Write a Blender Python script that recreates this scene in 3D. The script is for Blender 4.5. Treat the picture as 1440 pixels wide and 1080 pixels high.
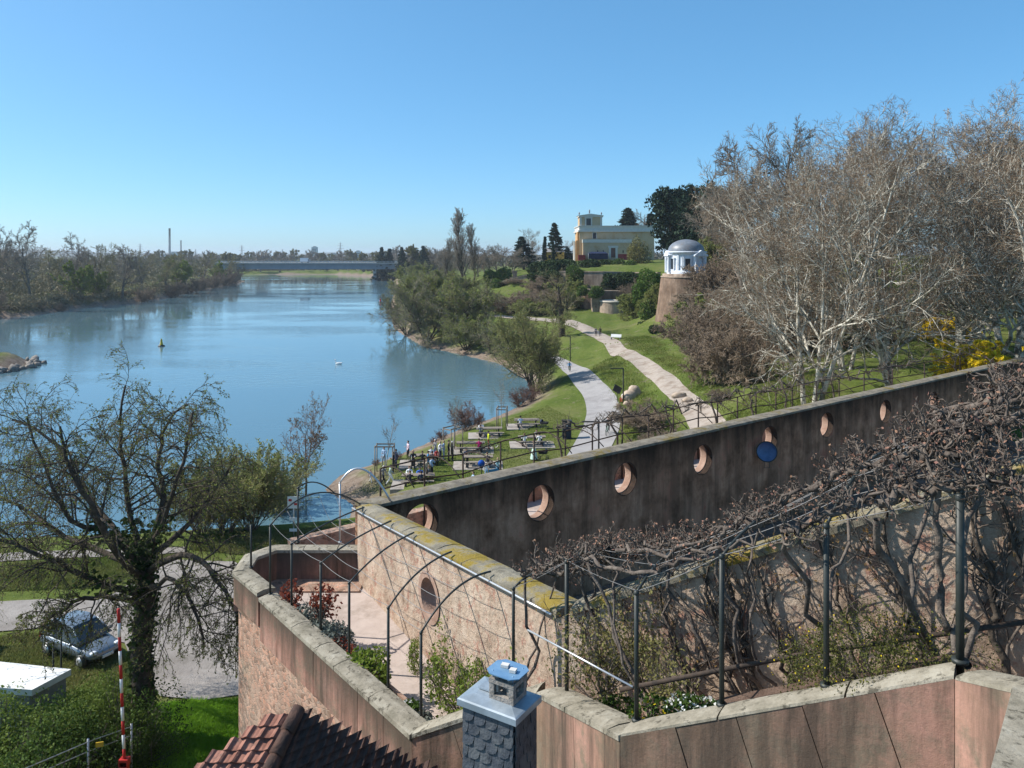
import bpy, bmesh, math, random
import numpy as np
from mathutils import Vector, Matrix

S = bpy.context.scene
for o in list(bpy.data.objects):
    bpy.data.objects.remove(o)
COL = S.collection
R = math.radians

# ------------------------------------------------------------------ camera
F, HX, HY, CZ = 1100.0, 720.0, 358.0, 20.0      # focal length in px of the 1440 px frame, horizon row, camera height
cd = bpy.data.cameras.new('camera')
cam = bpy.data.objects.new('camera', cd)
COL.objects.link(cam)
cam.location = (0, 0, CZ)
cam.rotation_euler = (R(90), 0, 0)
cd.sensor_width = 36.0
cd.lens = F / 1440.0 * 36.0
cd.shift_y = -(540.0 - HY) / 1440.0
cd.clip_start = 0.2
cd.clip_end = 30000
S.camera = cam

# ------------------------------------------------------------------ sky, sun, exposure
SUN_EL = 42.0
SUN_DIR = Vector((-0.985, 0.13, 0)).normalized() * math.cos(R(SUN_EL)) + Vector((0, 0, math.sin(R(SUN_EL))))
w = bpy.data.worlds.new('World')
S.world = w
w.use_nodes = True
nt = w.node_tree
nt.nodes.clear()
sky = nt.nodes.new('ShaderNodeTexSky')
sky.sky_type = 'NISHITA'
sky.sun_disc = False
sky.sun_elevation = R(SUN_EL)
sky.sun_rotation = math.atan2(SUN_DIR.x, SUN_DIR.y)
sky.altitude = 100
sky.air_density = 0.7
sky.dust_density = 0.8
sky.ozone_density = 10.0
bg = nt.nodes.new('ShaderNodeBackground')
bg.inputs['Strength'].default_value = 0.142
wo = nt.nodes.new('ShaderNodeOutputWorld')
gm = nt.nodes.new('ShaderNodeGamma')                # softer fall from horizon to zenith, as under a thin spring haze
gm.inputs['Gamma'].default_value = 0.62
tn = nt.nodes.new('ShaderNodeMix'); tn.data_type = 'RGBA'; tn.blend_type = 'MULTIPLY'
tn.inputs['Factor'].default_value = 1.0
tn.inputs['B'].default_value = (1.50, 1.76, 1.74, 1)
nt.links.new(sky.outputs['Color'], gm.inputs['Color'])
nt.links.new(gm.outputs['Color'], tn.inputs['A'])
hs = nt.nodes.new('ShaderNodeHueSaturation')
hs.inputs['Saturation'].default_value = 1.17
nt.links.new(tn.outputs['Result'], hs.inputs['Color'])
nt.links.new(hs.outputs['Color'], bg.inputs['Color'])
nt.links.new(bg.outputs['Background'], wo.inputs['Surface'])
sl = bpy.data.lights.new('sun', 'SUN')
sl.energy = 4.9
sl.angle = R(0.5)
sl.color = (1.0, 0.95, 0.87)
so = bpy.data.objects.new('sun', sl)
COL.objects.link(so)
so.rotation_euler = SUN_DIR.to_track_quat('Z', 'Y').to_euler()
so.location = (-60, 20, 90)
vs = S.view_settings
vs.view_transform = 'Standard'
vs.look = 'None'
vs.exposure = 0.5
vs.gamma = 1.0
vs.use_curve_mapping = False
S.cycles.max_bounces = 6
S.cycles.diffuse_bounces = 2
S.cycles.glossy_bounces = 3
S.cycles.transmission_bounces = 4
S.cycles.transparent_max_bounces = 8
S.cycles.volume_bounces = 0
S.cycles.use_denoising = True
S.cycles.sample_clamp_indirect = 6
# ------------------------------------------------------------------ placing: a photo pixel and a height (or a distance) give a point of the place
def G(px, py, z):
    y = (CZ - z) * F / (py - HY)
    return Vector(((px - HX) / F * y, y, z))
def D(px, py, y):
    return Vector(((px - HX) / F * y, y, CZ - (py - HY) / F * y))
def on_line(px, a, b):
    """the point of the plan line a-b seen in pixel column px (z interpolated)"""
    k = (px - HX) / F
    a = Vector(a); b = Vector(b); d = b - a
    t = (k * a.y - a.x) / (d.x - k * d.y)
    return a + d * t

# ------------------------------------------------------------------ materials
MATS = {}
def mat(name, c1, c2=None, scale=3.0, rough=0.9, bump=0.0, bscale=20.0, c3=None, s3=0.6, t3=(0.5, 0.62), spec=0.2,
        stretch=(1, 1, 1), metal=0.0, lo=0.35, hi=0.65, rand=0.0, bdist=0.05):
    if name in MATS: return MATS[name]
    m = bpy.data.materials.new(name); m.use_nodes = True
    nt = m.node_tree; N = nt.nodes; L = nt.links
    b = N['Principled BSDF']
    b.inputs['Roughness'].default_value = rough
    b.inputs['Specular IOR Level'].default_value = spec
    b.inputs['Metallic'].default_value = metal
    b.inputs['Base Color'].default_value = (*c1, 1)
    m.diffuse_color = (*c1, 1)
    col = None
    if c2 is not None or bump or c3 is not None:
        tc = N.new('ShaderNodeTexCoord'); mp = N.new('ShaderNodeMapping')
        mp.inputs['Scale'].default_value = stretch
        L.new(tc.outputs['Object'], mp.inputs['Vector'])
    if c2 is not None:
        n = N.new('ShaderNodeTexNoise'); n.inputs['Scale'].default_value = scale; n.inputs['Detail'].default_value = 7
        n.inputs['Roughness'].default_value = 0.65
        L.new(mp.outputs['Vector'], n.inputs['Vector'])
        r = N.new('ShaderNodeValToRGB')
        r.color_ramp.elements[0].position = lo; r.color_ramp.elements[1].position = hi
        r.color_ramp.elements[0].color = (*c1, 1); r.color_ramp.elements[1].color = (*c2, 1)
        L.new(n.outputs['Fac'], r.inputs['Fac']); col = r.outputs['Color']
    if c3 is not None:
        n = N.new('ShaderNodeTexNoise'); n.inputs['Scale'].default_value = s3; n.inputs['Detail'].default_value = 8
        n.inputs['Roughness'].default_value = 0.7
        L.new(mp.outputs['Vector'], n.inputs['Vector'])
        r = N.new('ShaderNodeValToRGB')
        r.color_ramp.elements[0].position = t3[0]; r.color_ramp.elements[1].position = t3[1]
        L.new(n.outputs['Fac'], r.inputs['Fac'])
        x = N.new('ShaderNodeMix'); x.data_type = 'RGBA'
        L.new(r.outputs['Color'], x.inputs['Factor'])
        if col is not None: L.new(col, x.inputs['A'])
        else: x.inputs['A'].default_value = (*c1, 1)
        x.inputs['B'].default_value = (*c3, 1)
        col = x.outputs['Result']
    if rand:
        oi = N.new('ShaderNodeObjectInfo'); hs = N.new('ShaderNodeHueSaturation')
        ma = N.new('ShaderNodeMapRange'); ma.inputs['To Min'].default_value = 1 - rand; ma.inputs['To Max'].default_value = 1 + rand
        L.new(oi.outputs['Random'], ma.inputs['Value']); L.new(ma.outputs['Result'], hs.inputs['Value'])
        if col is not None: L.new(col, hs.inputs['Color'])
        else: hs.inputs['Color'].default_value = (*c1, 1)
        col = hs.outputs['Color']
    if col is not None: L.new(col, b.inputs['Base Color'])
    if bump:
        n = N.new('ShaderNodeTexNoise'); n.inputs['Scale'].default_value = bscale; n.inputs['Detail'].default_value = 6
        L.new(mp.outputs['Vector'], n.inputs['Vector'])
        bn = N.new('ShaderNodeBump'); bn.inputs['Strength'].default_value = bump; bn.inputs['Distance'].default_value = bdist
        L.new(n.outputs['Fac'], bn.inputs['Height']); L.new(bn.outputs['Normal'], b.inputs['Normal'])
    MATS[name] = m
    return m

def leaf_mat(name, c1, c2, scale=1.5, trans=0.35, rand=0.12):
    """thin leaves: diffuse and translucent"""
    if name in MATS: return MATS[name]
    m = mat(name, c1, c2, scale=scale, rough=0.7, spec=0.15, rand=rand)
    nt = m.node_tree; N = nt.nodes; L = nt.links
    b = N['Principled BSDF']; out = N['Material Output']
    t = N.new('ShaderNodeBsdfTranslucent'); mx = N.new('ShaderNodeMixShader'); mx.inputs['Fac'].default_value = trans
    src = b.inputs['Base Color'].links[0].from_socket
    L.new(src, t.inputs['Color']); L.new(b.outputs['BSDF'], mx.inputs[1]); L.new(t.outputs['BSDF'], mx.inputs[2])
    L.new(mx.outputs['Shader'], out.inputs['Surface'])
    return m

ORD = ['first','second','third','fourth','fifth','sixth','seventh','eighth','ninth','tenth','eleventh','twelfth','thirteenth','fourteenth','fifteenth','sixteenth','seventeenth','eighteenth','nineteenth','twentieth','twenty-first','twenty-second','twenty-third']
# ------------------------------------------------------------------ objects
def tag(o, label=None, cat=None, group=None, kind=None):
    if label: o['label'] = label
    if cat: o['category'] = cat
    if group: o['group'] = group
    if kind: o['kind'] = kind
    return o
def link(name, me, parent=None, mats=()):
    o = bpy.data.objects.new(name, me)
    COL.objects.link(o)
    for m in mats: me.materials.append(m)
    if parent is not None: o.parent = parent
    return o
def empty(name, loc=(0, 0, 0), label=None, cat=None, group=None, rz=0.0):
    o = bpy.data.objects.new(name, None); COL.objects.link(o)
    o.empty_display_size = 0.2
    o.location = loc; o.rotation_euler = (0, 0, rz)
    return tag(o, label, cat, group)
def kids(o): return [c for c in COL.objects if c.parent == o]
KIDS = {}
def copy_tree(o, loc=None, rz=None, scale=None, parent=None):
    """a thing, its parts and their sub-parts (meshes shared)"""
    c = o.copy(); COL.objects.link(c)
    if parent is not None: c.parent = parent
    if loc is not None: c.location = loc
    if rz is not None: c.rotation_euler = (0, 0, rz)
    if scale is not None: c.scale = scale if hasattr(scale, '__len__') else (scale,) * 3
    for ch in list(o.children): copy_tree(ch, parent=c)
    return c

class MB:
    """collects shapes into one mesh"""
    def __init__(s): s.v = []; s.f = []; s.m = []; s.sm = []
    def add(s, vs, fs, m=0, sm=False):
        n = len(s.v); s.v += [tuple(v) for v in vs]
        s.f += [tuple(i + n for i in f) for f in fs]; s.m += [m] * len(fs); s.sm += [sm] * len(fs)
        return s
    def box(s, c, d, rz=0.0, m=0, taper=1.0, rx=0.0, ry=0.0):
        x, y, z = d[0] / 2, d[1] / 2, d[2] / 2
        M = Matrix.Translation(c) @ Matrix.Rotation(rz, 4, 'Z') @ Matrix.Rotation(ry, 4, 'Y') @ Matrix.Rotation(rx, 4, 'X')
        t = taper
        vs = [M @ Vector(p) for p in ((-x, -y, -z), (x, -y, -z), (x, y, -z), (-x, y, -z), (-x * t, -y * t, z), (x * t, -y * t, z), (x * t, y * t, z), (-x * t, y * t, z))]
        return s.add(vs, [(0, 3, 2, 1), (4, 5, 6, 7), (0, 1, 5, 4), (1, 2, 6, 5), (2, 3, 7, 6), (3, 0, 4, 7)], m)
    def hexa(s, b, t, m=0):
        """block from four bottom and four top points (same winding, counter-clockwise from above)"""
        return s.add(list(b) + list(t), [(3, 2, 1, 0), (4, 5, 6, 7), (0, 1, 5, 4), (1, 2, 6, 5), (2, 3, 7, 6), (3, 0, 4, 7)], m)
    def prism(s, poly, z0, z1, m=0, cap=True):
        n = len(poly)
        zz0 = z0 if hasattr(z0, '__len__') else [z0] * n
        zz1 = z1 if hasattr(z1, '__len__') else [z1] * n
        vs = [(p[0], p[1], a) for p, a in zip(poly, zz0)] + [(p[0], p[1], a) for p, a in zip(poly, zz1)]
        fs = [(i, (i + 1) % n, (i + 1) % n + n, i + n) for i in range(n)]
        if cap: fs += [tuple(range(n - 1, -1, -1)), tuple(range(n, 2 * n))]
        return s.add(vs, fs, m)
    def tube(s, pts, r, n=6, m=0, sm=True, cap=True):
        pts = [Vector(p) for p in pts]; k = len(pts)
        rr = r if hasattr(r, '__len__') else [r] * k
        vs = []; side = None
        for i, p in enumerate(pts):
            d = (pts[min(i + 1, k - 1)] - pts[max(i - 1, 0)])
            d = d.normalized() if d.length > 1e-9 else Vector((0, 0, 1))
            if side is None or abs(side.dot(d)) > 0.98:
                side = d.cross(Vector((0, 0, 1)) if abs(d.z) < 0.9 else Vector((1, 0, 0))).normalized()
            side = (side - d * side.dot(d)).normalized(); up = d.cross(side)
            for j in range(n):
                a = 2 * math.pi * j / n
                vs.append(p + (side * math.cos(a) + up * math.sin(a)) * rr[i])
        fs = [(i * n + j, i * n + (j + 1) % n, (i + 1) * n + (j + 1) % n, (i + 1) * n + j) for i in range(k - 1) for j in range(n)]
        if cap: fs += [tuple(range(n - 1, -1, -1)), tuple(range((k - 1) * n, k * n))]
        return s.add(vs, fs, m, sm)
    def lathe(s, prof, n=16, c=(0, 0, 0), m=0, sm=True, a0=0.0, a1=2 * math.pi):
        full = abs(a1 - a0 - 2 * math.pi) < 1e-6
        nn = n if full else n + 1
        vs = []
        for r, z in prof:
            for j in range(nn):
                a = a0 + (a1 - a0) * j / n
                vs.append((c[0] + r * math.cos(a), c[1] + r * math.sin(a), c[2] + z))
        fs = []
        for i in range(len(prof) - 1):
            for j in range(n):
                k = (j + 1) % nn if full else j + 1
                fs.append((i * nn + j, i * nn + k, (i + 1) * nn + k, (i + 1) * nn + j))
        return s.add(vs, fs, m, sm)
    def ring(s, c, ax, r, tube_r, n=20, k=6, m=0):
        ax = Vector(ax).normalized(); u = ax.orthogonal().normalized(); v = ax.cross(u); c = Vector(c)
        vs = []
        for i in range(n):
            a = 2 * math.pi * i / n; d = u * math.cos(a) + v * math.sin(a)
            for j in range(k):
                b = 2 * math.pi * j / k
                vs.append(c + d * (r + tube_r * math.cos(b)) + ax * tube_r * math.sin(b))
        fs = [(i * k + j, ((i + 1) % n) * k + j, ((i + 1) % n) * k + (j + 1) % k, i * k + (j + 1) % k) for i in range(n) for j in range(k)]
        return s.add(vs, fs, m, True)
    def blob(s, c, r, n=8, k=6, m=0, seed=0, jit=0.0):
        rg = random.Random(seed); rx, ry, rz = r if hasattr(r, '__len__') else (r,) * 3
        vs = [(c[0], c[1], c[2] - rz)]
        for i in range(1, k):
            t = -math.pi / 2 + math.pi * i / k
            for j in range(n):
                a = 2 * math.pi * j / n; q = 1 + rg.uniform(-jit, jit)
                vs.append((c[0] + rx * q * math.cos(t) * math.cos(a), c[1] + ry * q * math.cos(t) * math.sin(a), c[2] + rz * q * math.sin(t)))
        vs.append((c[0], c[1], c[2] + rz))
        fs = [(0, 1 + (j + 1) % n, 1 + j) for j in range(n)]
        for i in range(k - 2):
            for j in range(n):
                fs.append((1 + i * n + j, 1 + i * n + (j + 1) % n, 1 + (i + 1) * n + (j + 1) % n, 1 + (i + 1) * n + j))
        b = 1 + (k - 2) * n; e = len(vs) - 1
        fs += [(b + j, b + (j + 1) % n, e) for j in range(n)]
        return s.add(vs, fs, m, True)
    def mesh(s, name):
        me = bpy.data.meshes.new(name); me.from_pydata(s.v, [], s.f)
        me.polygons.foreach_set('material_index', s.m); me.polygons.foreach_set('use_smooth', s.sm)
        me.update(); return me
    def build(s, name, mats, parent=None):
        if not isinstance(mats, (list, tuple)): mats = [mats]
        return link(name, s.mesh(name), parent, mats)

# ------------------------------------------------------------------ fast meshes for plants
def np_mesh(name, parts, smooth=True):
    """parts: list of (verts[n,3], quads[m,4], material index)"""
    V = np.concatenate([p[0] for p in parts]).astype(np.float32)
    off = 0; Q = []; MI = []
    for v, q, mi in parts:
        Q.append(q + off); off += len(v); MI.append(np.full(len(q), mi, np.int32))
    Q = np.concatenate(Q).astype(np.int32); MI = np.concatenate(MI)
    me = bpy.data.meshes.new(name)
    me.vertices.add(len(V)); me.vertices.foreach_set('co', V.ravel())
    me.loops.add(len(Q) * 4); me.loops.foreach_set('vertex_index', Q.ravel())
    me.polygons.add(len(Q)); me.polygons.foreach_set('loop_start', np.arange(0, len(Q) * 4, 4, dtype=np.int32))
    me.polygons.foreach_set('material_index', MI)
    me.polygons.foreach_set('use_smooth', np.full(len(Q), smooth, bool))
    me.update(calc_edges=True)
    return me
def nrm(a): return a / np.maximum(np.linalg.norm(a, axis=-1, keepdims=True), 1e-9)
def tubes(P, Rr, sides=3):
    """P[N,n,3], Rr[N,n] -> verts, quads"""
    N, n, _ = P.shape
    d = np.empty_like(P); d[:, 1:-1] = P[:, 2:] - P[:, :-2]; d[:, 0] = P[:, 1] - P[:, 0]; d[:, -1] = P[:, -1] - P[:, -2]
    d = nrm(d)
    ref = np.where(np.abs(d[:, :1, 2:3]) < 0.9, np.array([0, 0, 1.0]), np.array([1.0, 0, 0]))
    ref = np.broadcast_to(ref, d.shape)
    s = nrm(np.cross(d, ref)); u = np.cross(d, s)
    a = np.arange(sides) * 2 * np.pi / sides
    V = P[:, :, None, :] + (s[:, :, None, :] * np.cos(a)[None, None, :, None] + u[:, :, None, :] * np.sin(a)[None, None, :, None]) * Rr[:, :, None, None]
    base = (np.arange(N) * n * sides)[:, None, None] + (np.arange(n - 1) * sides)[None, :, None]
    j = np.arange(sides)[None, None, :]; k = (j + 1) % sides
    Q = np.stack([base + j, base + k, base + sides + k, base + sides + j], -1).reshape(-1, 4)
    return V.reshape(-1, 3), Q
def leaves(C, size, rng, aspect=0.6, up=None, var=0.4):
    """small quads at C[N,3]"""
    N = len(C)
    if N == 0: return np.zeros((0, 3)), np.zeros((0, 4), int)
    a = nrm(rng.normal(size=(N, 3))); b = nrm(np.cross(a, rng.normal(size=(N, 3))))
    sz = size * (1 + var * rng.uniform(-1, 1, (N, 1)))
    a = a * sz; b = b * sz * aspect
    V = np.stack([C - a, C + b, C + a, C - b], 1).reshape(-1, 3)
    return V, np.arange(N * 4).reshape(-1, 4)
def grow(P0, D0, L0, R0, n, rng, wig=0.15, up=0.0, taper=0.3, droop=0.0):
    N = len(P0)
    P = np.empty((N, n, 3)); P[:, 0] = P0; d = nrm(np.asarray(D0, float)); st = (np.asarray(L0) / (n - 1))[:, None]
    for k in range(1, n):
        d = d + rng.normal(size=(N, 3)) * wig
        d[:, 2] += up - droop * k / n
        d = nrm(d); P[:, k] = P[:, k - 1] + d * st
    Rr = np.asarray(R0)[:, None] * np.linspace(1, taper, n)[None, :]
    return P, Rr
def sprout(par, count, rng, t0, t1, ang, ratio, rr, jit=0.25, len_fall=0.5, n=5, wig=0.15, up=0.0, taper=0.3, droop=0.0, rmin=0.004, lmin=0.0, bias=None):
    """children along each parent branch; par = (P,R)"""
    P, Rr = par; N, m, _ = P.shape
    if not hasattr(count, '__len__'):
        idx = np.repeat(np.arange(N), count)
        t = (np.tile(np.arange(count), N) + rng.uniform(0, 1, N * count)) / count
    else:
        idx = np.repeat(np.arange(N), count); t = rng.uniform(0, 1, len(idx))
    t = t0 + (t1 - t0) * t
    f = t * (m - 1); i = np.minimum(f.astype(int), m - 2); w = (f - i)[:, None]
    pos = P[idx, i] * (1 - w) + P[idx, i + 1] * w
    d = nrm(P[idx, i + 1] - P[idx, i])
    rad = Rr[idx, i] * (1 - w[:, 0]) + Rr[idx, i + 1] * w[:, 0]
    L = np.linalg.norm(np.diff(P, axis=1), axis=2).sum(1)[idx]
    K = len(idx)
    ax = nrm(np.cross(d, rng.normal(size=(K, 3))))
    a = R(ang) * (1 + jit * rng.normal(size=K))
    cd_ = d * np.cos(a)[:, None] + ax * np.sin(a)[:, None]
    if bias is not None: cd_ = nrm(cd_ + np.asarray(bias))
    cl = np.maximum(L * ratio * (1 - len_fall * (t - t0) / max(t1 - t0, 1e-6)) * (1 + 0.3 * rng.uniform(-1, 1, K)), lmin)
    cr = np.maximum(rad * rr, rmin)
    return grow(pos, cd_, cl, cr, n, rng, wig, up, taper, droop)
def lv(par): return par
def tube_parts(levels, sides, mi):
    out = []
    for (P, r_), s_, m_ in zip(levels, sides, mi):
        v, q = tubes(P, r_, s_); out.append((v, q, m_))
    return out
def tips(par, f=1.0):
    P, r_ = par; n = P.shape[1]; i = min(int(f * (n - 1)), n - 1); return P[:, i]
def along(par, k, rng, t0=0.2, t1=1.0):
    P, r_ = par; N, n, _ = P.shape
    t = rng.uniform(t0, t1, (N, k)) * (n - 1); i = np.minimum(t.astype(int), n - 2); w_ = (t - i)[..., None]
    a = np.arange(N)[:, None]
    return (P[a, i] * (1 - w_) + P[a, i + 1] * w_).reshape(-1, 3)

# ------------------------------------------------------------------ plan of the river and the land
def W(px, py): return G(px, py, 0.0).xy
right_shore = [(-40, -5), (-58, 40)] + [tuple(W(*p)) for p in ((0, 756), (120, 752), (240, 748), (330, 742), (420, 738), (480, 733), (487, 708), (468, 702), (446, 690), (470, 667),
               (545, 643), (600, 620), (640, 603), (690, 586), (722, 572), (742, 556), (735, 535), (700, 512), (645, 499), (590, 487), (552, 462), (548, 430), (556, 405), (553, 395), (540, 390), (470, 386))]
left_shore = [tuple(W(*p)) for p in ((330, 386), (334, 391), (346, 396), (322, 401), (297, 406), (262, 413), (232, 420), (170, 428), (120, 433), (80, 438), (47, 444), (0, 447))] + \
             [(-150, 190), (-150, 168), tuple(W(0, 504)), tuple(W(40, 508)), tuple(W(54, 512)), tuple(W(40, 517)), tuple(W(0, 525)), (-150, 128), (-165, 60), (-180, -5)]
RIVER = np.array(right_shore + left_shore)
def river_sd(X, Y):
    """signed distance to the river's edge: positive on land"""
    P = np.stack([X, Y], -1); A = RIVER; B = np.roll(RIVER, -1, 0)
    best = np.full(X.shape, 1e9); ins = np.zeros(X.shape, bool)
    for a, b in zip(A, B):
        d = b - a; t = np.clip(((P - a) @ d) / (d @ d + 1e-9), 0, 1)
        q = a + t[..., None] * d
        best = np.minimum(best, np.hypot(P[..., 0] - q[..., 0], P[..., 1] - q[..., 1]))
        c = (a[1] > Y) != (b[1] > Y)
        xx = (b[0] - a[0]) * (Y - a[1]) / (b[1] - a[1] + 1e-12) + a[0]
        ins ^= c & (X < xx)
    return np.where(ins, -best, best)

def g3(px, py, z): return tuple(G(px, py, z))
CTRL = [g3(560, 690, 2), g3(650, 640, 2), g3(740, 600, 2), g3(820, 640, 2), g3(850, 570, 2), g3(806, 520, 2), g3(750, 500, 2), g3(700, 490, 1.8), g3(620, 470, 1.8),
        g3(250, 920, 2.4), g3(60, 880, 2.4), g3(300, 785, 2.0), g3(120, 790, 2.0), g3(150, 1010, 2.6), g3(350, 1000, 2.6), (-30, 15, 2.6), (-10, 8, 3), (-3, 14, 3), (-6, 24, 2.4), (-60, 45, 2),
        g3(1003, 596, 4.6), g3(955, 548, 4.7), g3(905, 510, 4.8), g3(860, 483, 4.8), g3(800, 453, 4.8), g3(690, 446, 4.6), g3(640, 446, 4.2), g3(838, 474, 4.75), g3(822, 463, 4.75), g3(930, 535, 4.75), g3(882, 497, 4.75), g3(980, 572, 4.7), g3(790, 462, 4.5), g3(770, 470, 3.6),
        g3(885, 565, 2.7), g3(840, 505, 2.8), g3(905, 610, 2.9), g3(930, 580, 4.0), g3(880, 525, 3.9),
        g3(960, 495, 5.6), g3(905, 462, 5.6), g3(845, 443, 5.2), g3(1010, 540, 5.6),
        g3(1030, 560, 6.0), g3(1100, 548, 7.6), g3(1180, 520, 8.4), g3(1260, 500, 9.0), g3(1400, 475, 11.0), (78, 95, 13), (75, 75, 11), (60, 55, 9), (42, 42, 7.5),
        (2, 24, 3.4), (20, 36, 5.0), (15, 20, 4.5), (10, 10, 5), (30, 42, 6.0), (38, 55, 7.5), (0, 40, 2.6), (14, 45, 3.2), (22, 56, 4.5), (30, 66, 6.6),
        (30, 143, 5.8), (27, 150, 6.0), (37, 160, 15.6), (42, 150, 15.5), (60, 140, 15.5), (50, 122, 10.5), (45, 100, 9.0), (34, 112, 6.4), (80, 130, 17), (39, 172, 15.2), (28, 165, 5.8), (31, 180, 5.8), (34, 193, 6.2),
        (19, 200, 5.0), (30, 203, 5.4), (24, 208, 5.6), (20, 219, 7.5), (32, 219, 7.5), (21, 228.5, 14.3), (34, 228.5, 14.5), (42, 210, 14.0), (41, 188, 14.8), (28, 250, 16.2), (20, 272, 17.6), (55, 272, 18.0), (90, 250, 18), (60, 200, 17),
        (10, 232, 12.0), (4, 215, 5.6), (-6, 212, 5.0), (-14, 236, 8.5), (0, 244, 12.3), (-2, 262, 13.0), (8, 270, 14.5), (-20, 262, 9.0), (-30, 300, 8), (0, 330, 14), (60, 330, 18), (-60, 420, 5), (-20, 450, 10),
        (120, 300, 18), (-80, 620, 4), (0, 750, 8), (150, 500, 15), (300, 400, 18), (200, 150, 18), (150, 60, 14), (-40, 200, 2), (-55, 330, 2.5), (0, 1500, 12), (400, 1500, 20)]
CT = np.array(CTRL)
_r = np.hypot(CT[:, None, 0] - CT[None, :, 0], CT[:, None, 1] - CT[None, :, 1])
_n = len(CT)
_A = np.zeros((_n + 1, _n + 1)); _A[:_n, :_n] = np.sqrt(_r ** 2 + 1.5 ** 2); _A[:_n, _n] = 1; _A[_n, :_n] = 1
_w = np.linalg.solve(_A, np.append(CT[:, 2], 0))
def land_z(X, Y):
    X = np.asarray(X, float); Y = np.asarray(Y, float)
    z = np.full(X.shape, _w[_n])
    for (x, y, _z), wt in zip(CT, _w[:_n]): z = z + wt * np.sqrt((X - x) ** 2 + (Y - y) ** 2 + 1.5 ** 2)
    return z
MID = np.array([(-30, -5), (-40, 60), (-60, 110), (-90, 170), (-110, 300), (-140, 500), (-330, 700), (-900, 900), (-3000, 1500)])
def ground_z(X, Y):
    X = np.asarray(X, float); Y = np.asarray(Y, float)
    sd = river_sd(X, Y)
    zr = np.clip(land_z(X, Y), 1.2, 21)
    far = np.clip((np.hypot(X, Y) - 900) / 1500, 0, 1)
    zr = zr * (1 - far) + 6 * far
    xm = np.interp(Y, MID[:, 1], MID[:, 0])
    left = X < xm
    zl = 2.6 + 0.6 * np.sin(X * 0.045) * np.sin(Y * 0.03) + 1.5 * np.clip((sd - 20) / 60, 0, 1)
    z = np.where(left, zl, zr)
    t = np.clip(sd / np.where(left, 4.0, 6.0), 0, 1); t = t * t * (3 - 2 * t)
    rough = 0.10 * np.sin(X * 1.3 + Y * .7) * np.sin(Y * .9 - X * .4) + 0.06 * np.sin(X * 2.9) * np.sin(Y * 2.3 + 1)
    z = np.where(sd > 0, -0.05 + (z + 0.05) * t + rough * np.clip(sd / 10, 0, 1) * np.clip(land_z(X, Y) - 2.2, 0, 1.2), np.maximum(-0.05 + sd * 0.35, -3))
    return z, sd
# ground sheet: finer near the viewpoint, coarser towards the horizon
NA, NR = 560, 330
A0, A1, R0_, R1_ = R(-62), R(72), 4.0, 9000.0
ang = np.linspace(A0, A1, NA); lr = np.linspace(math.log(R0_), math.log(R1_), NR)
AA, LL = np.meshgrid(ang, lr); RR_ = np.exp(LL)
GX, GY = RR_ * np.sin(AA), RR_ * np.cos(AA)
GZ, GSD = ground_z(GX, GY)
def gz(x, y):
    """height of the ground sheet at a point"""
    x = np.asarray(x, float); y = np.asarray(y, float)
    a = (np.arctan2(x, y) - A0) / (A1 - A0) * (NA - 1); l = (0.5 * np.log(x * x + y * y) - math.log(R0_)) / (math.log(R1_) - math.log(R0_)) * (NR - 1)
    a = np.clip(a, 0, NA - 1.001); l = np.clip(l, 0, NR - 1.001)
    i = a.astype(int); j = l.astype(int); u = a - i; v = l - j
    r = GZ[j, i] * (1 - u) * (1 - v) + GZ[j, i + 1] * u * (1 - v) + GZ[j + 1, i] * (1 - u) * v + GZ[j + 1, i + 1] * u * v
    return r if r.ndim else float(r)
def onground(px, py, z0=2.0):
    """the ground point seen at a pixel"""
    z = z0
    for _ in range(30):
        p = G(px, py, z); z = 0.5 * z + 0.5 * gz(p.x, p.y)
    p.z = gz(p.x, p.y)
    return p
idx = np.arange(NA * NR).reshape(NR, NA)
Q = np.stack([idx[:-1, :-1], idx[:-1, 1:], idx[1:, 1:], idx[1:, :-1]], -1).reshape(-1, 4)
gme = np_mesh('ground', [(np.stack([GX, GY, GZ], -1).reshape(-1, 3), Q, 0)])
att = gme.attributes.new('shore', 'FLOAT', 'POINT'); att.data.foreach_set('value', np.clip(GSD, -5, 500).ravel().astype(np.float32))

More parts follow.
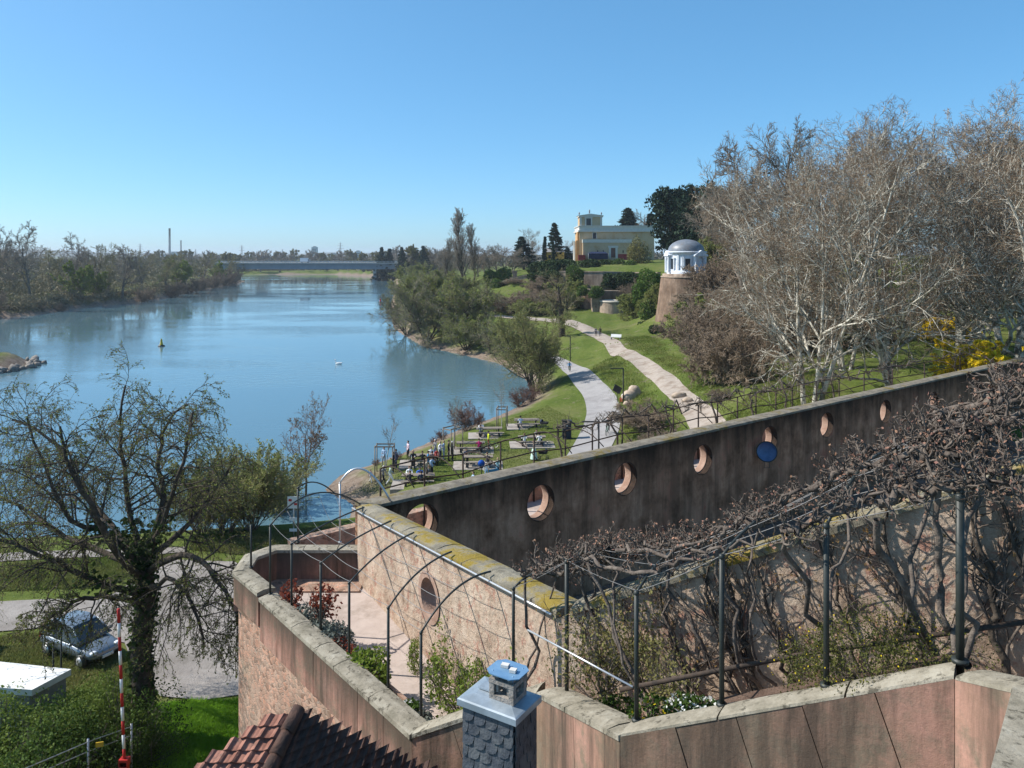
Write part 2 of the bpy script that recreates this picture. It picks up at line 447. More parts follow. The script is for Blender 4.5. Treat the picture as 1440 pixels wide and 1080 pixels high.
def ground_mat():
    m = bpy.data.materials.new('grass_and_soil'); m.use_nodes = True
    nt = m.node_tree; N = nt.nodes; L = nt.links; b = N['Principled BSDF']
    b.inputs['Roughness'].default_value = 1.0; b.inputs['Specular IOR Level'].default_value = 0.05
    tc = N.new('ShaderNodeTexCoord')
    def noise(s, d=6, r=0.6):
        n = N.new('ShaderNodeTexNoise'); n.inputs['Scale'].default_value = s; n.inputs['Detail'].default_value = d; n.inputs['Roughness'].default_value = r
        L.new(tc.outputs['Object'], n.inputs['Vector']); return n.outputs['Fac']
    def ramp(src, *st):
        r = N.new('ShaderNodeValToRGB'); e = r.color_ramp.elements
        e[0].position, e[1].position = st[0][0], st[-1][0]; e[0].color, e[1].color = (*st[0][1], 1), (*st[-1][1], 1)
        for p, c in st[1:-1]: k = e.new(p); k.color = (*c, 1)
        L.new(src, r.inputs['Fac']); return r.outputs['Color']
    def mix(f, a, c):
        x = N.new('ShaderNodeMix'); x.data_type = 'RGBA'
        L.new(f, x.inputs['Factor']); L.new(a, x.inputs['A']); L.new(c, x.inputs['B']); return x.outputs['Result']
    big = ramp(noise(0.09, 5), (0.36, (0.066, 0.098, 0.020)), (0.50, (0.108, 0.132, 0.034)), (0.64, (0.185, 0.168, 0.075)))
    fine = ramp(noise(1.8, 8, 0.75), (0.32, (0.040, 0.066, 0.012)), (0.55, (0.105, 0.140, 0.028)), (0.72, (0.20, 0.19, 0.085)))
    hf = N.new('ShaderNodeValue'); hf.outputs[0].default_value = 0.5
    g = mix(hf.outputs[0], big, fine)
    soil = ramp(noise(1.2, 8, 0.7), (0.3, (0.13, 0.09, 0.065)), (0.6, (0.24, 0.19, 0.15)), (0.75, (0.34, 0.29, 0.24)))
    # bare ground in patches and along the water
    at = N.new('ShaderNodeAttribute'); at.attribute_name = 'shore'
    ad = N.new('ShaderNodeMath'); ad.operation = 'MULTIPLY_ADD'; ad.inputs[1].default_value = 7.0
    L.new(noise(0.35, 6), ad.inputs[0]); L.new(at.outputs['Fac'], ad.inputs[2])
    mr = N.new('ShaderNodeMapRange'); mr.inputs['From Min'].default_value = 8.6; mr.inputs['From Max'].default_value = 5.4
    L.new(ad.outputs[0], mr.inputs['Value'])
    g = mix(mr.outputs['Result'], g, soil)
    bare = ramp(noise(0.45, 9, 0.72), (0.57, (0, 0, 0)), (0.68, (0.8, 0.8, 0.8)))
    g = mix(bare, g, soil)
    L.new(g, b.inputs['Base Color'])
    bn = N.new('ShaderNodeBump'); bn.inputs['Strength'].default_value = 0.6; bn.inputs['Distance'].default_value = 0.25
    L.new(noise(2.5, 8, 0.75), bn.inputs['Height']); L.new(bn.outputs['Normal'], b.inputs['Normal'])
    return m
MATS['ground'] = ground_mat()
tag(link('ground', gme, None, [MATS['ground']]), kind='structure')

# ------------------------------------------------------------------ river
def water_mat():
    m = bpy.data.materials.new('river_water'); m.use_nodes = True
    nt = m.node_tree; N = nt.nodes; L = nt.links; b = N['Principled BSDF']
    b.inputs['Base Color'].default_value = (0.09, 0.165, 0.20, 1)
    b.inputs['Roughness'].default_value = 0.025; b.inputs['IOR'].default_value = 1.33; b.inputs['Specular IOR Level'].default_value = 0.75
    tc = N.new('ShaderNodeTexCoord')
    mp = N.new('ShaderNodeMapping'); mp.inputs['Scale'].default_value = (0.55, 1.5, 1); mp.inputs['Rotation'].default_value = (0, 0, R(-12))
    L.new(tc.outputs['Object'], mp.inputs['Vector'])
    n = N.new('ShaderNodeTexNoise'); n.inputs['Scale'].default_value = 0.9; n.inputs['Detail'].default_value = 4; n.inputs['Roughness'].default_value = 0.5
    L.new(mp.outputs['Vector'], n.inputs['Vector'])
    # wind patches: stretches of rippled and of smooth water
    mp2 = N.new('ShaderNodeMapping'); mp2.inputs['Scale'].default_value = (0.010, 0.022, 1); mp2.inputs['Location'].default_value = (3.1, 1.7, 0)
    L.new(tc.outputs['Object'], mp2.inputs['Vector'])
    n2 = N.new('ShaderNodeTexNoise'); n2.inputs['Scale'].default_value = 1.0; n2.inputs['Detail'].default_value = 5; n2.inputs['Roughness'].default_value = 0.6
    L.new(mp2.outputs['Vector'], n2.inputs['Vector'])
    mr = N.new('ShaderNodeMapRange'); mr.inputs['From Min'].default_value = 0.46; mr.inputs['From Max'].default_value = 0.60
    mr.inputs['To Min'].default_value = 0.008; mr.inputs['To Max'].default_value = 0.08
    L.new(n2.outputs['Fac'], mr.inputs['Value'])
    bn = N.new('ShaderNodeBump'); bn.inputs['Distance'].default_value = 1.0
    L.new(mr.outputs['Result'], bn.inputs['Strength'])
    L.new(n.outputs['Fac'], bn.inputs['Height']); L.new(bn.outputs['Normal'], b.inputs['Normal'])
    return m
MATS['water'] = water_mat()
tag(MB().add([(-1500, -20, 0), (120, -20, 0), (120, 1600, 0), (-1500, 1600, 0)], [(0, 1, 2, 3)]).build('water', MATS['water']), kind='structure')

# ------------------------------------------------------------------ paths and yards laid on the ground
def strip(name, left, right, m, n=60, lift=0.05, cross=4):
    """a path between two edge lines given as plan points"""
    def res(pl):
        pl = np.array([(p[0], p[1]) for p in pl]); 
        # Catmull-Rom through the points
        k = len(pl); P = np.vstack([2 * pl[0] - pl[1], pl, 2 * pl[-1] - pl[-2]]); out = []
        for t in np.linspace(0, k - 1 - 1e-6, n):
            i = int(t); u = t - i; p0, p1, p2, p3 = P[i:i + 4]
            out.append(0.5 * (2 * p1 + (p2 - p0) * u + (2 * p0 - 5 * p1 + 4 * p2 - p3) * u * u + (3 * p1 - p0 - 3 * p2 + p3) * u ** 3))
        return np.array(out)
    a, b = res(left), res(right)
    V = []
    for i in range(n):
        for j in range(cross + 1):
            q = a[i] + (b[i] - a[i]) * j / cross
            V.append((q[0], q[1], gz(q[0], q[1]) + lift))
    c = cross + 1
    fs = [(i * c + j, i * c + j + 1, (i + 1) * c + j + 1, (i + 1) * c + j) for i in range(n - 1) for j in range(cross)]
    return tag(MB().add(V, fs, 0, True).build(name, m), kind='structure')
def sheet(name, outline, m, lift=0.05, step=0.8):
    """an area laid on the ground: grid cells inside an outline, plus its edge"""
    pl = np.array([(p[0], p[1]) for p in outline])
    bm = bmesh.new()
    vs = [bm.verts.new((x, y, 0)) for x, y in pl]
    bm.faces.new(vs)
    x0, y0 = pl.min(0); x1, y1 = pl.max(0)
    for k in np.arange(math.ceil(x0 / step) * step, x1, step):
        bmesh.ops.bisect_plane(bm, geom=bm.verts[:] + bm.edges[:] + bm.faces[:], plane_co=(k, 0, 0), plane_no=(1, 0, 0))
    for k in np.arange(math.ceil(y0 / step) * step, y1, step):
        bmesh.ops.bisect_plane(bm, geom=bm.verts[:] + bm.edges[:] + bm.faces[:], plane_co=(0, k, 0), plane_no=(0, 1, 0))
    for v in bm.verts: v.co.z = gz(v.co.x, v.co.y) + lift
    bmesh.ops.recalc_face_normals(bm, faces=bm.faces)
    me = bpy.data.meshes.new(name); bm.to_mesh(me); bm.free()
    return tag(link(name, me, None, [m]), kind='structure')
asphalt = mat('pale_asphalt', (0.27, 0.255, 0.25), (0.33, 0.315, 0.305), scale=0.7, rough=0.95, bump=0.15, bscale=30, c3=(0.22, 0.205, 0.2), s3=0.25)
gravel = mat('gravel', (0.23, 0.205, 0.185), (0.32, 0.29, 0.265), scale=1.4, rough=1.0, bump=0.6, bscale=14, c3=(0.17, 0.15, 0.13), s3=0.35, bdist=0.08)
dirt = mat('dirt_path', (0.30, 0.25, 0.21), (0.38, 0.33, 0.28), scale=1.5, rough=1.0, bump=0.4, bscale=8, c3=(0.24, 0.19, 0.15), s3=0.5)
og = lambda px, py, z0=2.0: onground(px, py, z0)
strip('bike_path', [og(*p) for p in ((775, 668), (803, 632), (822, 594), (823, 566), (805, 538), (786, 516), (760, 503), (728, 494), (690, 487))],
      [og(*p) for p in ((830, 668), (860, 628), (873, 590), (868, 562), (845, 535), (815, 515), (785, 502), (745, 493), (692, 484))], asphalt, n=110)
strip('footpath', [G(*p, 4.75) for p in ((1000, 640), (975, 600), (948, 562), (905, 522), (868, 496), (838, 476), (812, 463), (790, 455), (750, 449), (675, 444))],
      [G(*p, 4.75) for p in ((1075, 640), (1020, 596), (975, 556), (928, 518), (886, 492), (852, 471), (824, 457), (800, 450), (750, 446), (675, 442))], dirt, n=110, lift=0.11)
sheet('gravel_yard', [G(*p, 2.4) for p in ((-60, 845), (60, 840), (150, 838), (205, 800), (235, 778), (330, 782), (352, 800), (430, 900), (400, 1000), (345, 985), (285, 992), (225, 985), (190, 945), (175, 905), (120, 895), (60, 884), (-60, 893))], gravel, 0.05)
sheet('gravel_lane', [G(*p, 2.1) for p in ((-60, 778), (60, 772), (200, 769), (260, 766), (262, 774), (200, 779), (60, 784), (-60, 792))], gravel, 0.05)
# ------------------------------------------------------------------ masonry materials
def masonry(name, ramp1, s1=1.2, streak=None, streak_amt=0.6, spots=None, bump=0.5, bscale=9.0, top_black=None, blocks=None, stones=None, rough=0.95, spot_t=(0.56, 0.62), spot_s=2.2):
    """weathered stone or render: mottled base colour, water streaks running down, patches where the stone shows"""
    m = bpy.data.materials.new(name); m.use_nodes = True
    nt = m.node_tree; N = nt.nodes; L = nt.links; b = N['Principled BSDF']
    b.inputs['Roughness'].default_value = rough; b.inputs['Specular IOR Level'].default_value = 0.12
    tc = N.new('ShaderNodeTexCoord')
    def noise(s, d=8, r=0.68, st=(1, 1, 1)):
        mp = N.new('ShaderNodeMapping'); mp.inputs['Scale'].default_value = st; L.new(tc.outputs['Object'], mp.inputs['Vector'])
        n = N.new('ShaderNodeTexNoise'); n.inputs['Scale'].default_value = s; n.inputs['Detail'].default_value = d; n.inputs['Roughness'].default_value = r
        L.new(mp.outputs['Vector'], n.inputs['Vector']); return n.outputs['Fac']
    def ramp(src, st):
        r = N.new('ShaderNodeValToRGB'); e = r.color_ramp.elements
        e[0].position, e[1].position = st[0][0], st[-1][0]; e[0].color, e[1].color = (*st[0][1], 1), (*st[-1][1], 1)
        for p, c in st[1:-1]: k = e.new(p); k.color = (*c, 1)
        L.new(src, r.inputs['Fac']); return r.outputs['Color']
    def mix(f, a, c):
        x = N.new('ShaderNodeMix'); x.data_type = 'RGBA'
        if isinstance(f, float): x.inputs['Factor'].default_value = f
        else: L.new(f, x.inputs['Factor'])
        L.new(a, x.inputs['A'])
        if isinstance(c, tuple): x.inputs['B'].default_value = (*c, 1)
        else: L.new(c, x.inputs['B'])
        return x.outputs['Result']
    col = ramp(noise(s1), ramp1)
    k = 1.0
    g = lambda a: tuple([a] * 3)
    if spots is not None:
        col = mix(ramp(noise(spot_s, 9, 0.75), [(spot_t[0], g(0)), (spot_t[1], g(0.9))]), col, spots)
    if blocks is not None:
        br = N.new('ShaderNodeTexBrick'); mp = N.new('ShaderNodeMapping'); mp.inputs['Rotation'].default_value = blocks[3]
        L.new(tc.outputs['Object'], mp.inputs['Vector']); L.new(mp.outputs['Vector'], br.inputs['Vector'])
        br.inputs['Scale'].default_value = 1.0; br.inputs['Brick Width'].default_value = blocks[0]; br.inputs['Row Height'].default_value = blocks[1]
        br.inputs['Mortar Size'].default_value = 0.012; br.inputs['Color1'].default_value = (*g(1), 1); br.inputs['Color2'].default_value = (*g(0.72), 1); br.inputs['Mortar'].default_value = (*g(0.45), 1)
        x = N.new('ShaderNodeMix'); x.data_type = 'RGBA'; x.blend_type = 'MULTIPLY'; x.inputs['Factor'].default_value = blocks[2]
        L.new(col, x.inputs['A']); L.new(br.outputs['Color'], x.inputs['B']); col = x.outputs['Result']
    hgt = None
    if stones is not None:
        # irregular stones: a tone of its own for each, mortar in the joints
        mp = N.new('ShaderNodeMapping'); mp.inputs['Scale'].default_value = (stones[0], stones[0], stones[0] * stones[1]); L.new(tc.outputs['Object'], mp.inputs['Vector'])
        nz = N.new('ShaderNodeTexNoise'); nz.inputs['Scale'].default_value = 2.5; L.new(tc.outputs['Object'], nz.inputs['Vector'])
        ad = N.new('ShaderNodeVectorMath'); ad.operation = 'MULTIPLY_ADD'; ad.inputs[1].default_value = (.35, .35, .35); L.new(nz.outputs['Color'], ad.inputs[0]); L.new(mp.outputs['Vector'], ad.inputs[2])
        v1 = N.new('ShaderNodeTexVoronoi'); L.new(ad.outputs[0], v1.inputs['Vector']); v2 = N.new('ShaderNodeTexVoronoi'); v2.feature = 'DISTANCE_TO_EDGE'; L.new(ad.outputs[0], v2.inputs['Vector'])
        sp_ = N.new('ShaderNodeSeparateColor'); L.new(v1.outputs['Color'], sp_.inputs[0])
        x = N.new('ShaderNodeMix'); x.data_type = 'RGBA'; x.blend_type = 'MULTIPLY'; x.inputs['Factor'].default_value = stones[2]
        L.new(col, x.inputs['A']); L.new(ramp(sp_.outputs[0], [(0.0, (.45, .38, .34)), (.5, (1, .92, .88)), (1.0, (1.25, .95, .85))]), x.inputs['B']); col = x.outputs['Result']
        col = mix(ramp(v2.outputs['Distance'], [(0.02, g(.8)), (0.07, g(0))]), col, stones[3]); hgt = ramp(v2.outputs['Distance'], [(0.0, g(0)), (0.10, g(1))])
    if streak is not None:
        col = mix(ramp(noise(1.6, 7, 0.7, (1, 1, 0.10)), [(0.42, g(0)), (0.60, g(streak_amt))]), col, streak)
    if top_black is not None:
        # black biofilm washing down from the coping: (colour, z of the coping, reach)
        sp = N.new('ShaderNodeSeparateXYZ'); L.new(tc.outputs['Object'], sp.inputs[0])
        nn = noise(1.1, 7, 0.7, (1, 1, 0.16))
        ma = N.new('ShaderNodeMath'); ma.operation = 'MULTIPLY_ADD'; ma.inputs[1].default_value = top_black[2] * 1.8
        L.new(nn, ma.inputs[0]); L.new(sp.outputs['Z'], ma.inputs[2])
        mr = N.new('ShaderNodeMapRange'); mr.inputs['From Min'].default_value = top_black[1] - 0.25 * top_black[2]; mr.inputs['From Max'].default_value = top_black[1] + 0.85 * top_black[2]
        mr.inputs['To Max'].default_value = 0.92
        L.new(ma.outputs[0], mr.inputs['Value']); col = mix(mr.outputs['Result'], col, top_black[0])
    L.new(col, b.inputs['Base Color'])
    if bump:
        bn = N.new('ShaderNodeBump'); bn.inputs['Strength'].default_value = bump; bn.inputs['Distance'].default_value = 0.06
        L.new(noise(bscale, 8, 0.7) if hgt is None else mix(.55, hgt, noise(bscale, 8, 0.7)), bn.inputs['Height']); L.new(bn.outputs['Normal'], b.inputs['Normal'])
    MATS[name] = m
    return m
M_slab = masonry('sandstone_slab', [(0.30, (0.155, 0.105, 0.07)), (0.46, (0.29, 0.18, 0.125)), (0.68, (0.42, 0.235, 0.18))], 0.55, streak=(0.085, 0.062, 0.047), streak_amt=0.9, spots=(0.19, 0.155, 0.11), spot_t=(0.47, 0.62), spot_s=1.3, bump=0.25, bscale=14)
M_slab_top = masonry('stained_parapet', [(0.30, (0.22, 0.13, 0.095)), (0.48, (0.38, 0.20, 0.15)), (0.68, (0.43, 0.26, 0.205))], 0.9, streak=(0.085, 0.062, 0.047), streak_amt=0.9, spots=(0.21, 0.17, 0.12), spot_t=(0.49, 0.63), spot_s=1.3, bump=0.3, bscale=14, top_black=((0.085, 0.066, 0.05), 10.9, 0.75))
M_cope = masonry('lichen_coping', [(0.30, (0.15, 0.135, 0.10)), (0.5, (0.28, 0.25, 0.195)), (0.7, (0.38, 0.35, 0.285))], 2.4, spots=(0.09, 0.08, 0.06), spot_t=(0.54, 0.60), spot_s=5.0, bump=0.5, bscale=18)
M_moss = masonry('mossy_coping', [(0.30, (0.13, 0.115, 0.085)), (0.5, (0.25, 0.225, 0.175)), (0.7, (0.33, 0.30, 0.235))], 2.2, spots=(0.24, 0.17, 0.02), spot_t=(0.48, 0.58), spot_s=1.1, bump=0.7, bscale=14)
M_mossdark = masonry('weathered_coping', [(0.30, (0.09, 0.08, 0.065)), (0.5, (0.19, 0.165, 0.13)), (0.7, (0.27, 0.24, 0.19))], 2.2, spots=(0.16, 0.12, 0.03), spot_t=(0.52, 0.62), spot_s=0.8, bump=0.6, bscale=12)
M_rubble = masonry('rubble_sandstone', [(0.30, (0.24, 0.17, 0.13)), (0.45, (0.42, 0.27, 0.20)), (0.6, (0.47, 0.36, 0.285)), (0.74, (0.36, 0.18, 0.13))], 1.3, streak=(0.22, 0.17, 0.13), streak_amt=0.4, spots=(0.30, 0.26, 0.20), spot_t=(0.58, 0.64), spot_s=0.8, bump=0.45, bscale=3.5, stones=(1.3, 1.7, .9, (0.36, 0.29, 0.235)))
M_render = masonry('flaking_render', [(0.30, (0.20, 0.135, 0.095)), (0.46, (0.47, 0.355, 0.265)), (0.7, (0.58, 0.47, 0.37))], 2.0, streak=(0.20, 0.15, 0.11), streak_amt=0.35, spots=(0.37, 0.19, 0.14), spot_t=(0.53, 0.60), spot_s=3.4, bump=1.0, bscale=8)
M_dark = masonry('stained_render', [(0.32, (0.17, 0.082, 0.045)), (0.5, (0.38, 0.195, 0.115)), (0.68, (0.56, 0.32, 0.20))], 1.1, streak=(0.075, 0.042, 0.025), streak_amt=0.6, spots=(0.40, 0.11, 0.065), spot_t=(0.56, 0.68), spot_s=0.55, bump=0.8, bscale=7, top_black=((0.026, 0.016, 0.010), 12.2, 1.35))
M_ring = mat('dressed_sandstone', (0.27, 0.165, 0.12), (0.38, 0.26, 0.20), scale=2.5, rough=0.9, bump=0.3, bscale=14)
M_pave = mat('terrace_paving', (0.40, 0.325, 0.285), (0.47, 0.39, 0.345), scale=1.8, rough=0.95, bump=0.15, bscale=12, c3=(0.32, 0.26, 0.22), s3=0.7)
M_soil = mat('flowerbed_soil', (0.085, 0.055, 0.04), (0.15, 0.10, 0.075), scale=6, rough=1.0, bump=1.0, bscale=25)
M_brown = mat('courtyard_soil', (0.12, 0.075, 0.055), (0.18, 0.12, 0.095), scale=2.5, rough=1.0, bump=0.6, bscale=9, stretch=(1, 1, 1))
M_iron = mat('dark_green_iron', (0.018, 0.024, 0.022), (0.035, 0.038, 0.032), scale=9, rough=0.5, spec=0.4)
M_rust = mat('rusty_iron', (0.035, 0.028, 0.024), (0.075, 0.052, 0.038), scale=12, rough=0.8)
M_zinc = mat('galvanised_pipe', (0.50, 0.50, 0.50), (0.62, 0.62, 0.62), scale=5, rough=0.35, spec=0.5, metal=0.6)
M_wire = mat('trellis_wire', (0.20, 0.195, 0.19), rough=0.5, spec=0.4, metal=0.3)

def wall_mesh(a, d, L, th, zb, zt, holes=(), step=1.5):
    """a wall from plan point a along unit d, its front face on the line, its thickness behind it; holes = (u, z, r)"""
    mb = MB(); a = Vector((a[0], a[1])); d = Vector((d[0], d[1])); nb = Vector((-d.y, d.x))
    P = lambda u, z, w: (a.x + d.x * u + nb.x * w, a.y + d.y * u + nb.y * w, z)
    cells = []; us = 0.0
    for (hu, hz, r) in sorted(holes):
        cells.append((us, hu - r - 0.35, None)); cells.append((hu - r - 0.35, hu + r + 0.35, (hu, hz, r))); us = hu + r + 0.35
    cells.append((us, L, None))
    K = 40
    for (u0, u1, h) in cells:
        if h is None:
            k = max(1, int((u1 - u0) / step))
            for i in range(k):
                p, q = u0 + (u1 - u0) * i / k, u0 + (u1 - u0) * (i + 1) / k
                mb.add([P(p, zb(p), 0), P(q, zb(q), 0), P(q, zt(q), 0), P(p, zt(p), 0)], [(0, 1, 2, 3)])
                mb.add([P(p, zb(p), th), P(q, zb(q), th), P(q, zt(q), th), P(p, zt(p), th)], [(3, 2, 1, 0)])
                mb.add([P(p, zt(p), 0), P(q, zt(q), 0), P(q, zt(q), th), P(p, zt(p), th)], [(0, 1, 2, 3)])
        else:
            hu, hz, r = h; A = u1 - hu; vs = []
            for j in range(K):
                t = 2 * math.pi * (j + 0.5) / K; c, s_ = math.cos(t), math.sin(t); q = max(abs(c), abs(s_)); sx, sy = c / q, s_ / q
                uu = hu + sx * A; zz = hz + (sy * (zt(uu) - hz) if sy > 0 else sy * (hz - zb(uu)))
                vs += [P(hu + r * c, hz + r * s_, 0), P(uu, zz, 0), P(hu + r * c, hz + r * s_, th), P(uu, zz, th)]
            fs = []
            for j in range(K):
                b0, b1 = 4 * j, 4 * ((j + 1) % K)
                fs += [(b0, b0 + 1, b1 + 1, b1), (b0 + 2, b1 + 2, b1 + 3, b0 + 3), (b0, b1, b1 + 2, b0 + 2)]
            mb.add(vs, fs)
            mb.add([P(u0, zt(u0), 0), P(u1, zt(u1), 0), P(u1, zt(u1), th), P(u0, zt(u0), th)], [(0, 1, 2, 3)])
    mb.add([P(0, zb(0), 0), P(0, zt(0), 0), P(0, zt(0), th), P(0, zb(0), th)], [(0, 1, 2, 3)])
    mb.add([P(L, zb(L), 0), P(L, zt(L), 0), P(L, zt(L), th), P(L, zb(L), th)], [(3, 2, 1, 0)])
    return mb, P
def ring_mesh(P, u, z, r, th, ro=0.16, out=0.02, full=False):
    """a dressed stone surround lining a round opening"""
    mb = MB(); K = 40; vs = []
    for j in range(K):
        t = 2 * math.pi * j / K; c, s_ = math.cos(t), math.sin(t)
        for rr, w in ((r + ro, -out), (r - 0.03, -out), (r - 0.05, 0.06), (r - 0.05, th - 0.06), (r - 0.03, th + out), (r + ro, th + out)) if full else ((r + .01, th * .46), (r - 0.05, th * .46), (r - 0.05, th * .6), (r - 0.05, th - 0.06), (r - 0.03, th + out), (r + ro, th + out)):
            vs.append(P(u + rr * c, z + rr * s_, w))
    fs = [(6 * j + k, 6 * j + k + 1, 6 * ((j + 1) % K) + k + 1, 6 * ((j + 1) % K) + k) for j in range(K) for k in range(5)]
    return mb.add(vs, fs, 0, False)
def coping_mesh(P, L, th, zt, h=0.14, over=0.06, slab=1.1, seed=0, u0=0.0):
    """coping stones of uneven size with open joints and a low crown"""
    mb = MB(); rg = random.Random(seed); u = u0
    while u < L - 0.2:
        l = slab * rg.uniform(0.7, 1.3); v = min(u + l, L)
        if L - v < 0.3: v = L
        e = rg.uniform(-0.012, 0.012); g = 0.012
        a, b = u + g, v - g
        bt = [P(a, zt(a) + 0.003, -over), P(b, zt(b) + 0.003, -over), P(b, zt(b) + 0.003, th + over), P(a, zt(a) + 0.003, th + over)]
        n = 4; prof = [(-over, 0.003), (-over + e, h * 0.72), (th * 0.3, h + e), (th * 0.7, h + e), (th + over, h * 0.72), (th + over, 0.003)]
        vs = [P(a, zt(a) + z, w_) for w_, z in prof] + [P(b, zt(b) + z, w_) for w_, z in prof]
        k = len(prof)
        mb.add(vs, [(i, i + k, i + 1 + k, i + 1) for i in range(k - 1)] + [tuple(range(k)), tuple(range(2 * k - 1, k - 1, -1)), (0, k - 1, 2 * k - 1, k)])
        u = v
    return mb

# ------------------------------------------------------------------ garden walls above the river terrace
W1A = Vector((-4.72, 23.9)); W1D = Vector((0.5, -0.866)); W1L = 11.15
w1top = lambda u: 12.16 + (13.38 - 12.16) * u / W1L
W2A = Vector((-4.55, 24.15)); W2D = Vector((0.782, 0.623)).normalized(); W2L = 56.0
W2T = 12.10
W3A = W1A + W1D * W1L; W3D = Vector((0.82, -0.57)).normalized(); W3L = 8.6
w3top = lambda u: 13.38 + 0.529 * u
# the pierced wall
root = tag(empty('pierced_wall', (0, 0, 0)), 'long dark stained garden wall pierced by a row of round openings', 'wall')
K2 = lambda px: ((px - HX) / F * W2A.y - W2A.x) / (W2D.x - (px - HX) / F * W2D.y)
holes = []
for px, py in ((588, 738), (757, 708), (877, 674), (986, 647), (1080, 619), (1161, 598), (1244, 579), (1313, 566), (1374, 549)):
    u = K2(px); q = W2A + W2D * u
    holes.append((u + 0.12, CZ - (py - HY) / F * q.y, 0.66))
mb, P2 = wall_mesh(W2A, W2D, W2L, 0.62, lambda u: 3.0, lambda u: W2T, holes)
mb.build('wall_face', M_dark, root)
coping_mesh(P2, W2L, 0.62, lambda u: W2T, seed=3).build('coping', M_mossdark, root)
M_shade_lining = mat('shaded_lining', (0.020, 0.014, 0.010), (0.055, 0.034, 0.024), scale=3.5, bump=.5, bscale=12)  # shade in the near half of each reveal, painted as a near-black lining
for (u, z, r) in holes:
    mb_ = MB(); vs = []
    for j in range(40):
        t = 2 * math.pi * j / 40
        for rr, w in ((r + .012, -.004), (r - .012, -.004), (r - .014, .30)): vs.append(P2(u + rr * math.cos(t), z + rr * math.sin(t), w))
    mb_.add(vs, [(3 * j + k, 3 * j + k + 1, 3 * ((j + 1) % 40) + k + 1, 3 * ((j + 1) % 40) + k) for j in range(40) for k in range(2)]); mb_.build('opening_shade_lining', M_shade_lining, root)
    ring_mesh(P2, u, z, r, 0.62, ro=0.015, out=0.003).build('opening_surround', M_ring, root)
# the rendered wall along the terrace
root = tag(empty('rendered_wall', (0, 0, 0)), 'sunlit flaking plaster wall with one oval window and mossy top', 'wall')
k = (604 - HX) / F; u1 = (k * W1A.y - W1A.x) / (W1D.x - k * W1D.y); q1 = W1A + W1D * u1
h1 = [(u1, CZ - (840 - HY) / F * q1.y, 0.50)]
W1B = W1A  # front face on the terrace side
mb, P1 = wall_mesh(W1A + W1D * 0.0, W1D, W1L, 0.55, lambda u: 6.6, w1top, h1)
mb.build('wall_face', M_render, root)
coping_mesh(P1, W1L, 0.55, w1top, seed=5, h=0.17).build('coping', M_moss, root)
ring_mesh(P1, *h1[0], 0.55, ro=0.13, out=0.03, full=True).build('opening_surround', M_ring, root)
# the rendered wall beside the ramp
root = tag(empty('ramp_wall', (0, 0, 0)), 'pink and buff plaster wall behind the climbing vines, its mossy top rising in steps', 'wall')
mb, P3 = wall_mesh(W3A, W3D, W3L, 0.55, lambda u: 6.4, w3top, ())
mb.build('wall_face', M_render, root)
coping_mesh(P3, W3L, 0.55, w3top, seed=8, h=0.16, u0=0.25).build('coping', M_moss, root)

# ------------------------------------------------------------------ the bastion terrace with its parapet
def V2(p): return Vector((p[0], p[1]))
ZP = 11.0
bx1, bx2 = G(328, 803, ZP), G(363, 832, ZP)          # the boxed-out corner
pA, pB = G(366, 838, ZP), G(579, 1030, ZP)           # left wing
far = [G(345, 779, ZP), G(386, 765, ZP), G(478, 765, ZP)]
dC = 13.6; pC = D(755, 971, dC); pD = D(872, 1031, 10.5); pE = D(1343, 948, 8.3); pF = D(1424, 966, 7.6)
def slabs(mb, a, b, tha, h, n, lean=0.0, gap=0.006, off=0.0, rnd=None, m=0):
    """upright slabs standing side by side from a to b (3D tops), thickness to the left of a->b"""
    d = (b - a); du = Vector((d.x, d.y, 0)).normalized(); nb = Vector((-du.y, du.x, 0))
    Lh = (V2(b) - V2(a)).length
    for i in range(n):
        t0, t1 = i / n + gap / Lh, (i + 1) / n - gap / Lh
        p, q = a + d * t0, a + d * t1
        e = (rnd.uniform(-0.008, 0.008) if rnd else 0.0) + off
        f = -nb * e
        s = du * lean * h
        s0 = s if i > 0 else s * 0; s1 = s if i < n - 1 else s * 0
        z = Vector((0, 0, h))
        bt = [p + f - z + s0, q + f - z + s1, q + nb * tha - z + s1, p + nb * tha - z + s0]
        tp = [p + f, q + f, q + nb * tha, p + nb * tha]
        mb.hexa(bt, tp, m)
    return mb
def offset_poly(pts, w):
    """mitred offset of an open 3D polyline to the left"""
    out = []
    for i, p in enumerate(pts):
        d0 = (V2(p) - V2(pts[i - 1])).normalized() if i > 0 else None
        d1 = (V2(pts[i + 1]) - V2(p)).normalized() if i < len(pts) - 1 else None
        n0 = Vector((-d0.y, d0.x)) if d0 is not None else None; n1 = Vector((-d1.y, d1.x)) if d1 is not None else None
        if n0 is None: n = n1
        elif n1 is None: n = n0
        else: n = (n0 + n1).normalized(); n = n / max(n.dot(n0), 0.45)
        out.append(Vector((p.x + n.x * w, p.y + n.y * w, p.z)))
    return out
def band(mb, pts, w, z0, z1, over=0.0, m=0):
    """a continuous band of masonry along a polyline: z0, z1 relative to the points"""
    o = offset_poly(pts, -over); i_ = offset_poly(pts, w + over)
    for k in range(len(pts) - 1):
        bt = [o[k], o[k + 1], i_[k + 1], i_[k]]
        mb.hexa([p + Vector((0, 0, z0)) for p in bt], [p + Vector((0, 0, z1)) for p in bt], m)
    return mb
rg = random.Random(4)
bast = tag(empty('bastion_terrace', (0, 0, 0)), 'pink sandstone bastion terrace with a slab parapet above the gravel yard', 'terrace')
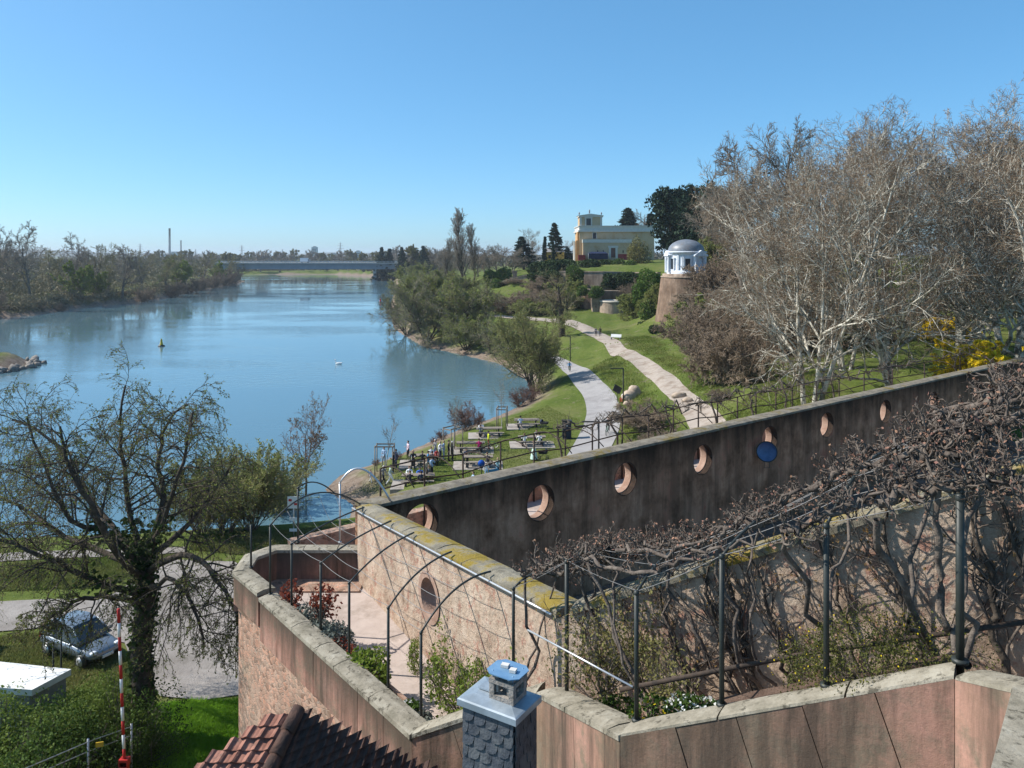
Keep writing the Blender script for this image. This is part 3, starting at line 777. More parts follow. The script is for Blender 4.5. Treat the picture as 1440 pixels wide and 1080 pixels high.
# outline runs anticlockwise seen from above: far side, boxed corner, left wing, notch, ramp
far_end = Vector((W1A.x + 0.2, far[2].y, ZP))
far_pts = [far_end, far[2], far[1], far[0], bx1]
mb = MB()
for a, b in zip(far_pts[:-1], far_pts[1:]): slabs(mb, a - Vector((0, 0, .13)), b - Vector((0, 0, .13)), 0.36, 1.02, max(1, int((b - a).length / 1.2)), rnd=rg)
slabs(mb, bx1 - Vector((0, 0, .13)), bx2 - Vector((0, 0, .13)), 0.42, 0.80, 2, rnd=rg)
slabs(mb, pA - Vector((0, 0, .13)), pB - Vector((0, 0, .13)), 0.40, 1.05, 7, rnd=rg)
mb.build('parapet', M_slab_top, bast)
mb = MB(); slabs(mb, pB - Vector((0, 0, .11)), pC - Vector((0, 0, .11)), 0.38, 1.2, 3, lean=0.42, rnd=rg)
slabs(mb, pC - Vector((0, 0, .11)), pD - Vector((0, 0, .11)), 0.38, 1.3, 2, lean=0.1, rnd=rg)
slabs(mb, pD - Vector((0, 0, .05)), pE - Vector((0, 0, .05)), 0.40, 1.9, 5, lean=0.36, rnd=rg)
slabs(mb, pE - Vector((0, 0, .05)), pF - Vector((0, 0, .05)), 0.45, 1.9, 1, lean=-0.15, rnd=rg)
mb.build('ramp_parapet', M_slab, bast)
# masonry shaft below the parapet
mb = MB()
shaft = [far_end, far[2], far[1], far[0], bx1 + (far[0] - bx1).normalized() * 0.15, pA, pB, pC, pD, pE, pF]
inn = offset_poly(shaft, 0.10)
inn2 = offset_poly(shaft, 1.2)
for k in range(len(shaft) - 1):
    zt = [-0.95, -0.95, -0.95, -0.95, -0.95, -0.95, -1.0, -1.2, -1.3, -1.85, -1.85]
    bt = [inn[k], inn[k + 1], inn2[k + 1], inn2[k]]
    tz = [inn[k].z + zt[k], inn[k + 1].z + zt[k + 1], inn2[k + 1].z + zt[k + 1], inn2[k].z + zt[k]]
    n = 7
    for j in range(1):
        mb.hexa([Vector((p.x, p.y, 1.4)) for p in bt], [Vector((p.x, p.y, z)) for p, z in zip(bt, tz)])
mb.build('rubble_shaft', M_rubble, bast)
# corbel courses under the boxed corner
mb = MB()
for k, (ins, z0, z1) in enumerate(((0.10, -1.12, -0.935), (0.24, -1.28, -1.125))):
    o = offset_poly([far[0], bx1, bx2], ins); i_ = offset_poly([far[0], bx1, bx2], 0.8)
    for q in range(2):
        bt = [o[q], o[q + 1], i_[q + 1], i_[q]]
        mb.hexa([p + Vector((0, 0, z0)) for p in bt], [p + Vector((0, 0, z1)) for p in bt])
mb.build('corbel', M_slab, bast)
# coping stones
def cope(mb, a, b, th, h=0.13, over=0.05, slab=1.3, seed=0):
    L = (V2(b) - V2(a)).length; d = (V2(b) - V2(a)).normalized(); nb = Vector((-d.y, d.x))
    P = lambda u, z, w: (a.x + d.x * u + nb.x * w, a.y + d.y * u + nb.y * w, z)
    z = lambda u: a.z + (b.z - a.z) * u / L - h
    c = coping_mesh(P, L, th, z, h, over, slab, seed)
    return mb.add(c.v, c.f)
mb = MB()
for i, (a, b) in enumerate(zip(far_pts[:-1], far_pts[1:])): cope(mb, a, b, 0.36, seed=20 + i)
cope(mb, bx1, bx2, 0.46, seed=31, over=0.03); cope(mb, pA, pB, 0.40, seed=32)
cope(mb, pB, pC, 0.38, 0.11, seed=33, over=0.02); cope(mb, pC, pD, 0.52, 0.11, seed=34, over=0.02); cope(mb, pD, pE, 0.36, 0.05, seed=35, over=0.004); cope(mb, pE, pF, 0.45, 0.06, seed=36, over=0.01)
mb.build('coping', M_cope, bast)
# broad lichen-covered slab running back from the ramp's end
e2 = D(1391, 1085, 6.0); 
mb = MB(); q = [pF, e2 + Vector((0.0, 0, -0.02)), e2 + Vector((1.3, 0.1, 0.0)), pF + Vector((1.3, 0.5, 0.02))]
q = [Vector((p.x, p.y, p.z)) for p in q]
mb.hexa([p - Vector((0, 0, 0.16)) for p in q], q); mb.build('coping_slab', M_cope, bast)
mb = MB(); q2 = [p + Vector((0.04, 0.02, 0)) for p in q]
mb.hexa([Vector((p.x, p.y, 8)) for p in q2], [p - Vector((0, 0, .17)) for p in q2]); mb.build('pier', M_slab, bast)
# floor of the terrace and of the ramp
fl = [far_end, far[2], far[1], far[0], bx1, pA, pB]
fin = offset_poly(fl, 0.30)
w1p = lambda u: Vector((W1A.x + W1D.x * u, W1A.y + W1D.y * u, 0))
poly = [Vector((p.x, p.y, 0)) for p in fin] + [Vector((pB.x + .5, pB.y + .9, 0)), w1p(9.4) + Vector((.2, .1, 0)), w1p(0) + Vector((.2, .1, 0))]
MB().prism(poly, 9.7, 10.0).build('terrace_floor', M_pave, bast)
r0, r1, r2 = pB + Vector((0.35, 0.55, -1.0)), pC + Vector((.1, .35, -1.15)), pD + Vector((.28, .2, -1.2))
r3 = pE + Vector((.2, .3, -1.5))
s0 = w1p(9.0) + Vector((.1, .1, 10.0)); s1 = Vector((W3A.x + .1, W3A.y + .1, 11.3)); s3 = Vector((W3A.x + W3D.x * W3L, W3A.y + W3D.y * W3L + .1, 14.9))
mb = MB(); quads = [[r0, r1, s1, s0], [r1, r2, s1], [r2, r3, s3, s1]]
for f in quads: mb.add([p for p in f] + [p - Vector((0, 0, .25)) for p in f], [tuple(range(len(f)))])
mb.build('ramp_floor', M_pave, bast)
# flower beds along the inner side of the parapet
o = offset_poly([pA, pB], 0.36); i_ = offset_poly([pA, pB], 0.95)
mb = MB(); mb.hexa([Vector((p.x, p.y, 9.9)) for p in (o[0], o[1], i_[1], i_[0])], [Vector((p.x, p.y, 10.42)) for p in (o[0], o[1], i_[1], i_[0])])
mb.build('flower_bed', M_soil, bast); mb = MB()
o = offset_poly([pD, pE], 0.34); i_ = offset_poly([pD, pE], 1.25)
bt = [o[0], o[1], i_[1], i_[0]]
mb.hexa([p - Vector((0, 0, 1.6)) for p in bt], [p - Vector((0, 0, .28)) for p in bt])
mb.build('flower_bed', M_soil, bast)
# kerb edging of the bed
o = offset_poly([pA, pB], 0.95); i_ = offset_poly([pA, pB], 1.03)
mb = MB(); mb.hexa([Vector((p.x, p.y, 9.9)) for p in (o[0], o[1], i_[1], i_[0])], [Vector((p.x, p.y, 10.46)) for p in (o[0], o[1], i_[1], i_[0])]); mb.build('bed_kerb', M_ring, bast)

# sunken court between the walls
cw = [Vector((W2A.x + W2D.x * u, W2A.y + W2D.y * u)) for u in (0.2, 50)]
poly = [W1A + Vector((.3, .1)), W3A + Vector((.2, .3)), W3A + W3D * W3L + Vector((.1, .2)), cw[1] + Vector((2, -22)), cw[1] + Vector((.2, -.1)), cw[0]]
tag(MB().prism([(p.x, p.y) for p in poly], 6.6, 7.05).build('courtyard', M_brown), kind='structure')
# walkway and outer parapet beyond the pierced wall
root = tag(empty('outer_rampart', (0, 0, 0)), 'outer rampart walk with a low parapet seen through the round openings', 'wall')
n2 = Vector((-W2D.y, W2D.x))
qa, qb = W2A + n2 * .55 - W2D * 1.0, W2A + n2 * .55 + W2D * 44
ra, rb = qa + n2 * 2.6, qb + n2 * 2.6
MB().prism([qa, qb, rb, ra], 9.0, 9.75).build('rampart_walk', M_pave, root)
MB().prism([ra, rb, rb + n2 * .4, ra + n2 * .4], 2.0, 10.45).build('parapet', M_rubble, root)
# ------------------------------------------------------------------ pergola over the terrace and the ramp
def bez(p, c, q, n=16):
    return [p * (1 - t) ** 2 + c * 2 * t * (1 - t) + q * t * t for t in [i / n for i in range(n + 1)]]
def w_at(px, A_, D_):
    k = (px - HX) / F
    return (k * A_.y - A_.x) / (D_.x - k * D_.y)
ARCS = []
def arch(base, top_py, q, rise, label, group, r=0.03, ctrl=0.42, bowr=0.022, name='pergola_arch', bow=True, m=None):
    px = HX + base.x / base.y * F
    top = D(px, top_py, base.y)
    t = empty(name, base, label, 'pergola arch', group)
    o = t.location
    b = MB(); b.tube([(0, 0, -0.15), (0, 0, top.z - base.z)], r, 8); b.tube([(0, 0, -0.01), (0, 0, 0.03)], r * 2.0, 8); b.build('post', m or M_iron, t)
    c = top + (q - top) * ctrl; c.z = max(top.z, q.z) + rise
    pts = bez(top, c, q)
    if bow:
        b = MB(); b.tube([p - base for p in pts], bowr, 6)
        b.blob(tuple(top - base), r * 1.25, 8, 6)
        b.build('bow', m or M_iron, t)
    return pts
wing = offset_poly([pA, pB], 0.46)
def post_on(px, line, z):
    p = on_line(px, line[0], line[1]); return Vector((p.x, p.y, z))
gl = 'iron pergola arches over the river terrace'
wA = {}
for px, tp, ex, lab in ((410, 765, 512, 'slim iron pergola arch behind the red-leaved shrub on the bastion parapet'), (451, 792, 550, 'slim iron pergola arch rising between the red shrub and the grey shrub'),
                        (491, 820, 582, 'slim iron pergola arch rising from the dark low shrub of the bed'), (546, 855, 635, 'slim iron pergola arch whose bow ends above the oval window'),
                        (592, 890, 690, 'slim iron pergola arch next to the clump of daffodils')):
    u = w_at(ex, W1A, W1D); q = W1A + W1D * u
    wA[px] = arch(post_on(px, wing, 10.4), tp, Vector((q.x, q.y, w1top(u) + 0.22)), 0.12, lab, gl)
b380 = G(380, 836, 10.98); q0 = Vector((W1A.x + .1, W1A.y - .1, w1top(0) + .25))
wA[380] = arch(b380, 739, q0, 1.05, 'tall iron pergola arch at the inner corner of the boxed-out parapet', gl)
arch(G(353, 798, 10.98), 738, Vector((W1A.x, W1A.y, w1top(0) + .2)), 0.9, 'lone iron pergola post standing on the boxed-out parapet corner', gl, bow=False)
arch(G(419, 763, 10.98), 686, D(470, 693, 26.0), 0.25, 'flat iron pergola arch on the far parapet beside the bare trees', gl)
u = w_at(549, W2A, W2D); q = W2A + W2D * u
arch(G(478, 763, 10.98), 679, Vector((q.x, q.y, W2T + .12)), 1.1, 'pale metal bow arching onto the end of the dark pierced wall', gl, m=M_zinc, bowr=0.035)
gr = 'iron pergola arches beside the ramp'
lBC = offset_poly([pB, pC], 0.5); lCD = offset_poly([pC, pD], 0.40); lDE = offset_poly([pD, pE], 0.30)
lBC = [lBC[0], lBC[1] + (lBC[1] - lBC[0])]; lCD = [lCD[0] - (lCD[1] - lCD[0]) * .5, lCD[1]]
lDE = [lDE[0], lDE[1] + (lDE[1] - lDE[0])]
wR = []
def w3pt(px, dz):
    u = w_at(px, W3A, W3D); q = W3A + W3D * u
    return Vector((q.x, q.y + .15, w3top(u) + dz))
b = on_line(722, *lBC); b.z = 12.2
u = W1L - 0.35; q = W1A + W1D * u
wR.append(arch(b, 828, Vector((q.x + .2, q.y + .25, w1top(u) + .55)), 0.35, 'iron pergola arch standing behind the slate chimney', gr))
b = on_line(797, *lCD); b.z = 12.35
wR.append(arch(b, 790, w3pt(900, 0.55), 0.35, 'iron pergola arch on the short return of the ramp parapet', gr, r=0.036))
for px, tp, ex, dz, rise, r, lab in ((895, 834, 985, .45, .35, .032, 'iron pergola arch above the outer corner of the ramp parapet'), (1015, 783, 1134, .5, .35, .034, 'iron pergola arch beside the white flowers on the ramp'),
                        (1162, 740, 1292, .75, .45, .036, 'iron pergola arch rising out of the yellow-flowered bush'), (1350, 700, 1475, 0.95, .45, .045, 'thick dark iron pergola arch at the upper end of the ramp')):
    b = on_line(px, *lDE)
    wR.append(arch(b, tp, w3pt(ex, dz), rise, lab, gr, r=r))
b = lDE[1].copy(); b = on_line(1560, *lDE)
wR.append(arch(b, 650, w3pt(1640, 1.0), .35, 'iron pergola arch beyond the thick post at the top of the ramp', gr))
# wires strung from arch to arch
def at(pts, f):
    i = min(int(f * (len(pts) - 1)), len(pts) - 2); t = f * (len(pts) - 1) - i
    return pts[i] * (1 - t) + pts[i + 1] * t
def wire(fr, arcs, sag, lab, grp, r=0.006):
    pts = []
    for a, c in zip(arcs[:-1], arcs[1:]):
        p, q = at(a, fr), at(c, fr)
        for k in range(6):
            t = k / 6; v = p + (q - p) * t; v.z -= sag * 4 * t * (1 - t); pts.append(v)
    pts.append(at(arcs[-1], fr))
    o = pts[0].copy(); b = MB().tube([p - o for p in pts], r, 4)
    w_ = b.build('trellis_wire', M_wire); w_.location = o
    return tag(w_, lab, 'wire', grp)
la = [wA[k] for k in (380, 410, 451, 491, 546, 592)]
for i, f in enumerate((0.02, 0.18, 0.36, 0.54, 0.72)):
    wire(f, la, 0.05, '%s thin trellis wire up from the post heads of the river terrace' % ORD[i], 'trellis wires over the river terrace', 0.007)
for i, f in enumerate((0.02, 0.16, 0.32, 0.48, 0.64, 0.80, 0.95)):
    wire(f, wR, 0.03, '%s thin trellis wire up from the post heads beside the ramp' % ORD[i], 'trellis wires beside the ramp', 0.005)
# pipes
def pipe(pts, r, m, lab):
    o = pts[0].copy(); x = MB().tube([p - o for p in pts], r, 8).build('pipe', m); x.location = o
    return tag(x, lab, 'pipe')
nf = Vector((W1D.y, -W1D.x)) * 0.10
pp = []
for i in range(12):
    u = -0.2 + (W1L + 0.1) * i / 11; q = W1A + W1D * u + nf
    pp.append(Vector((q.x, q.y, w1top(max(u, 0)) + 0.06)))
pipe(pp, 0.024, M_zinc, 'bright galvanised pipe running along the mossy top of the plaster wall')
pipe([D(742, 886, 13.2), D(800, 917, 12.4), D(890, 966, 11.2)], 0.016, M_zinc, 'bright galvanised pipe slanting down behind the chimney')
pipe([D(872, 970, 11.3), D(1000, 945, 10.9), D(1140, 918, 10.6), D(1300, 895, 10.2), D(1460, 872, 9.8)], 0.035, M_rust, 'dull iron rail fixed low along the vine-covered wall')

# ------------------------------------------------------------------ outer pergola beyond the pierced wall
n2v = Vector((n2.x, n2.y, 0)); d2v = Vector((W2D.x, W2D.y, 0))
oa = Vector((W2A.x, W2A.y, 0)) + n2v * 3.1; ob = oa + d2v * 50
tops = []
for i, px in enumerate((535, 597, 651, 704, 751, 795, 833, 875, 912, 947, 982, 1009, 1037, 1063, 1091, 1114, 1148, 1180, 1215, 1255, 1300, 1350, 1400)):
    p = on_line(px, oa, ob); p.z = 9.9
    tz = 12.35 + (0.15 if px > 700 else 0) + 0.08 * math.sin(i * 2.1)
    t = empty('pergola_arch', p, None, 'pergola arch', 'rusty posts of the outer pergola')
    t['label'] = 'rusty post of the outer pergola, %s from the river end, with a low bow' % ORD[i]
    MB().tube([(0, 0, -.2), (0, 0, tz - 9.9)], 0.04, 6).build('post', M_rust, t)
    e = -n2v * 2.3
    pts = bez(Vector((0, 0, tz - 9.9)), Vector((e.x * .5, e.y * .5, tz - 9.9 + .55)), Vector((e.x, e.y, W2T - 9.9 + .1)), 8)
    MB().tube(pts, 0.022, 5).build('bow', M_rust, t)
    tops.append(Vector((p.x, p.y, tz)))
for k, dz in enumerate((0.0, -0.75)):
    pts = [p + Vector((0, 0, dz)) for p in tops]; o = pts[0].copy()
    x = MB().tube([p - o for p in pts], 0.03, 5).build('pergola_rail', M_rust); x.location = o
    tag(x, ('rusty top rail joining the posts of the outer pergola', 'rusty lower rail joining the posts of the outer pergola')[k], 'rail')
M_vine = mat('old_vine_wood', (0.07, 0.055, 0.042), (0.17, 0.14, 0.11), scale=8, rough=.95)
rngv = np.random.default_rng(31)
for i in range(5, len(tops) - 1, 2):
    o = tops[i].copy(); o.z = 10.0; t = empty('grape_vine', o, 'gnarled bare vine on the outer pergola, %s from the river end' % ORD[i // 2], 'vine', 'vines on the outer pergola')
    a, b = np.array(tops[i] - o), np.array(tops[min(i + 2, len(tops) - 1)] - o); n = 16
    P = a + (b - a) * np.linspace(-.12, 1, n)[:, None]; P += rngv.normal(size=P.shape) * np.array([.12, .12, .16]); P[:, 2] += .12
    up_ = np.concatenate([np.linspace([.1, .1, 0], P[0], 7) + rngv.normal(size=(7, 3)) * .08, P])[None]
    ms = (up_, np.linspace(.06, .022, up_.shape[1])[None])
    s1 = sprout(ms, 34, rngv, .2, 1, 60, 0, .5, .3, 0, 7, .35, .10, .4, rmin=.014, lmin=.45); s2 = sprout(s1, 4, rngv, .2, 1, 50, .5, .7, .3, .3, 5, .35, .05, .5, rmin=.010)
    link('stem', np_mesh('stem', tube_parts([ms], (6,), (0,))), t, [M_vine]); link('shoots', np_mesh('shoots', tube_parts([s1, s2], (4, 3), (0, 0))), t, [M_vine])
# round dish on the dark wall
u = w_at(1064, W2A, W2D); q = W2A + W2D * u
nfr = Vector((W2D.y, -W2D.x, 0))
dc = Vector((q.x, q.y, CZ - (632 - HY) / F * q.y)) + nfr * 0.55
t = empty('round_dish', dc, 'round blue dish on a bracket hanging on the dark pierced wall', 'dish')
bl = mat('blue_enamel', (0.03, 0.07, 0.16), (0.06, 0.12, 0.24), scale=4, rough=0.35, spec=0.5)
ax = Vector((-0.25, -1.0, 0.25)).normalized(); uu = ax.orthogonal().normalized(); vv = ax.cross(uu)
mb = MB(); vs = []; prof = [(0.0, -0.10), (0.18, -0.09), (0.34, -0.05), (0.44, 0.0), (0.46, 0.02), (0.44, -0.03), (0.30, -0.10), (0.0, -0.16)]
for r_, h in prof:
    for j in range(28):
        a = 2 * math.pi * j / 28; vs.append(uu * r_ * math.cos(a) + vv * r_ * math.sin(a) + ax * h)
mb.add(vs, [(i * 28 + j, i * 28 + (j + 1) % 28, (i + 1) * 28 + (j + 1) % 28, (i + 1) * 28 + j) for i in range(len(prof) - 1) for j in range(28)], 0, True); mb.build('dish', bl, t)
MB().ring((0, 0, 0.0), ax, 0.46, 0.025, 28, 6).build('rim', M_iron, t)
MB().tube([-ax * .12, -ax * .3 + Vector((0, 0, -.1)), -nfr * 0.56 + Vector((0, 0, -.15))], 0.03, 6).tube([Vector((-.12, 0, -.42)), Vector((-.12, 0, -.75)), Vector((.12, 0, -.75)), Vector((.12, 0, -.42))], 0.015, 5).build('bracket', M_iron, t)

# ------------------------------------------------------------------ slate-hung chimney
M_slate = mat('slate', (0.032, 0.037, 0.046), (0.075, 0.083, 0.098), scale=7, rough=0.55, spec=0.45, bump=0.25, bscale=30, c3=(0.10, 0.105, 0.11), s3=2.5)
M_sheet = mat('zinc_sheet', (0.25, 0.30, 0.345), (0.37, 0.42, 0.46), scale=3.5, rough=0.42, spec=0.5, metal=0.35, c3=(0.25, 0.29, 0.32), s3=2.0)
M_conc = mat('weathered_concrete', (0.20, 0.175, 0.15), (0.34, 0.31, 0.28), scale=8, rough=0.95, bump=0.4, bscale=30)
zc = CZ - (1011 - HY) / F * 9.5
cf, cl, cr = D(725, 1011, 9.5), G(644, 981, zc), G(765, 979, zc)
el = (cl - cf).normalized(); er = Vector((-el.y, el.x, 0)) * (1 if Vector((-el.y, el.x, 0)).dot(cr - cf) > 0 else -1)
Ll, Lr = (cl - cf).length, (cr - cf).length
ch = empty('slate_chimney', cf + (el * Ll + er * Lr) * .5 - Vector((0, 0, 3.0)), 'tall chimney hung with dark rounded slates, blue-grey metal cap and concrete pot', 'chimney')
co = ch.location
loc = lambda a, b_, z: cf + el * a + er * b_ + Vector((0, 0, z)) - co
ins = 0.055
mb = MB(); mb.hexa([loc(ins, ins, -5), loc(Ll - ins, ins, -5), loc(Ll - ins, Lr - ins, -5), loc(ins, Lr - ins, -5)][::1], [loc(ins, ins, -.05), loc(Ll - ins, ins, -.05), loc(Ll - ins, Lr - ins, -.05), loc(ins, Lr - ins, -.05)]); mb.build('stack', mat('slate_underlay', (0.02, 0.022, 0.026), rough=0.9), ch)
def slates(face_o, du, L, nout, rows, wdt, hgt, seed):
    mb = MB(); rg = random.Random(seed)
    for r_ in range(rows):
        z1 = -0.06 - r_ * hgt * 0.74; off = (r_ % 2) * wdt * 0.5
        k = -1
        while True:
            a0 = k * wdt + off; a1 = a0 + wdt * 0.96; k += 1
            if a0 > L: break
            a0, a1 = max(a0, 0.0), min(a1, L)
            if a1 - a0 < 0.02: continue
            z0 = z1 - hgt * (1 + rg.uniform(-.03, .03)); c = (a1 - a0)
            # rounded lower corner, as old German slating has
            pr = [(a0, z1), (a1, z1), (a1, z0 + hgt * .42), (a1 - c * .12, z0 + hgt * .16), (a1 - c * .38, z0 + .004), (a0 + .01, z0), (a0, z0 + .01)]
            o1 = 0.004; o2 = 0.026 + rg.uniform(0, .008)
            P = lambda a, z, t: face_o + du * a + Vector((0, 0, z)) + nout * (o1 + (o2 - o1) * min(max((z1 - z) / hgt, 0), 1) + t)
            n = len(pr); fr = [P(a, z, .008) for a, z in pr]; bk = [P(a, z, 0) for a, z in pr]
            mb.add(fr + bk, [tuple(range(n))] + [(i, i + n, (i + 1) % n + n, (i + 1) % n) for i in range(n)])
    bmx = bmesh.new(); me = mb.mesh('slates'); bmx.from_mesh(me); bmesh.ops.recalc_face_normals(bmx, faces=bmx.faces); bmx.to_mesh(me); bmx.free()
    return me
for fo, du, L, no, sd in ((loc(Ll - ins, ins, 0), -el, Ll - 2 * ins, -er, 1), (loc(ins, ins, 0), er, Lr - 2 * ins, -el, 2)):
    link('slate_hanging', slates(fo, du, L, no, 20, 0.178, 0.205, sd), ch, [M_slate])
mb = MB()
prof = [(-.035, -.035, -.10), (-.035, -.035, -.012), (0.0, 0.0, 0.0)]
ring4 = lambda i_, z: [loc(i_, i_, z), loc(Ll - i_, i_, z), loc(Ll - i_, Lr - i_, z), loc(i_, Lr - i_, z)]
A = ring4(-.01, -.09) + ring4(-.01, -.012) + ring4(.012, 0.0) + ring4(.16, .035)
mb.add(A, [(i + 4 * k, (i + 1) % 4 + 4 * k, (i + 1) % 4 + 4 * k + 4, i + 4 * k + 4) for k in range(3) for i in range(4)] + [(12, 13, 14, 15)])
mb.build('metal_cap', M_sheet, ch)
MB().box(tuple(loc(Ll * .72, Lr * .55, .055)), (.20, .17, .02), math.atan2(el.y, el.x)).build('cap_hatch', M_sheet, ch)
pc = loc(Ll * .36, Lr * .52, .035); az = math.atan2(el.y, el.x)
Mz = Matrix.Rotation(az, 3, 'Z'); pl = lambda x, y, z: tuple(Vector(pc) + Mz @ Vector((x, y, z)))
pot = MB()
pot.box(pl(0, 0, .03), (.36, .32, .06), az)
for sx in (-1, 1):
    for sy in (-1, 1):
        pot.box(pl(sx * .145, sy * .125, .13), (.07, .07, .145), az)
pot.box(pl(0, 0, .11), (.30, .05, .04), az); pot.box(pl(0, 0, .228), (.37, .33, .055), az)
for sx in (-1, 1): pot.box(pl(sx * .11, 0, .275), (.09, .24, .05), az)
for x_ in (-.08, .08): pot.box(pl(x_, 0, .15), (.03, .26, .13), az)
pb = pot.build('chimney_pot', M_conc, ch)
rain = MB(); oc = [(-.24, -.12), (-.15, -.20), (.15, -.20), (.24, -.12), (.24, .12), (.15, .20), (-.15, .20), (-.24, .12)]
rain.add([pl(x, y, .325) for x, y in oc] + [pl(x, y, .337) for x, y in oc], [tuple(range(7, -1, -1)), tuple(range(8, 16))] + [(i, (i + 1) % 8, (i + 1) % 8 + 8, i + 8) for i in range(8)])
for sx in (-1, 1):
    for sy in (-1, 1): rain.tube([pl(sx * .15, sy * .12, .25), pl(sx * .15, sy * .12, .345)], .007, 5)
rain.build('rain_plate', mat('sky_tinted_zinc', (0.16, 0.30, 0.46), (0.24, 0.40, 0.56), scale=4, rough=0.35, spec=0.5, metal=0.4), ch)  # reflected sky blue put into the zinc's base colour
for x_, s_ in ((-.09, .085), (.06, .10)): MB().box(pl(x_, .02 if x_ < 0 else -.03, .358), (s_, .075, .035), az + .2).build('weight_stone', mat('pale_stone', (0.5, 0.48, 0.44), (0.6, 0.58, 0.55), scale=9), ch)

# ------------------------------------------------------------------ tiled roof below the bastion
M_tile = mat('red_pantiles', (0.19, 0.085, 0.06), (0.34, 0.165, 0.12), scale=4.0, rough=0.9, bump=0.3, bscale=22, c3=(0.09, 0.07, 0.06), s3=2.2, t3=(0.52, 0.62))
M_tile_dk = mat('mossy_shaded_tiles', (0.045, 0.032, 0.028), (0.11, 0.06, 0.045), scale=4.0, rough=0.9, bump=0.4, bscale=22, c3=(0.07, 0.075, 0.02), s3=3.0, t3=(0.66, 0.72))  # dark base carries the turned-away slope's shade; green flecks are moss
A0h = D(418, 1004, 13.0); A1h = D(381, 1082, 12.3)
hd = A1h - A0h
roof = empty('tiled_roof', A0h, 'old red pantile roof with a dark ridge below the bastion wall', 'roof')
def roof_rows(side, nrow, d_row):
    mb = MB(); ex = Vector((-1, 0, 0)) if side < 0 else Vector((0.77, 0.64, 0)).normalized()
    nrmv = ex.cross(hd).normalized()
    if nrmv.z < 0: nrmv = -nrmv
    ts = [i * d_row for i in range(nrow + 1)]
    for i in range(nrow):
        h0, h1 = A0h + hd * ts[i], A0h + hd * (ts[i + 1] + d_row * .12)
        def length(h):
            best = 0.05
            for k in range(1, 200):
                a = k * 0.05; p = h + ex * a; px, py = HX + p.x / p.y * F, HY + (CZ - p.z) / p.y * F
                if side < 0: edge = 360 - (py - 1015) * (90 / 65)
                else: edge = 440 + (py - 1002) * (170 / 76)
                if (px < edge) if side < 0 else (px > edge): break
                best = a
            return best
        L = length((h0 + h1) * .5); k = max(2, int(L / 0.036)); rowj = 0.03 * math.sin(i * 7.3)
        vs = []; 
        for j in range(k + 1):
            a = min(0.036 * j, L); ph = 2 * math.pi * (a + rowj) / 0.215
            wv = 0.022 * math.cos(ph) + 0.010 * math.cos(2 * ph)
            e = 0.01 * math.sin(i * 3.1 + math.floor((a + rowj) / .215) * 5.7)
            vs += [h0 + ex * a + nrmv * (wv + 0.0) - A0h, h1 + ex * a + nrmv * (wv + 0.05 + e) - A0h, h1 + ex * a + nrmv * (wv + 0.02 + e) - A0h]
        fs = []
        for j in range(k): b_ = 3 * j; c_ = b_ + 3; fs += [(b_, c_, c_ + 1, b_ + 1), (b_ + 1, c_ + 1, c_ + 2, b_ + 2)]
        e_ = 3 * k
        # thickness at the verge
        vs += [vs[e_] - nrmv * .09, vs[e_ + 1] - nrmv * .09]; fs.append((e_, e_ + 1, e_ + 4, e_ + 3))
        mb.add(vs, fs, 0, False)
    return mb
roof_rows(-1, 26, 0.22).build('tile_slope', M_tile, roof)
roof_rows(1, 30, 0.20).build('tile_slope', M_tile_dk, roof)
mb = MB()
for i in range(12):
    p = hd * (i * .42 - .08); q = hd * (i * .42 + .40)
    mb.tube([p + Vector((0, 0, .03)), q + Vector((0, 0, .055))], [0.105, 0.125], 12)
mb.build('ridge_tiles', M_tile_dk, roof)
mb = MB(); p0, p1, p2 = A0h - A0h + Vector((.1, -.2, -.5)), hd * 4 + Vector((-5, .1, -.6)), hd * 4 + Vector((4.2, 2.3, -.8))
mb.prism([p0, p1, p2], [-10] * 3, [p0.z - .1, p1.z, p2.z - .2]); mb.build('house_wall', M_rubble, roof)
# small stone at the upper end of the roof
# ------------------------------------------------------------------ bare and budding trees
B_grey = mat('grey_bark', (0.10, 0.085, 0.07), (0.19, 0.165, 0.14), scale=5, rough=0.95, bump=0.5, bscale=12)
B_dark = mat('dark_bark', (0.045, 0.036, 0.028), (0.10, 0.08, 0.062), scale=6, rough=0.95, bump=0.6, bscale=14)
B_plane = mat('plane_bark', (0.42, 0.385, 0.31), (0.66, 0.62, 0.53), scale=2.2, rough=0.9, c3=(0.15, 0.135, 0.10), s3=1.4, t3=(0.50, 0.56))
T_brown = mat('brown_twigs', (0.18, 0.135, 0.095), (0.29, 0.225, 0.165), scale=0.35, rough=0.95, rand=0.15)
T_grey = mat('grey_twigs', (0.17, 0.145, 0.115), (0.29, 0.25, 0.205), scale=0.3, rough=0.95, rand=0.18)
T_plane = mat('plane_twigs', (0.165, 0.115, 0.074), (0.275, 0.195, 0.128), scale=0.35, rough=0.95, rand=0.12)
T_olive = mat('olive_twigs', (0.17, 0.15, 0.075), (0.28, 0.255, 0.135), scale=0.3, rough=0.95, rand=0.12)
T_red = mat('reddish_twigs', (0.13, 0.075, 0.06), (0.22, 0.14, 0.115), scale=0.5, rough=0.95, rand=0.1)
L_fresh = leaf_mat('fresh_leaves', (0.13, 0.19, 0.025), (0.22, 0.27, 0.05), scale=0.3)
L_willow = leaf_mat('willow_leaves', (0.22, 0.25, 0.065), (0.33, 0.35, 0.12), scale=0.25)
L_dark = leaf_mat('evergreen_leaves', (0.018, 0.036, 0.012), (0.045, 0.075, 0.02), scale=0.6, trans=0.15)
L_needle = leaf_mat('needles', (0.012, 0.028, 0.018), (0.030, 0.055, 0.030), scale=0.5, trans=0.1)
L_mid = leaf_mat('green_leaves', (0.045, 0.085, 0.015), (0.095, 0.15, 0.03), scale=0.6, trans=0.3)
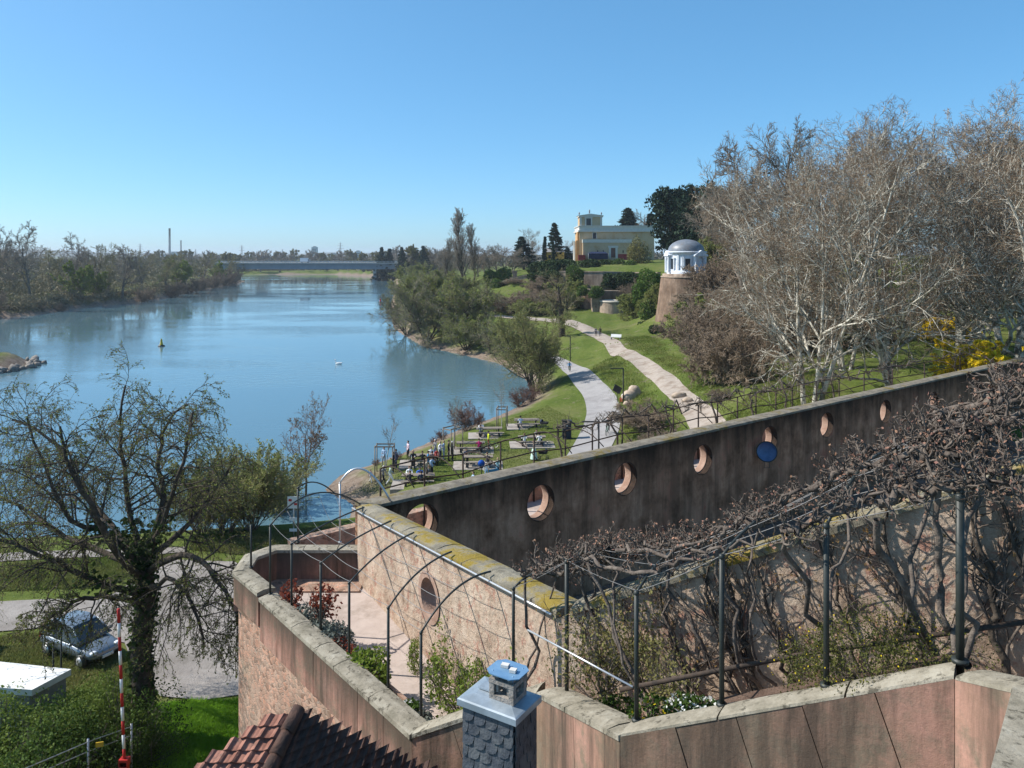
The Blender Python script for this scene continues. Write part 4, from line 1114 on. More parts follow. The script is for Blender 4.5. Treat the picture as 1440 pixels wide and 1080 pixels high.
L_bud = leaf_mat('opening_buds', (0.14, 0.12, 0.04), (0.26, 0.25, 0.09), scale=1.2, trans=0.25)
L_red = leaf_mat('red_leaves', (0.16, 0.035, 0.02), (0.28, 0.075, 0.04), scale=3, trans=0.3)
L_rust = leaf_mat('dry_leaves', (0.19, 0.10, 0.03), (0.30, 0.19, 0.06), scale=2, trans=0.25)
L_yellow = leaf_mat('yellow_flowers', (0.60, 0.42, 0.01), (0.75, 0.58, 0.03), scale=1.5, trans=0.3)
L_white = leaf_mat('white_flowers', (0.75, 0.75, 0.70), (0.85, 0.85, 0.82), scale=3, trans=0.3)
L_grey = leaf_mat('lavender_leaves', (0.10, 0.12, 0.10), (0.19, 0.20, 0.17), scale=2, trans=0.15)

def bare_tree(seed, H=18.0, clear=0.25, limbs=9, ang=42, spread=0.55, n2=9, n3=8, n4=5, rt=0.32, up=0.05, droop=0.0, wig=0.12, twig=0.016, leaf=0, leaf_size=0.12, stems=1, stem_tilt=0.0, lens=(0.5, 0.5, 0.5), deep=0, round_=0.55, lr1=0.55, lr2=0.6):
    """returns trunk parts and crown parts as arrays, base at the origin"""
    rng = np.random.default_rng(seed)
    if stems == 1:
        D0 = np.array([[rng.normal() * .04, rng.normal() * .04, 1.0]]); P0 = np.zeros((1, 3)); P0[:, 2] = -0.3
        tr = grow(P0, D0, [H * 0.80], [rt], 10, rng, 0.05, 0.02, 0.22)
    else:
        a = rng.uniform(0, 2 * np.pi, stems); tl = stem_tilt * np.sqrt(rng.uniform(0.05, 1, stems))
        D0 = np.stack([np.cos(a) * tl, np.sin(a) * tl, np.ones(stems)], -1)
        P0 = np.stack([np.cos(a) * rt * 1.5, np.sin(a) * rt * 1.5, np.full(stems, -0.3)], -1)
        tr = grow(P0, D0, H * 0.85 * rng.uniform(0.7, 1.0, stems), rt * rng.uniform(0.6, 1, stems), 10, rng, 0.07, 0.02, 0.2)
    L1 = sprout(tr, limbs, rng, clear, 0.98, ang, spread, lr1, 0.25, round_, 9, wig, up, 0.25, droop)
    L2 = sprout(L1, n2, rng, 0.15, 1.0, 42, lens[0], lr2, 0.3, 0.45, 7, wig * 1.2, up, 0.3, droop, rmin=twig * 1.3)
    L3 = sprout(L2, n3, rng, 0.1, 1.0, 42, lens[1], 0.6, 0.3, 0.4, 5, wig * 1.4, up, 0.4, droop * 1.3, rmin=twig)
    L4 = sprout(L3, n4, rng, 0.1, 1.0, 40, lens[2], 0.7, 0.3, 0.3, 4, wig * 1.4, up, 0.5, droop * 1.5, rmin=twig * 0.75)
    lv_ = [L2, L3, L4]
    if deep: lv_.append(sprout(L4, deep, rng, 0.1, 1.0, 40, 0.6, 0.7, 0.3, 0.3, 3, wig, up, 0.6, droop, rmin=twig * 0.6))
    lf = along(lv_[-1], leaf, rng) if leaf else None
    return (tr, L1), lv_, lf, rng
def place_tree(name, spec, mats, label, cat, group=None, parts=('trunk', 'crown'), white=0):
    """spec -> a thing with trunk and crown"""
    (tr, L1), lv_, lf, rng = bare_tree(**spec)
    t = empty(name, (0, 0, 0), label, cat, group)
    tp = tube_parts([tr, L1] + lv_[:white], (9, 6, 5, 4), (0,) * 4)
    link(parts[0], np_mesh(parts[0], tp), t, [mats[0]])
    cp = tube_parts(lv_[white:], (4, 3, 3, 3)[white:] if white else (4, 3, 3, 3), (0,) * 4)
    if lf is not None:
        v, q = leaves(lf, spec['leaf_size'], rng); cp.append((v, q, 1))
    link(parts[1], np_mesh(parts[1], cp, True), t, list(mats[1:]))
    return t
def stand(t, p, s=1.0, rz=0.0, sink=0.0):
    t.location = (p[0], p[1], (p[2] if len(p) > 2 else gz(p[0], p[1])) - sink); t.scale = s if hasattr(s, '__len__') else (s, s, s); t.rotation_euler = (0, 0, rz)
    return t
def tree_height(t):
    h = 0.0
    for c in t.children:
        n = len(c.data.vertices); a = np.empty(n * 3, np.float32); c.data.vertices.foreach_get('co', a); h = max(h, float(np.percentile(a[2::3], 99.6)))
    return h
def fit(t0, first, px, base_py, top_py, Hm, label, depth=None, z0=2.0, wide=1.0, rz=None, group=None):
    """stand a tree (or a copy of it) where the photo shows its foot, as tall as the photo shows it"""
    t = t0 if first else copy_tree(t0)
    if depth is None: p = onground(px, base_py, z0)
    else:
        p = D(px, base_py, depth); p.z = gz(p.x, p.y)
    H = (p.z - (CZ - (top_py - HY) / F * p.y))
    Hm = tree_height(t)
    s = -H / Hm
    stand(t, p, (s * wide, s * wide, s), rz if rz is not None else (px * 0.7) % 6.28)
    tag(t, label, None, group)
    return t

# plane trees on the castle slope
pl_specs = [dict(seed=11, H=26, clear=0.10, limbs=8, ang=44, spread=0.58, n2=10, n3=8, n4=4, deep=2, lr1=.68, lr2=.72, rt=0.36, up=0.05, wig=0.17, twig=0.020, stems=3, stem_tilt=0.35, lens=(0.55, 0.5, 0.5), round_=0.35),
            dict(seed=12, H=26, clear=0.08, limbs=7, ang=46, spread=0.58, n2=10, n3=8, n4=4, deep=2, lr1=.68, lr2=.72, rt=0.32, up=0.05, wig=0.18, twig=0.020, stems=4, stem_tilt=0.50, lens=(0.55, 0.5, 0.5), round_=0.35),
            dict(seed=13, H=26, clear=0.10, limbs=8, ang=48, spread=0.6, n2=10, n3=8, n4=4, deep=2, lr1=.68, lr2=.72, rt=0.38, up=0.045, wig=0.18, twig=0.020, stems=3, stem_tilt=0.42, lens=(0.55, 0.5, 0.5), round_=0.35)]
gp = 'plane trees on the castle slope'
planes = [place_tree('plane_tree', s_, [B_plane, T_plane], None, 'tree', gp, white=2) for s_ in pl_specs]
used = [0, 0, 0]
for k, px, bpy_, dep, top, wide, rz, lab in ((0, 1140, 560, 66, 180, 0.72, 1.9, 'pale-barked plane tree whose trunk stands right of the footpath, just behind the dark wall'),
        (1, 1262, 530, 68, 148, 1.0, 2.2, 'pale plane tree with several trunks forking near the ground behind the dark wall'),
        (2, 1338, 520, 74, 128, 1.05, 1.1, 'tallest pale plane tree, reaching highest into the sky'),
        (1, 1190, 530, 78, 168, 1.0, 0.6, 'pale plane tree between the single-trunk one and the many-trunk one'),
        (2, 1105, 530, 92, 215, 0.75, 3.0, 'lower plane tree nearest to the domed temple'),
        (0, 1425, 510, 66, 150, 1.1, 4.0, 'pale plane tree leaning in beside the yellow flowering bush'),
        (0, 1500, 500, 80, 150, 1.1, 5.0, 'plane tree whose branches come in from outside the view'),
        (1, 1385, 500, 92, 170, 1.0, 3.7, 'plane tree behind the tallest one, seen through its branches')):
    fit(planes[k], used[k] == 0, px, bpy_, top, 26 * 0.93, lab, depth=dep, wide=wide, rz=rz); used[k] = 1

# darker bare trees behind the planes and round the villa
sp_b = [dict(seed=21, H=18, clear=0.2, limbs=12, ang=46, spread=0.5, n2=9, n3=8, n4=6, rt=0.30, twig=0.026),
        dict(seed=22, H=18, clear=0.15, limbs=13, ang=40, spread=0.55, n2=9, n3=8, n4=6, rt=0.34, twig=0.026, up=0.08),
        dict(seed=23, H=18, clear=0.25, limbs=11, ang=52, spread=0.55, n2=9, n3=8, n4=6, rt=0.36, twig=0.026, up=0.03, round_=0.4)]
gb = 'bare brown trees on the slopes'
bare = [place_tree('bare_tree', s_, [B_grey, (T_brown, T_grey, T_grey)[i]], None, 'tree', gb) for i, s_ in enumerate(sp_b)]
usedb = [0, 0, 0]
def put_bare(k, px, bpy_, dep, top, lab, wide=1.0, grp=None):
    t = fit(bare[k], usedb[k] == 0, px, bpy_, top, 18 * 0.93, lab, depth=dep, wide=wide, group=grp or gb); usedb[k] = 1; return t
for a in ((0, 1050, 380, 135, 196, 'tall bare tree on the skyline left of the planes, behind the temple dome'), (1, 1105, 380, 140, 178, 'tall bare tree on the skyline just behind the first plane'),
          (2, 1015, 385, 160, 262, 'bare tree rising behind the domed temple', 1.2), (0, 1160, 400, 120, 200, 'bare tree filling the gap behind the first two planes', 1.2),
          (1, 1240, 400, 125, 190, 'bare tree filling the gap behind the many-trunked plane', 1.2), (2, 1320, 400, 120, 215, 'bare brown tree low behind the tallest plane', 1.3),
          (0, 1410, 410, 115, 200, 'bare brown tree low behind the yellow bush', 1.3), (2, 1480, 410, 110, 190, 'bare brown tree at the border of the castle slope', 1.3),
          (1, 990, 395, 190, 262, 'bare tree between the dark pines and the temple', 1.1), (2, 745, 375, 330, 322, 'bare tree whose crown shows over the blue-green conifer', 1.1),
          (0, 905, 350, 330, 295, 'bare tree showing above the villa roof'), (1, 700, 395, 290, 345, 'bare grey tree below the blue-green conifer', 1.4),
          (2, 720, 390, 270, 352, 'bare grey tree against the vineyard wall', 1.5), (0, 672, 400, 300, 352, 'bare grey tree beside the foot of the poplars', 1.5), (1, 615, 385, 420, 350, 'bare grey tree left of the poplars, near the bridge end', 1.5), (2, 690, 396, 265, 350, 'wide bare grey tree nearest to the poplars on the slope', 1.5), (0, 708, 392, 300, 343, 'bare grey tree halfway between poplars and blue-green conifer', 1.4), (1, 722, 394, 280, 348, 'bare grey tree left of the blue-green conifer', 1.4), (2, 752, 384, 310, 338, 'bare grey tree right of the blue-green conifer', 1.2), (0, 682, 388, 330, 346, 'faint bare tree behind the wide one near the poplars', 1.5), (1, 655, 398, 320, 352, 'bare tree between the two taller poplars at their feet', 1.4), (0, 632, 392, 380, 348, 'bare tree behind the lowest poplar', 1.4), (2, 800, 358, 340, 338, 'bare tree behind the low dark conifer near the villa', 1.2)): put_bare(*a)

# trees along the opposite bank
gl_ = 'trees along the opposite bank'
sp_l = [dict(seed=31, H=18, clear=0.2, limbs=11, ang=46, spread=0.55, n2=8, n3=7, n4=5, rt=0.38, twig=0.045, up=0.05, round_=0.4),
        dict(seed=32, H=18, clear=0.12, limbs=12, ang=44, spread=0.52, n2=8, n3=7, n4=5, rt=0.30, twig=0.045, up=0.05),
        dict(seed=33, H=12, clear=0.08, limbs=6, ang=46, spread=0.6, n2=7, n3=7, n4=5, rt=0.16, twig=0.04, leaf=2, leaf_size=0.16, stems=4, stem_tilt=0.35, droop=0.05),
        dict(seed=34, H=5, clear=0.05, limbs=6, ang=42, spread=0.6, n2=6, n3=6, n4=4, rt=0.05, twig=0.03, stems=9, stem_tilt=0.8)]
lm = [[B_grey, T_grey], [B_grey, T_olive], [B_grey, T_olive, L_fresh], [B_grey, T_brown]]
lt = [place_tree(('bare_tree', 'bare_tree', 'budding_tree', 'bank_shrub')[i], s_, lm[i], None, 'tree' if i < 3 else 'shrub', gl_) for i, s_ in enumerate(sp_l)]
usedl = [0] * 4; HL = (18 * .93, 18 * .93, 12 * .9, 5 * .95)
def put_l(k, px, bpy_, top, lab, wide=1.0, dep=None):
    t = fit(lt[k], usedl[k] == 0, px, bpy_, top, HL[k], lab, depth=dep, wide=wide); usedl[k] = 1; return t
for a in ((0, 42, 428, 312, 'tallest bare tree of the opposite bank, standing free with a dark straight trunk'), (0, -8, 425, 315, 'tall bare tree cut by the picture border on the opposite bank'), (0, 101, 418, 327, 'round-headed bare tree on the opposite bank, next to the tallest one'),
          (1, 20, 415, 352, 'low bare tree behind the tallest one on the opposite bank', 1.3), (1, 72, 412, 350, 'low bare tree between the two big ones on the opposite bank', 1.3), (1, 132, 412, 343, 'brown bare tree with a flat top on the opposite bank', 1.2),
          (0, 172, 418, 344, 'broad bare tree leaning over the lawn of the opposite bank', 1.15), (1, 200, 408, 350, 'bare tree standing inland of the lawn', 1.2), (2, 108, 428, 368, 'yellow-leaved small tree beside the yellow sign on the opposite bank'),
          (2, 135, 432, 378, 'bright green tree hanging over the water on the opposite bank'), (1, 232, 408, 358, 'brown bare tree at the bend of the opposite bank', 1.3), (1, 262, 402, 356, 'brown bare tree before the tall chimney stack', 1.3), (2, 250, 405, 362, 'olive tree below the tall chimney stack', 1.2),
          (1, 285, 399, 356, 'bare tree right of the small chimney stack', 1.4), (2, 307, 397, 367, 'green budding tree short of the bridge on the opposite bank', 1.1), (1, 322, 396, 362, 'bare tree leaning towards the bridge', 1.4), (1, 338, 394, 370, 'low bare tree under the near end of the bridge', 1.5),
          (0, 60, 398, 345, 'far bare tree behind the opposite park', 1.5), (0, 120, 396, 346, 'far bare tree behind the flat-topped one', 1.5), (0, 168, 392, 347, 'far bare tree behind the broad one', 1.6), (1, 215, 388, 356, 'far bare tree left of the tall chimney stack', 1.6),
          (0, -50, 420, 330, 'bare tree just outside the picture on the opposite bank', 1.2), (1, -20, 405, 350, 'bare tree at the back of the opposite park', 1.4), (1, 152, 424, 372, 'thin bare tree at the edge of the lawn on the opposite bank', 0.9)): put_l(*a)
for i, (px, py, top) in enumerate(((10, 447, 428), (-12, 446, 405), (30, 444, 430), (60, 440, 428), (85, 439, 424), (110, 434, 414), (150, 432, 415), (175, 429, 408), (200, 426, 404), (222, 422, 402), (243, 418, 396), (262, 414, 392), (282, 409, 388), (300, 406, 384), (316, 403, 380), (330, 400, 378))):
    t = put_l(3, px, py, top, 'brown twiggy shrub on the waterline of the opposite bank, %s counted along the shore' % ORD[i], 1.3)

# willows and shrubs on the near bank
gw = 'willows on the near bank'
sp_w = [dict(seed=41, H=13, clear=0.10, limbs=8, ang=44, spread=0.62, n2=9, n3=8, n4=5, rt=0.22, twig=0.021, leaf=2, leaf_size=0.06, stems=6, stem_tilt=0.75, droop=0.10, up=0.04),
        dict(seed=42, H=12, clear=0.10, limbs=8, ang=40, spread=0.6, n2=9, n3=8, n4=5, rt=0.2, twig=0.021, leaf=3, leaf_size=0.08, stems=6, stem_tilt=0.7, droop=0.12, up=0.05),
        dict(seed=43, H=12, clear=0.15, limbs=10, ang=38, spread=0.5, n2=8, n3=8, n4=6, rt=0.17, twig=0.015, leaf=1, leaf_size=0.06, stems=9, stem_tilt=0.55, up=0.03)]
wl = [place_tree('willow', s_, [B_dark, (T_grey, T_grey, T_olive)[i], (L_willow, L_willow, L_willow)[i]], None, 'tree', gw) for i, s_ in enumerate(sp_w)]
usedw = [0] * 3; HW = (13 * .8, 12 * .8, 12 * .9)
def put_w(k, px, py, top, lab, wide=1.0, dep=None, rz=None):
    t = fit(wl[k], usedw[k] == 0, px, py, top, HW[k], lab, depth=dep, wide=wide, rz=rz); usedw[k] = 1; return t
for a in ((0, 600, 482, 388, 'big grey willow spreading low over the river bend', 1.15), (0, 572, 470, 405, 'grey willow leaning furthest out over the river', 1.0), (1, 640, 470, 392, 'green-tinged willow behind the big grey one', 1.1), (1, 655, 492, 440, 'low yellow-green willow at the water by the bend', 1.2),
          (0, 690, 497, 445, 'bare dark willow with boughs dipping into the river', 1.0), (1, 600, 440, 376, 'light green willow topping the river trees', 1.2), (1, 640, 425, 380, 'light green willow below the poplars', 1.2), (0, 665, 445, 396, 'grey-green willow at the foot of the vineyard wall', 1.2),
          (2, 752, 552, 428, 'fan-shaped willow with many stems where the asphalt path meets the river', 0.95), (1, 725, 500, 440, 'thin yellow-green willow behind the fan-shaped one', 1.0), (0, 620, 400, 372, 'grey-green tree near the bridge end', 1.4), (1, 575, 405, 378, 'small green willow beside the bridge pier', 1.2),
          (1, 590, 392, 368, 'green tree on the near bank by the bridge', 1.4)): put_w(*a)

# gnarled dark tree by the footpath
t = place_tree('gnarled_tree', dict(seed=52, H=15, clear=0.38, limbs=9, ang=58, spread=0.55, n2=8, n3=8, n4=6, rt=0.85, twig=0.02, wig=0.2, up=0.04, round_=0.3), [B_dark, T_olive], None, 'tree')
fit(t, True, 790, 473, 378, 15 * .9, 'gnarled dark tree with a thick trunk beside the pale footpath', z0=4, rz=2.0)
# poplars
t = place_tree('poplar', dict(seed=61, H=28, clear=0.12, limbs=44, ang=27, spread=0.34, n2=9, n3=6, n4=3, rt=0.42, twig=0.04, up=0.075, wig=0.04, lens=(0.4, 0.45, 0.5), round_=0.5), [B_dark, T_grey], None, 'tree', 'bare poplars')
fit(t, True, 648, 408, 292, 28 * .9, 'taller of the two bare columnar poplars', depth=250, group='bare poplars')
fit(t, False, 667, 405, 314, 28 * .9, 'shorter bare poplar on the vineyard side of its twin', depth=262, wide=0.9, group='bare poplars')
fit(t, False, 628, 400, 335, 28 * .9, 'lowest bare poplar on the river side of the tall one', depth=290, wide=0.9, group='bare poplars')

# small trees by the water
t = place_tree('young_tree', dict(seed=71, H=8.4, clear=0.28, limbs=11, ang=40, spread=0.62, n2=8, n3=6, n4=3, rt=0.12, twig=0.012, up=0.08, leaf=2, leaf_size=0.05, round_=0.35), [B_grey, T_red, L_rust], None, 'tree')
fit(t, True, 430, 704, 553, 8.4 * .92, 'round bare tree with reddish buds between the bastion and the river', z0=1.0)
sh = place_tree('willow_shrub', dict(seed=72, H=4.6, clear=0.05, limbs=6, ang=24, spread=0.55, n2=6, n3=5, n4=3, rt=0.03, twig=0.010, up=0.10, leaf=1, leaf_size=0.04, stems=16, stem_tilt=0.55, wig=0.08), [B_grey, T_olive, L_willow], None, 'shrub', 'willow shrubs at the water below the bastion')
for i, (px, py, top, lab) in enumerate(((385, 738, 640, 'upright willow shrub nearest to the round bare tree'), (352, 745, 625, 'tallest upright willow shrub behind the apple tree'), (318, 748, 632, 'upright willow shrub behind the drooping apple branches'), (284, 750, 655, 'low willow shrub at the water behind the apple tree'))):
    fit(sh, i == 0, px, py, top, 4.6 * .95, lab, z0=1.0, wide=1.3)
rb = place_tree('bank_shrub', dict(seed=73, H=3.2, clear=0.05, limbs=6, ang=34, spread=0.6, n2=6, n3=5, n4=3, rt=0.03, twig=0.012, stems=12, stem_tilt=0.8), [B_grey, T_red], None, 'shrub', 'reddish shrubs on the meadow bank')
for i, (px, py, top, w_, lab) in enumerate(((657, 606, 566, 1.0, 'reddish twiggy shrub behind the picnic tables'), (672, 600, 580, .9, 'rusty low shrub beside the reddish twiggy one'), (622, 618, 604, 1.2, 'dark low shrub on the bank left of the young tree'), (610, 624, 614, 1.1, 'lowest dark shrub on the bank near the standing group'),
        (730, 572, 546, 1.0, 'reddish shrub at the foot of the fan-shaped willow'), (745, 566, 540, 1.0, 'brown shrub tangled in the stems of the fan-shaped willow'), (560, 646, 634, 1.2, 'small dark shrub at the river edge by the first picnic group'), (528, 655, 645, 1.2, 'small brown shrub at the river edge by the round bare tree'))):
    fit(rb, i == 0, px, py, top, 3.2 * .95, lab, z0=1.4, wide=w_)
# brown scrub on the slopes below the villa and the temple
sc = place_tree('scrub_bush', dict(seed=81, H=5.5, clear=0.05, limbs=7, ang=40, spread=0.65, n2=8, n3=7, n4=6, rt=0.06, twig=0.022, stems=10, stem_tilt=1.0, droop=0.05), [B_grey, T_brown], None, 'shrub', 'brown scrub on the slopes')
sg = place_tree('scrub_bush', dict(seed=82, H=5.5, clear=0.05, limbs=7, ang=40, spread=0.65, n2=8, n3=7, n4=5, rt=0.06, twig=0.020, stems=9, stem_tilt=1.0, leaf=2, leaf_size=0.09, droop=0.05), [B_grey, T_olive, L_willow], None, 'shrub', 'greening scrub on the slopes')
us = [0, 0]
def put_s(k, px, py, dep, top, lab, wide=1.2):
    fit((sc, sg)[k], us[k] == 0, px, py, top, 5.5 * .85, lab, depth=dep, wide=wide); us[k] = 1
for a in ((0, 1000, 545, 88, 455, 'big brown thicket right of the footpath bend', 1.0), (0, 1035, 548, 84, 440, 'big brown thicket under the nearest planes', 1.0), (0, 985, 505, 105, 430, 'brown thicket below the temple bastion', 1.0), (0, 1020, 500, 110, 400, 'tall brown thicket climbing towards the temple', 1.0), (0, 1065, 510, 100, 420, 'brown thicket behind the first plane trunk', 1.1),
          (1, 990, 470, 128, 415, 'yellow-green bush beside the temple bastion', 1.1), (0, 1010, 430, 145, 366, 'brown bush right of the temple', 1.2), (0, 992, 455, 136, 392, 'brown scrub hanging over the right side of the temple bastion', 1.3), (0, 1000, 415, 146, 352, 'brown scrub touching the right side of the temple', 1.0), (1, 1000, 395, 160, 335, 'greenish tree-like bush behind the temple dome', 1.2),
          (0, 1110, 480, 100, 400, 'brown thicket among the plane trunks', 1.3), (0, 1180, 470, 98, 400, 'brown thicket behind the many-trunked plane', 1.4), (0, 1290, 460, 105, 400, 'brown thicket under the tallest plane', 1.4), (0, 1380, 450, 105, 390, 'brown thicket above the yellow bush', 1.5), (0, 1450, 450, 100, 390, 'brown thicket at the border of the slope', 1.5),
          (0, 720, 438, 205, 412, 'brown bramble thicket below the sloping vineyard wall', 2.2), (0, 700, 440, 212, 418, 'brown bramble thicket nearer the river willows', 2.2), (0, 748, 436, 205, 408, 'dark bramble thicket under the corner of the vineyard wall', 2.0), (0, 770, 430, 212, 400, 'brown bramble thicket behind the gnarled tree', 1.8), (0, 690, 428, 235, 406, 'brown thicket along the vineyard wall foot', 2.4), (0, 735, 425, 232, 400, 'brown thicket at the upper vineyard wall', 2.4), (0, 706, 408, 238, 394, 'brown bramble on the sloping vineyard wall', 2.6), (0, 726, 402, 236, 390, 'brown bramble on the vineyard wall near its pier', 2.4), (1, 690, 415, 238, 402, 'greenish bramble at the river end of the vineyard wall', 2.4), (0, 780, 408, 222, 388, 'brown brush under the pale wall behind the gnarled tree', 2.2), (1, 800, 412, 216, 392, 'greenish brush under the end of the pale wall', 1.6), (0, 760, 412, 224, 396, 'brown brush below the wall corner', 2.2),
          (1, 742, 440, 198, 420, 'green bramble bush by the far footpath', 2.0), (1, 797, 432, 210, 404, 'tangled bush between gnarled tree and the ruined tower', 1.0), (1, 905, 455, 172, 418, 'yellow-green scrub climbing beside the ruined tower', 1.0), (1, 898, 450, 180, 408, 'brown scrub between the ruined tower and the temple', 1.1), (1, 922, 462, 160, 400, 'green scrub at the foot of the temple bastion', .9), (0, 895, 412, 207, 392, 'brown brush on top of the low round wall', 1.0),
          (0, 905, 580, 75, 566, 'low dry tussock beside the blue café sign', 1.6), (0, 920, 625, 62, 600, 'dry brush on the bank below the footpath', 1.3), (0, 1010, 560, 78, 545, 'low dry brush at the footpath edge', 1.6), (0, 960, 640, 57, 616, 'dry brush near the outer pergola', 1.3)): put_s(*a)
fo = place_tree('forsythia_bush', dict(seed=83, H=3.0, clear=0.05, limbs=8, ang=34, spread=0.6, n2=6, n3=6, n4=4, rt=0.03, twig=0.012, leaf=4, leaf_size=0.07, stems=10, stem_tilt=0.9), [B_grey, T_olive, L_yellow], None, 'shrub', 'yellow flowering bushes')
fit(fo, True, 1393, 515, 478, 3 * .9, 'bright yellow flowering bush behind the upper end of the dark wall', depth=62, group='yellow flowering bushes', wide=1.0)
fit(fo, False, 1330, 462, 446, 3 * .9, 'dull yellow flowering bush half hidden under the planes', depth=88, group='yellow flowering bushes', wide=1.8)

# ------------------------------------------------------------------ conifers and evergreens
def conifer(name, seed, H, rad, n, shape=1.0, pine=False, label=None, group=None, m=None, needle=0.28):
    rng = np.random.default_rng(seed)
    tr = grow(np.array([[0, 0, -.3]]), np.array([[0.01, 0.01, 1.0]]), [H], [H * 0.022], 8, rng, 0.02, 0.02, 0.15)
    t = np.sort(rng.uniform(0.30 if pine else 0.08, 0.99, n)); i = np.minimum((t * 7).astype(int), 6); w_ = (t * 7 - i)[:, None]
    pos = tr[0][0][i] * (1 - w_) + tr[0][0][i + 1] * w_
    a = np.arange(n) * 2.39996 + rng.uniform(-.4, .4, n)
    env = (rad * np.sin(np.pi * np.clip((t - .2) / .85, 0.05, 1)) ** .6) if pine else rad * (1 - t) ** shape + 0.04 * rad
    L = env * rng.uniform(0.65, 1.12, n)
    d = np.stack([np.cos(a), np.sin(a), np.full(n, 0.28 if pine else -0.12)], -1)
    br = grow(pos, d, L, np.full(n, H * 0.004 + .01), 6, rng, 0.08, 0.05, 0.3)
    s2 = sprout(br, 9, rng, 0.25, 1.0, 50, 0.38, 0.5, 0.3, 0.5, 4, 0.1, 0.02)
    C = np.concatenate([along(br, 8, rng, .3), along(s2, 6, rng, .1)])
    C = C + rng.normal(size=C.shape) * np.array([1, 1, .35]) * needle * .5
    o = empty(name, (0, 0, 0), label, 'tree', group)
    link('trunk', np_mesh('trunk', tube_parts([tr, br], (8, 4), (0, 0))), o, [B_dark])
    v, q = leaves(C, needle, rng, 0.45); link('crown', np_mesh('crown', [(v, q, 0)], False), o, [m or L_needle])
    return o
cn = conifer('conifer', 91, 16, 4.2, 150, 0.8, label='x', group='dark conifers'); cyp = conifer('cypress', 92, 9, 0.9, 120, 0.6, needle=0.2, group='dark conifers'); pi_ = conifer('pine_tree', 93, 17, 6.5, 120, pine=True, needle=0.42, group='dark conifers')
cu = {}
def put_c(o, px, py, dep, top, Hm, lab, wide=1.0):
    fit(o, o.name not in cu, px, py, top, Hm, lab, depth=dep, wide=wide); cu[o.name] = 1
put_c(cn, 783, 362, 300, 314, 16, 'pointed dark conifer left of the villa tower', 1.3); put_c(cyp, 765, 364, 295, 333, 9, 'slim cypress in the vineyard garden'); put_c(cyp, 778, 366, 280, 341, 9, 'short cypress beside the pointed conifer')
put_c(cn, 737, 392, 290, 333, 16, 'broad blue-green conifer above the vineyard wall', 2.0); put_c(cn, 877, 325, 330, 293, 16, 'dark fir behind the villa roof, nearer to the tower', 1.6); put_c(cn, 884, 325, 335, 298, 16, 'dark fir behind the villa roof, away from the tower', 1.6); put_c(cyp, 909, 330, 330, 301, 9, 'slim cypress behind the right end of the villa', 1.3)
put_c(pi_, 945, 375, 215, 264, 17, 'big dark pine right of the villa', .8); put_c(pi_, 985, 370, 205, 260, 17, 'dark pine nearest to the temple dome', 1.0); put_c(pi_, 962, 370, 230, 282, 17, 'dark pine between the two biggest ones', 1.0); put_c(pi_, 1020, 372, 200, 268, 17, 'dark pine behind the domed temple', 1.0)
put_c(cn, 800, 372, 320, 348, 16, 'low dark conifer close to the villa tower', 2.2)
put_c(cn, 535, 371, 600, 348, 17, 'dark pine over the right end of the bridge'); put_c(cn, 547, 370, 600, 350, 17, 'small dark pine right of the bridge', 1.2); put_c(cn, 566, 372, 560, 348, 17, 'dark round pine above the near bank by the bridge', 1.2); put_c(cn, 596, 372, 540, 346, 17, 'dark pine among the trees left of the poplars', 1.2)

def bush(name, seed, r, n, m, size, label=None, cat='shrub', group=None, twigs=True, lumpy=0.25, flower=None, fl_n=0, fl_size=0.05, shell=0.5, tw=None):
    """leafy shrub: leaves thrown through a lumpy volume over a few stems"""
    rng = np.random.default_rng(seed)
    rx, ry, rz = r
    d = nrm(rng.normal(size=(n, 3))); ph = rng.uniform(0, 6.28, 6); k = rng.normal(size=(6, 3)) * 2.2
    lump = 1 + lumpy * np.sin(d @ k.T + ph).sum(1) / 2.2
    rad = (shell + (1 - shell) * rng.uniform(0, 1, n) ** .5) * lump
    C = d * rad[:, None] * np.array([rx, ry, rz]); C[:, 2] = C[:, 2] + rz * 0.8
    C = C[C[:, 2] > -0.02]
    v, q = leaves(C, size, rng, 0.55)
    o = empty(name, (0, 0, 0), label, cat, group)
    parts = [(v, q, 0)]
    link('foliage', np_mesh('foliage', parts, False), o, [m])
    if fl_n:
        d2 = nrm(rng.normal(size=(fl_n, 3))); d2[:, 2] = np.abs(d2[:, 2]); c2 = d2 * np.array([rx, ry, rz]) * rng.uniform(.85, 1.08, (fl_n, 1)); c2[:, 2] += rz * .8
        v, q = leaves(c2, fl_size, rng, 0.9); link('flowers', np_mesh('flowers', [(v, q, 0)], False), o, [flower])['kind'] = 'stuff'
    if twigs:
        ns = 10; a = rng.uniform(0, 6.28, ns); t_ = rng.uniform(.1, .9, ns)
        D0 = np.stack([np.cos(a) * t_ * rx / rz, np.sin(a) * t_ * ry / rz, np.ones(ns)], -1)
        st = grow(np.zeros((ns, 3)) - [0, 0, .1], D0, np.full(ns, rz * 1.8), np.full(ns, max(.012, rz * .018)), 6, rng, .12, .02)
        s2 = sprout(st, 8, rng, .2, 1, 40, .45, .5, n=4, rmin=.004)
        link('stems', np_mesh('stems', tube_parts([st, s2], (5, 3), (0, 0))), o, [tw or B_grey])
    return o
ub = {}
def put_b(o, p, s=1.0, lab=None, rz=0.0):
    t = o if o.name not in ub else copy_tree(o)
    ub[o.name] = 1
    t.location = p; t.scale = s if hasattr(s, '__len__') else (s, s, s); t.rotation_euler = (0, 0, rz); tag(t, lab); return t
def gp_(px, py, dep):
    p = D(px, py, dep); p.z = gz(p.x, p.y) - 0.1; return p
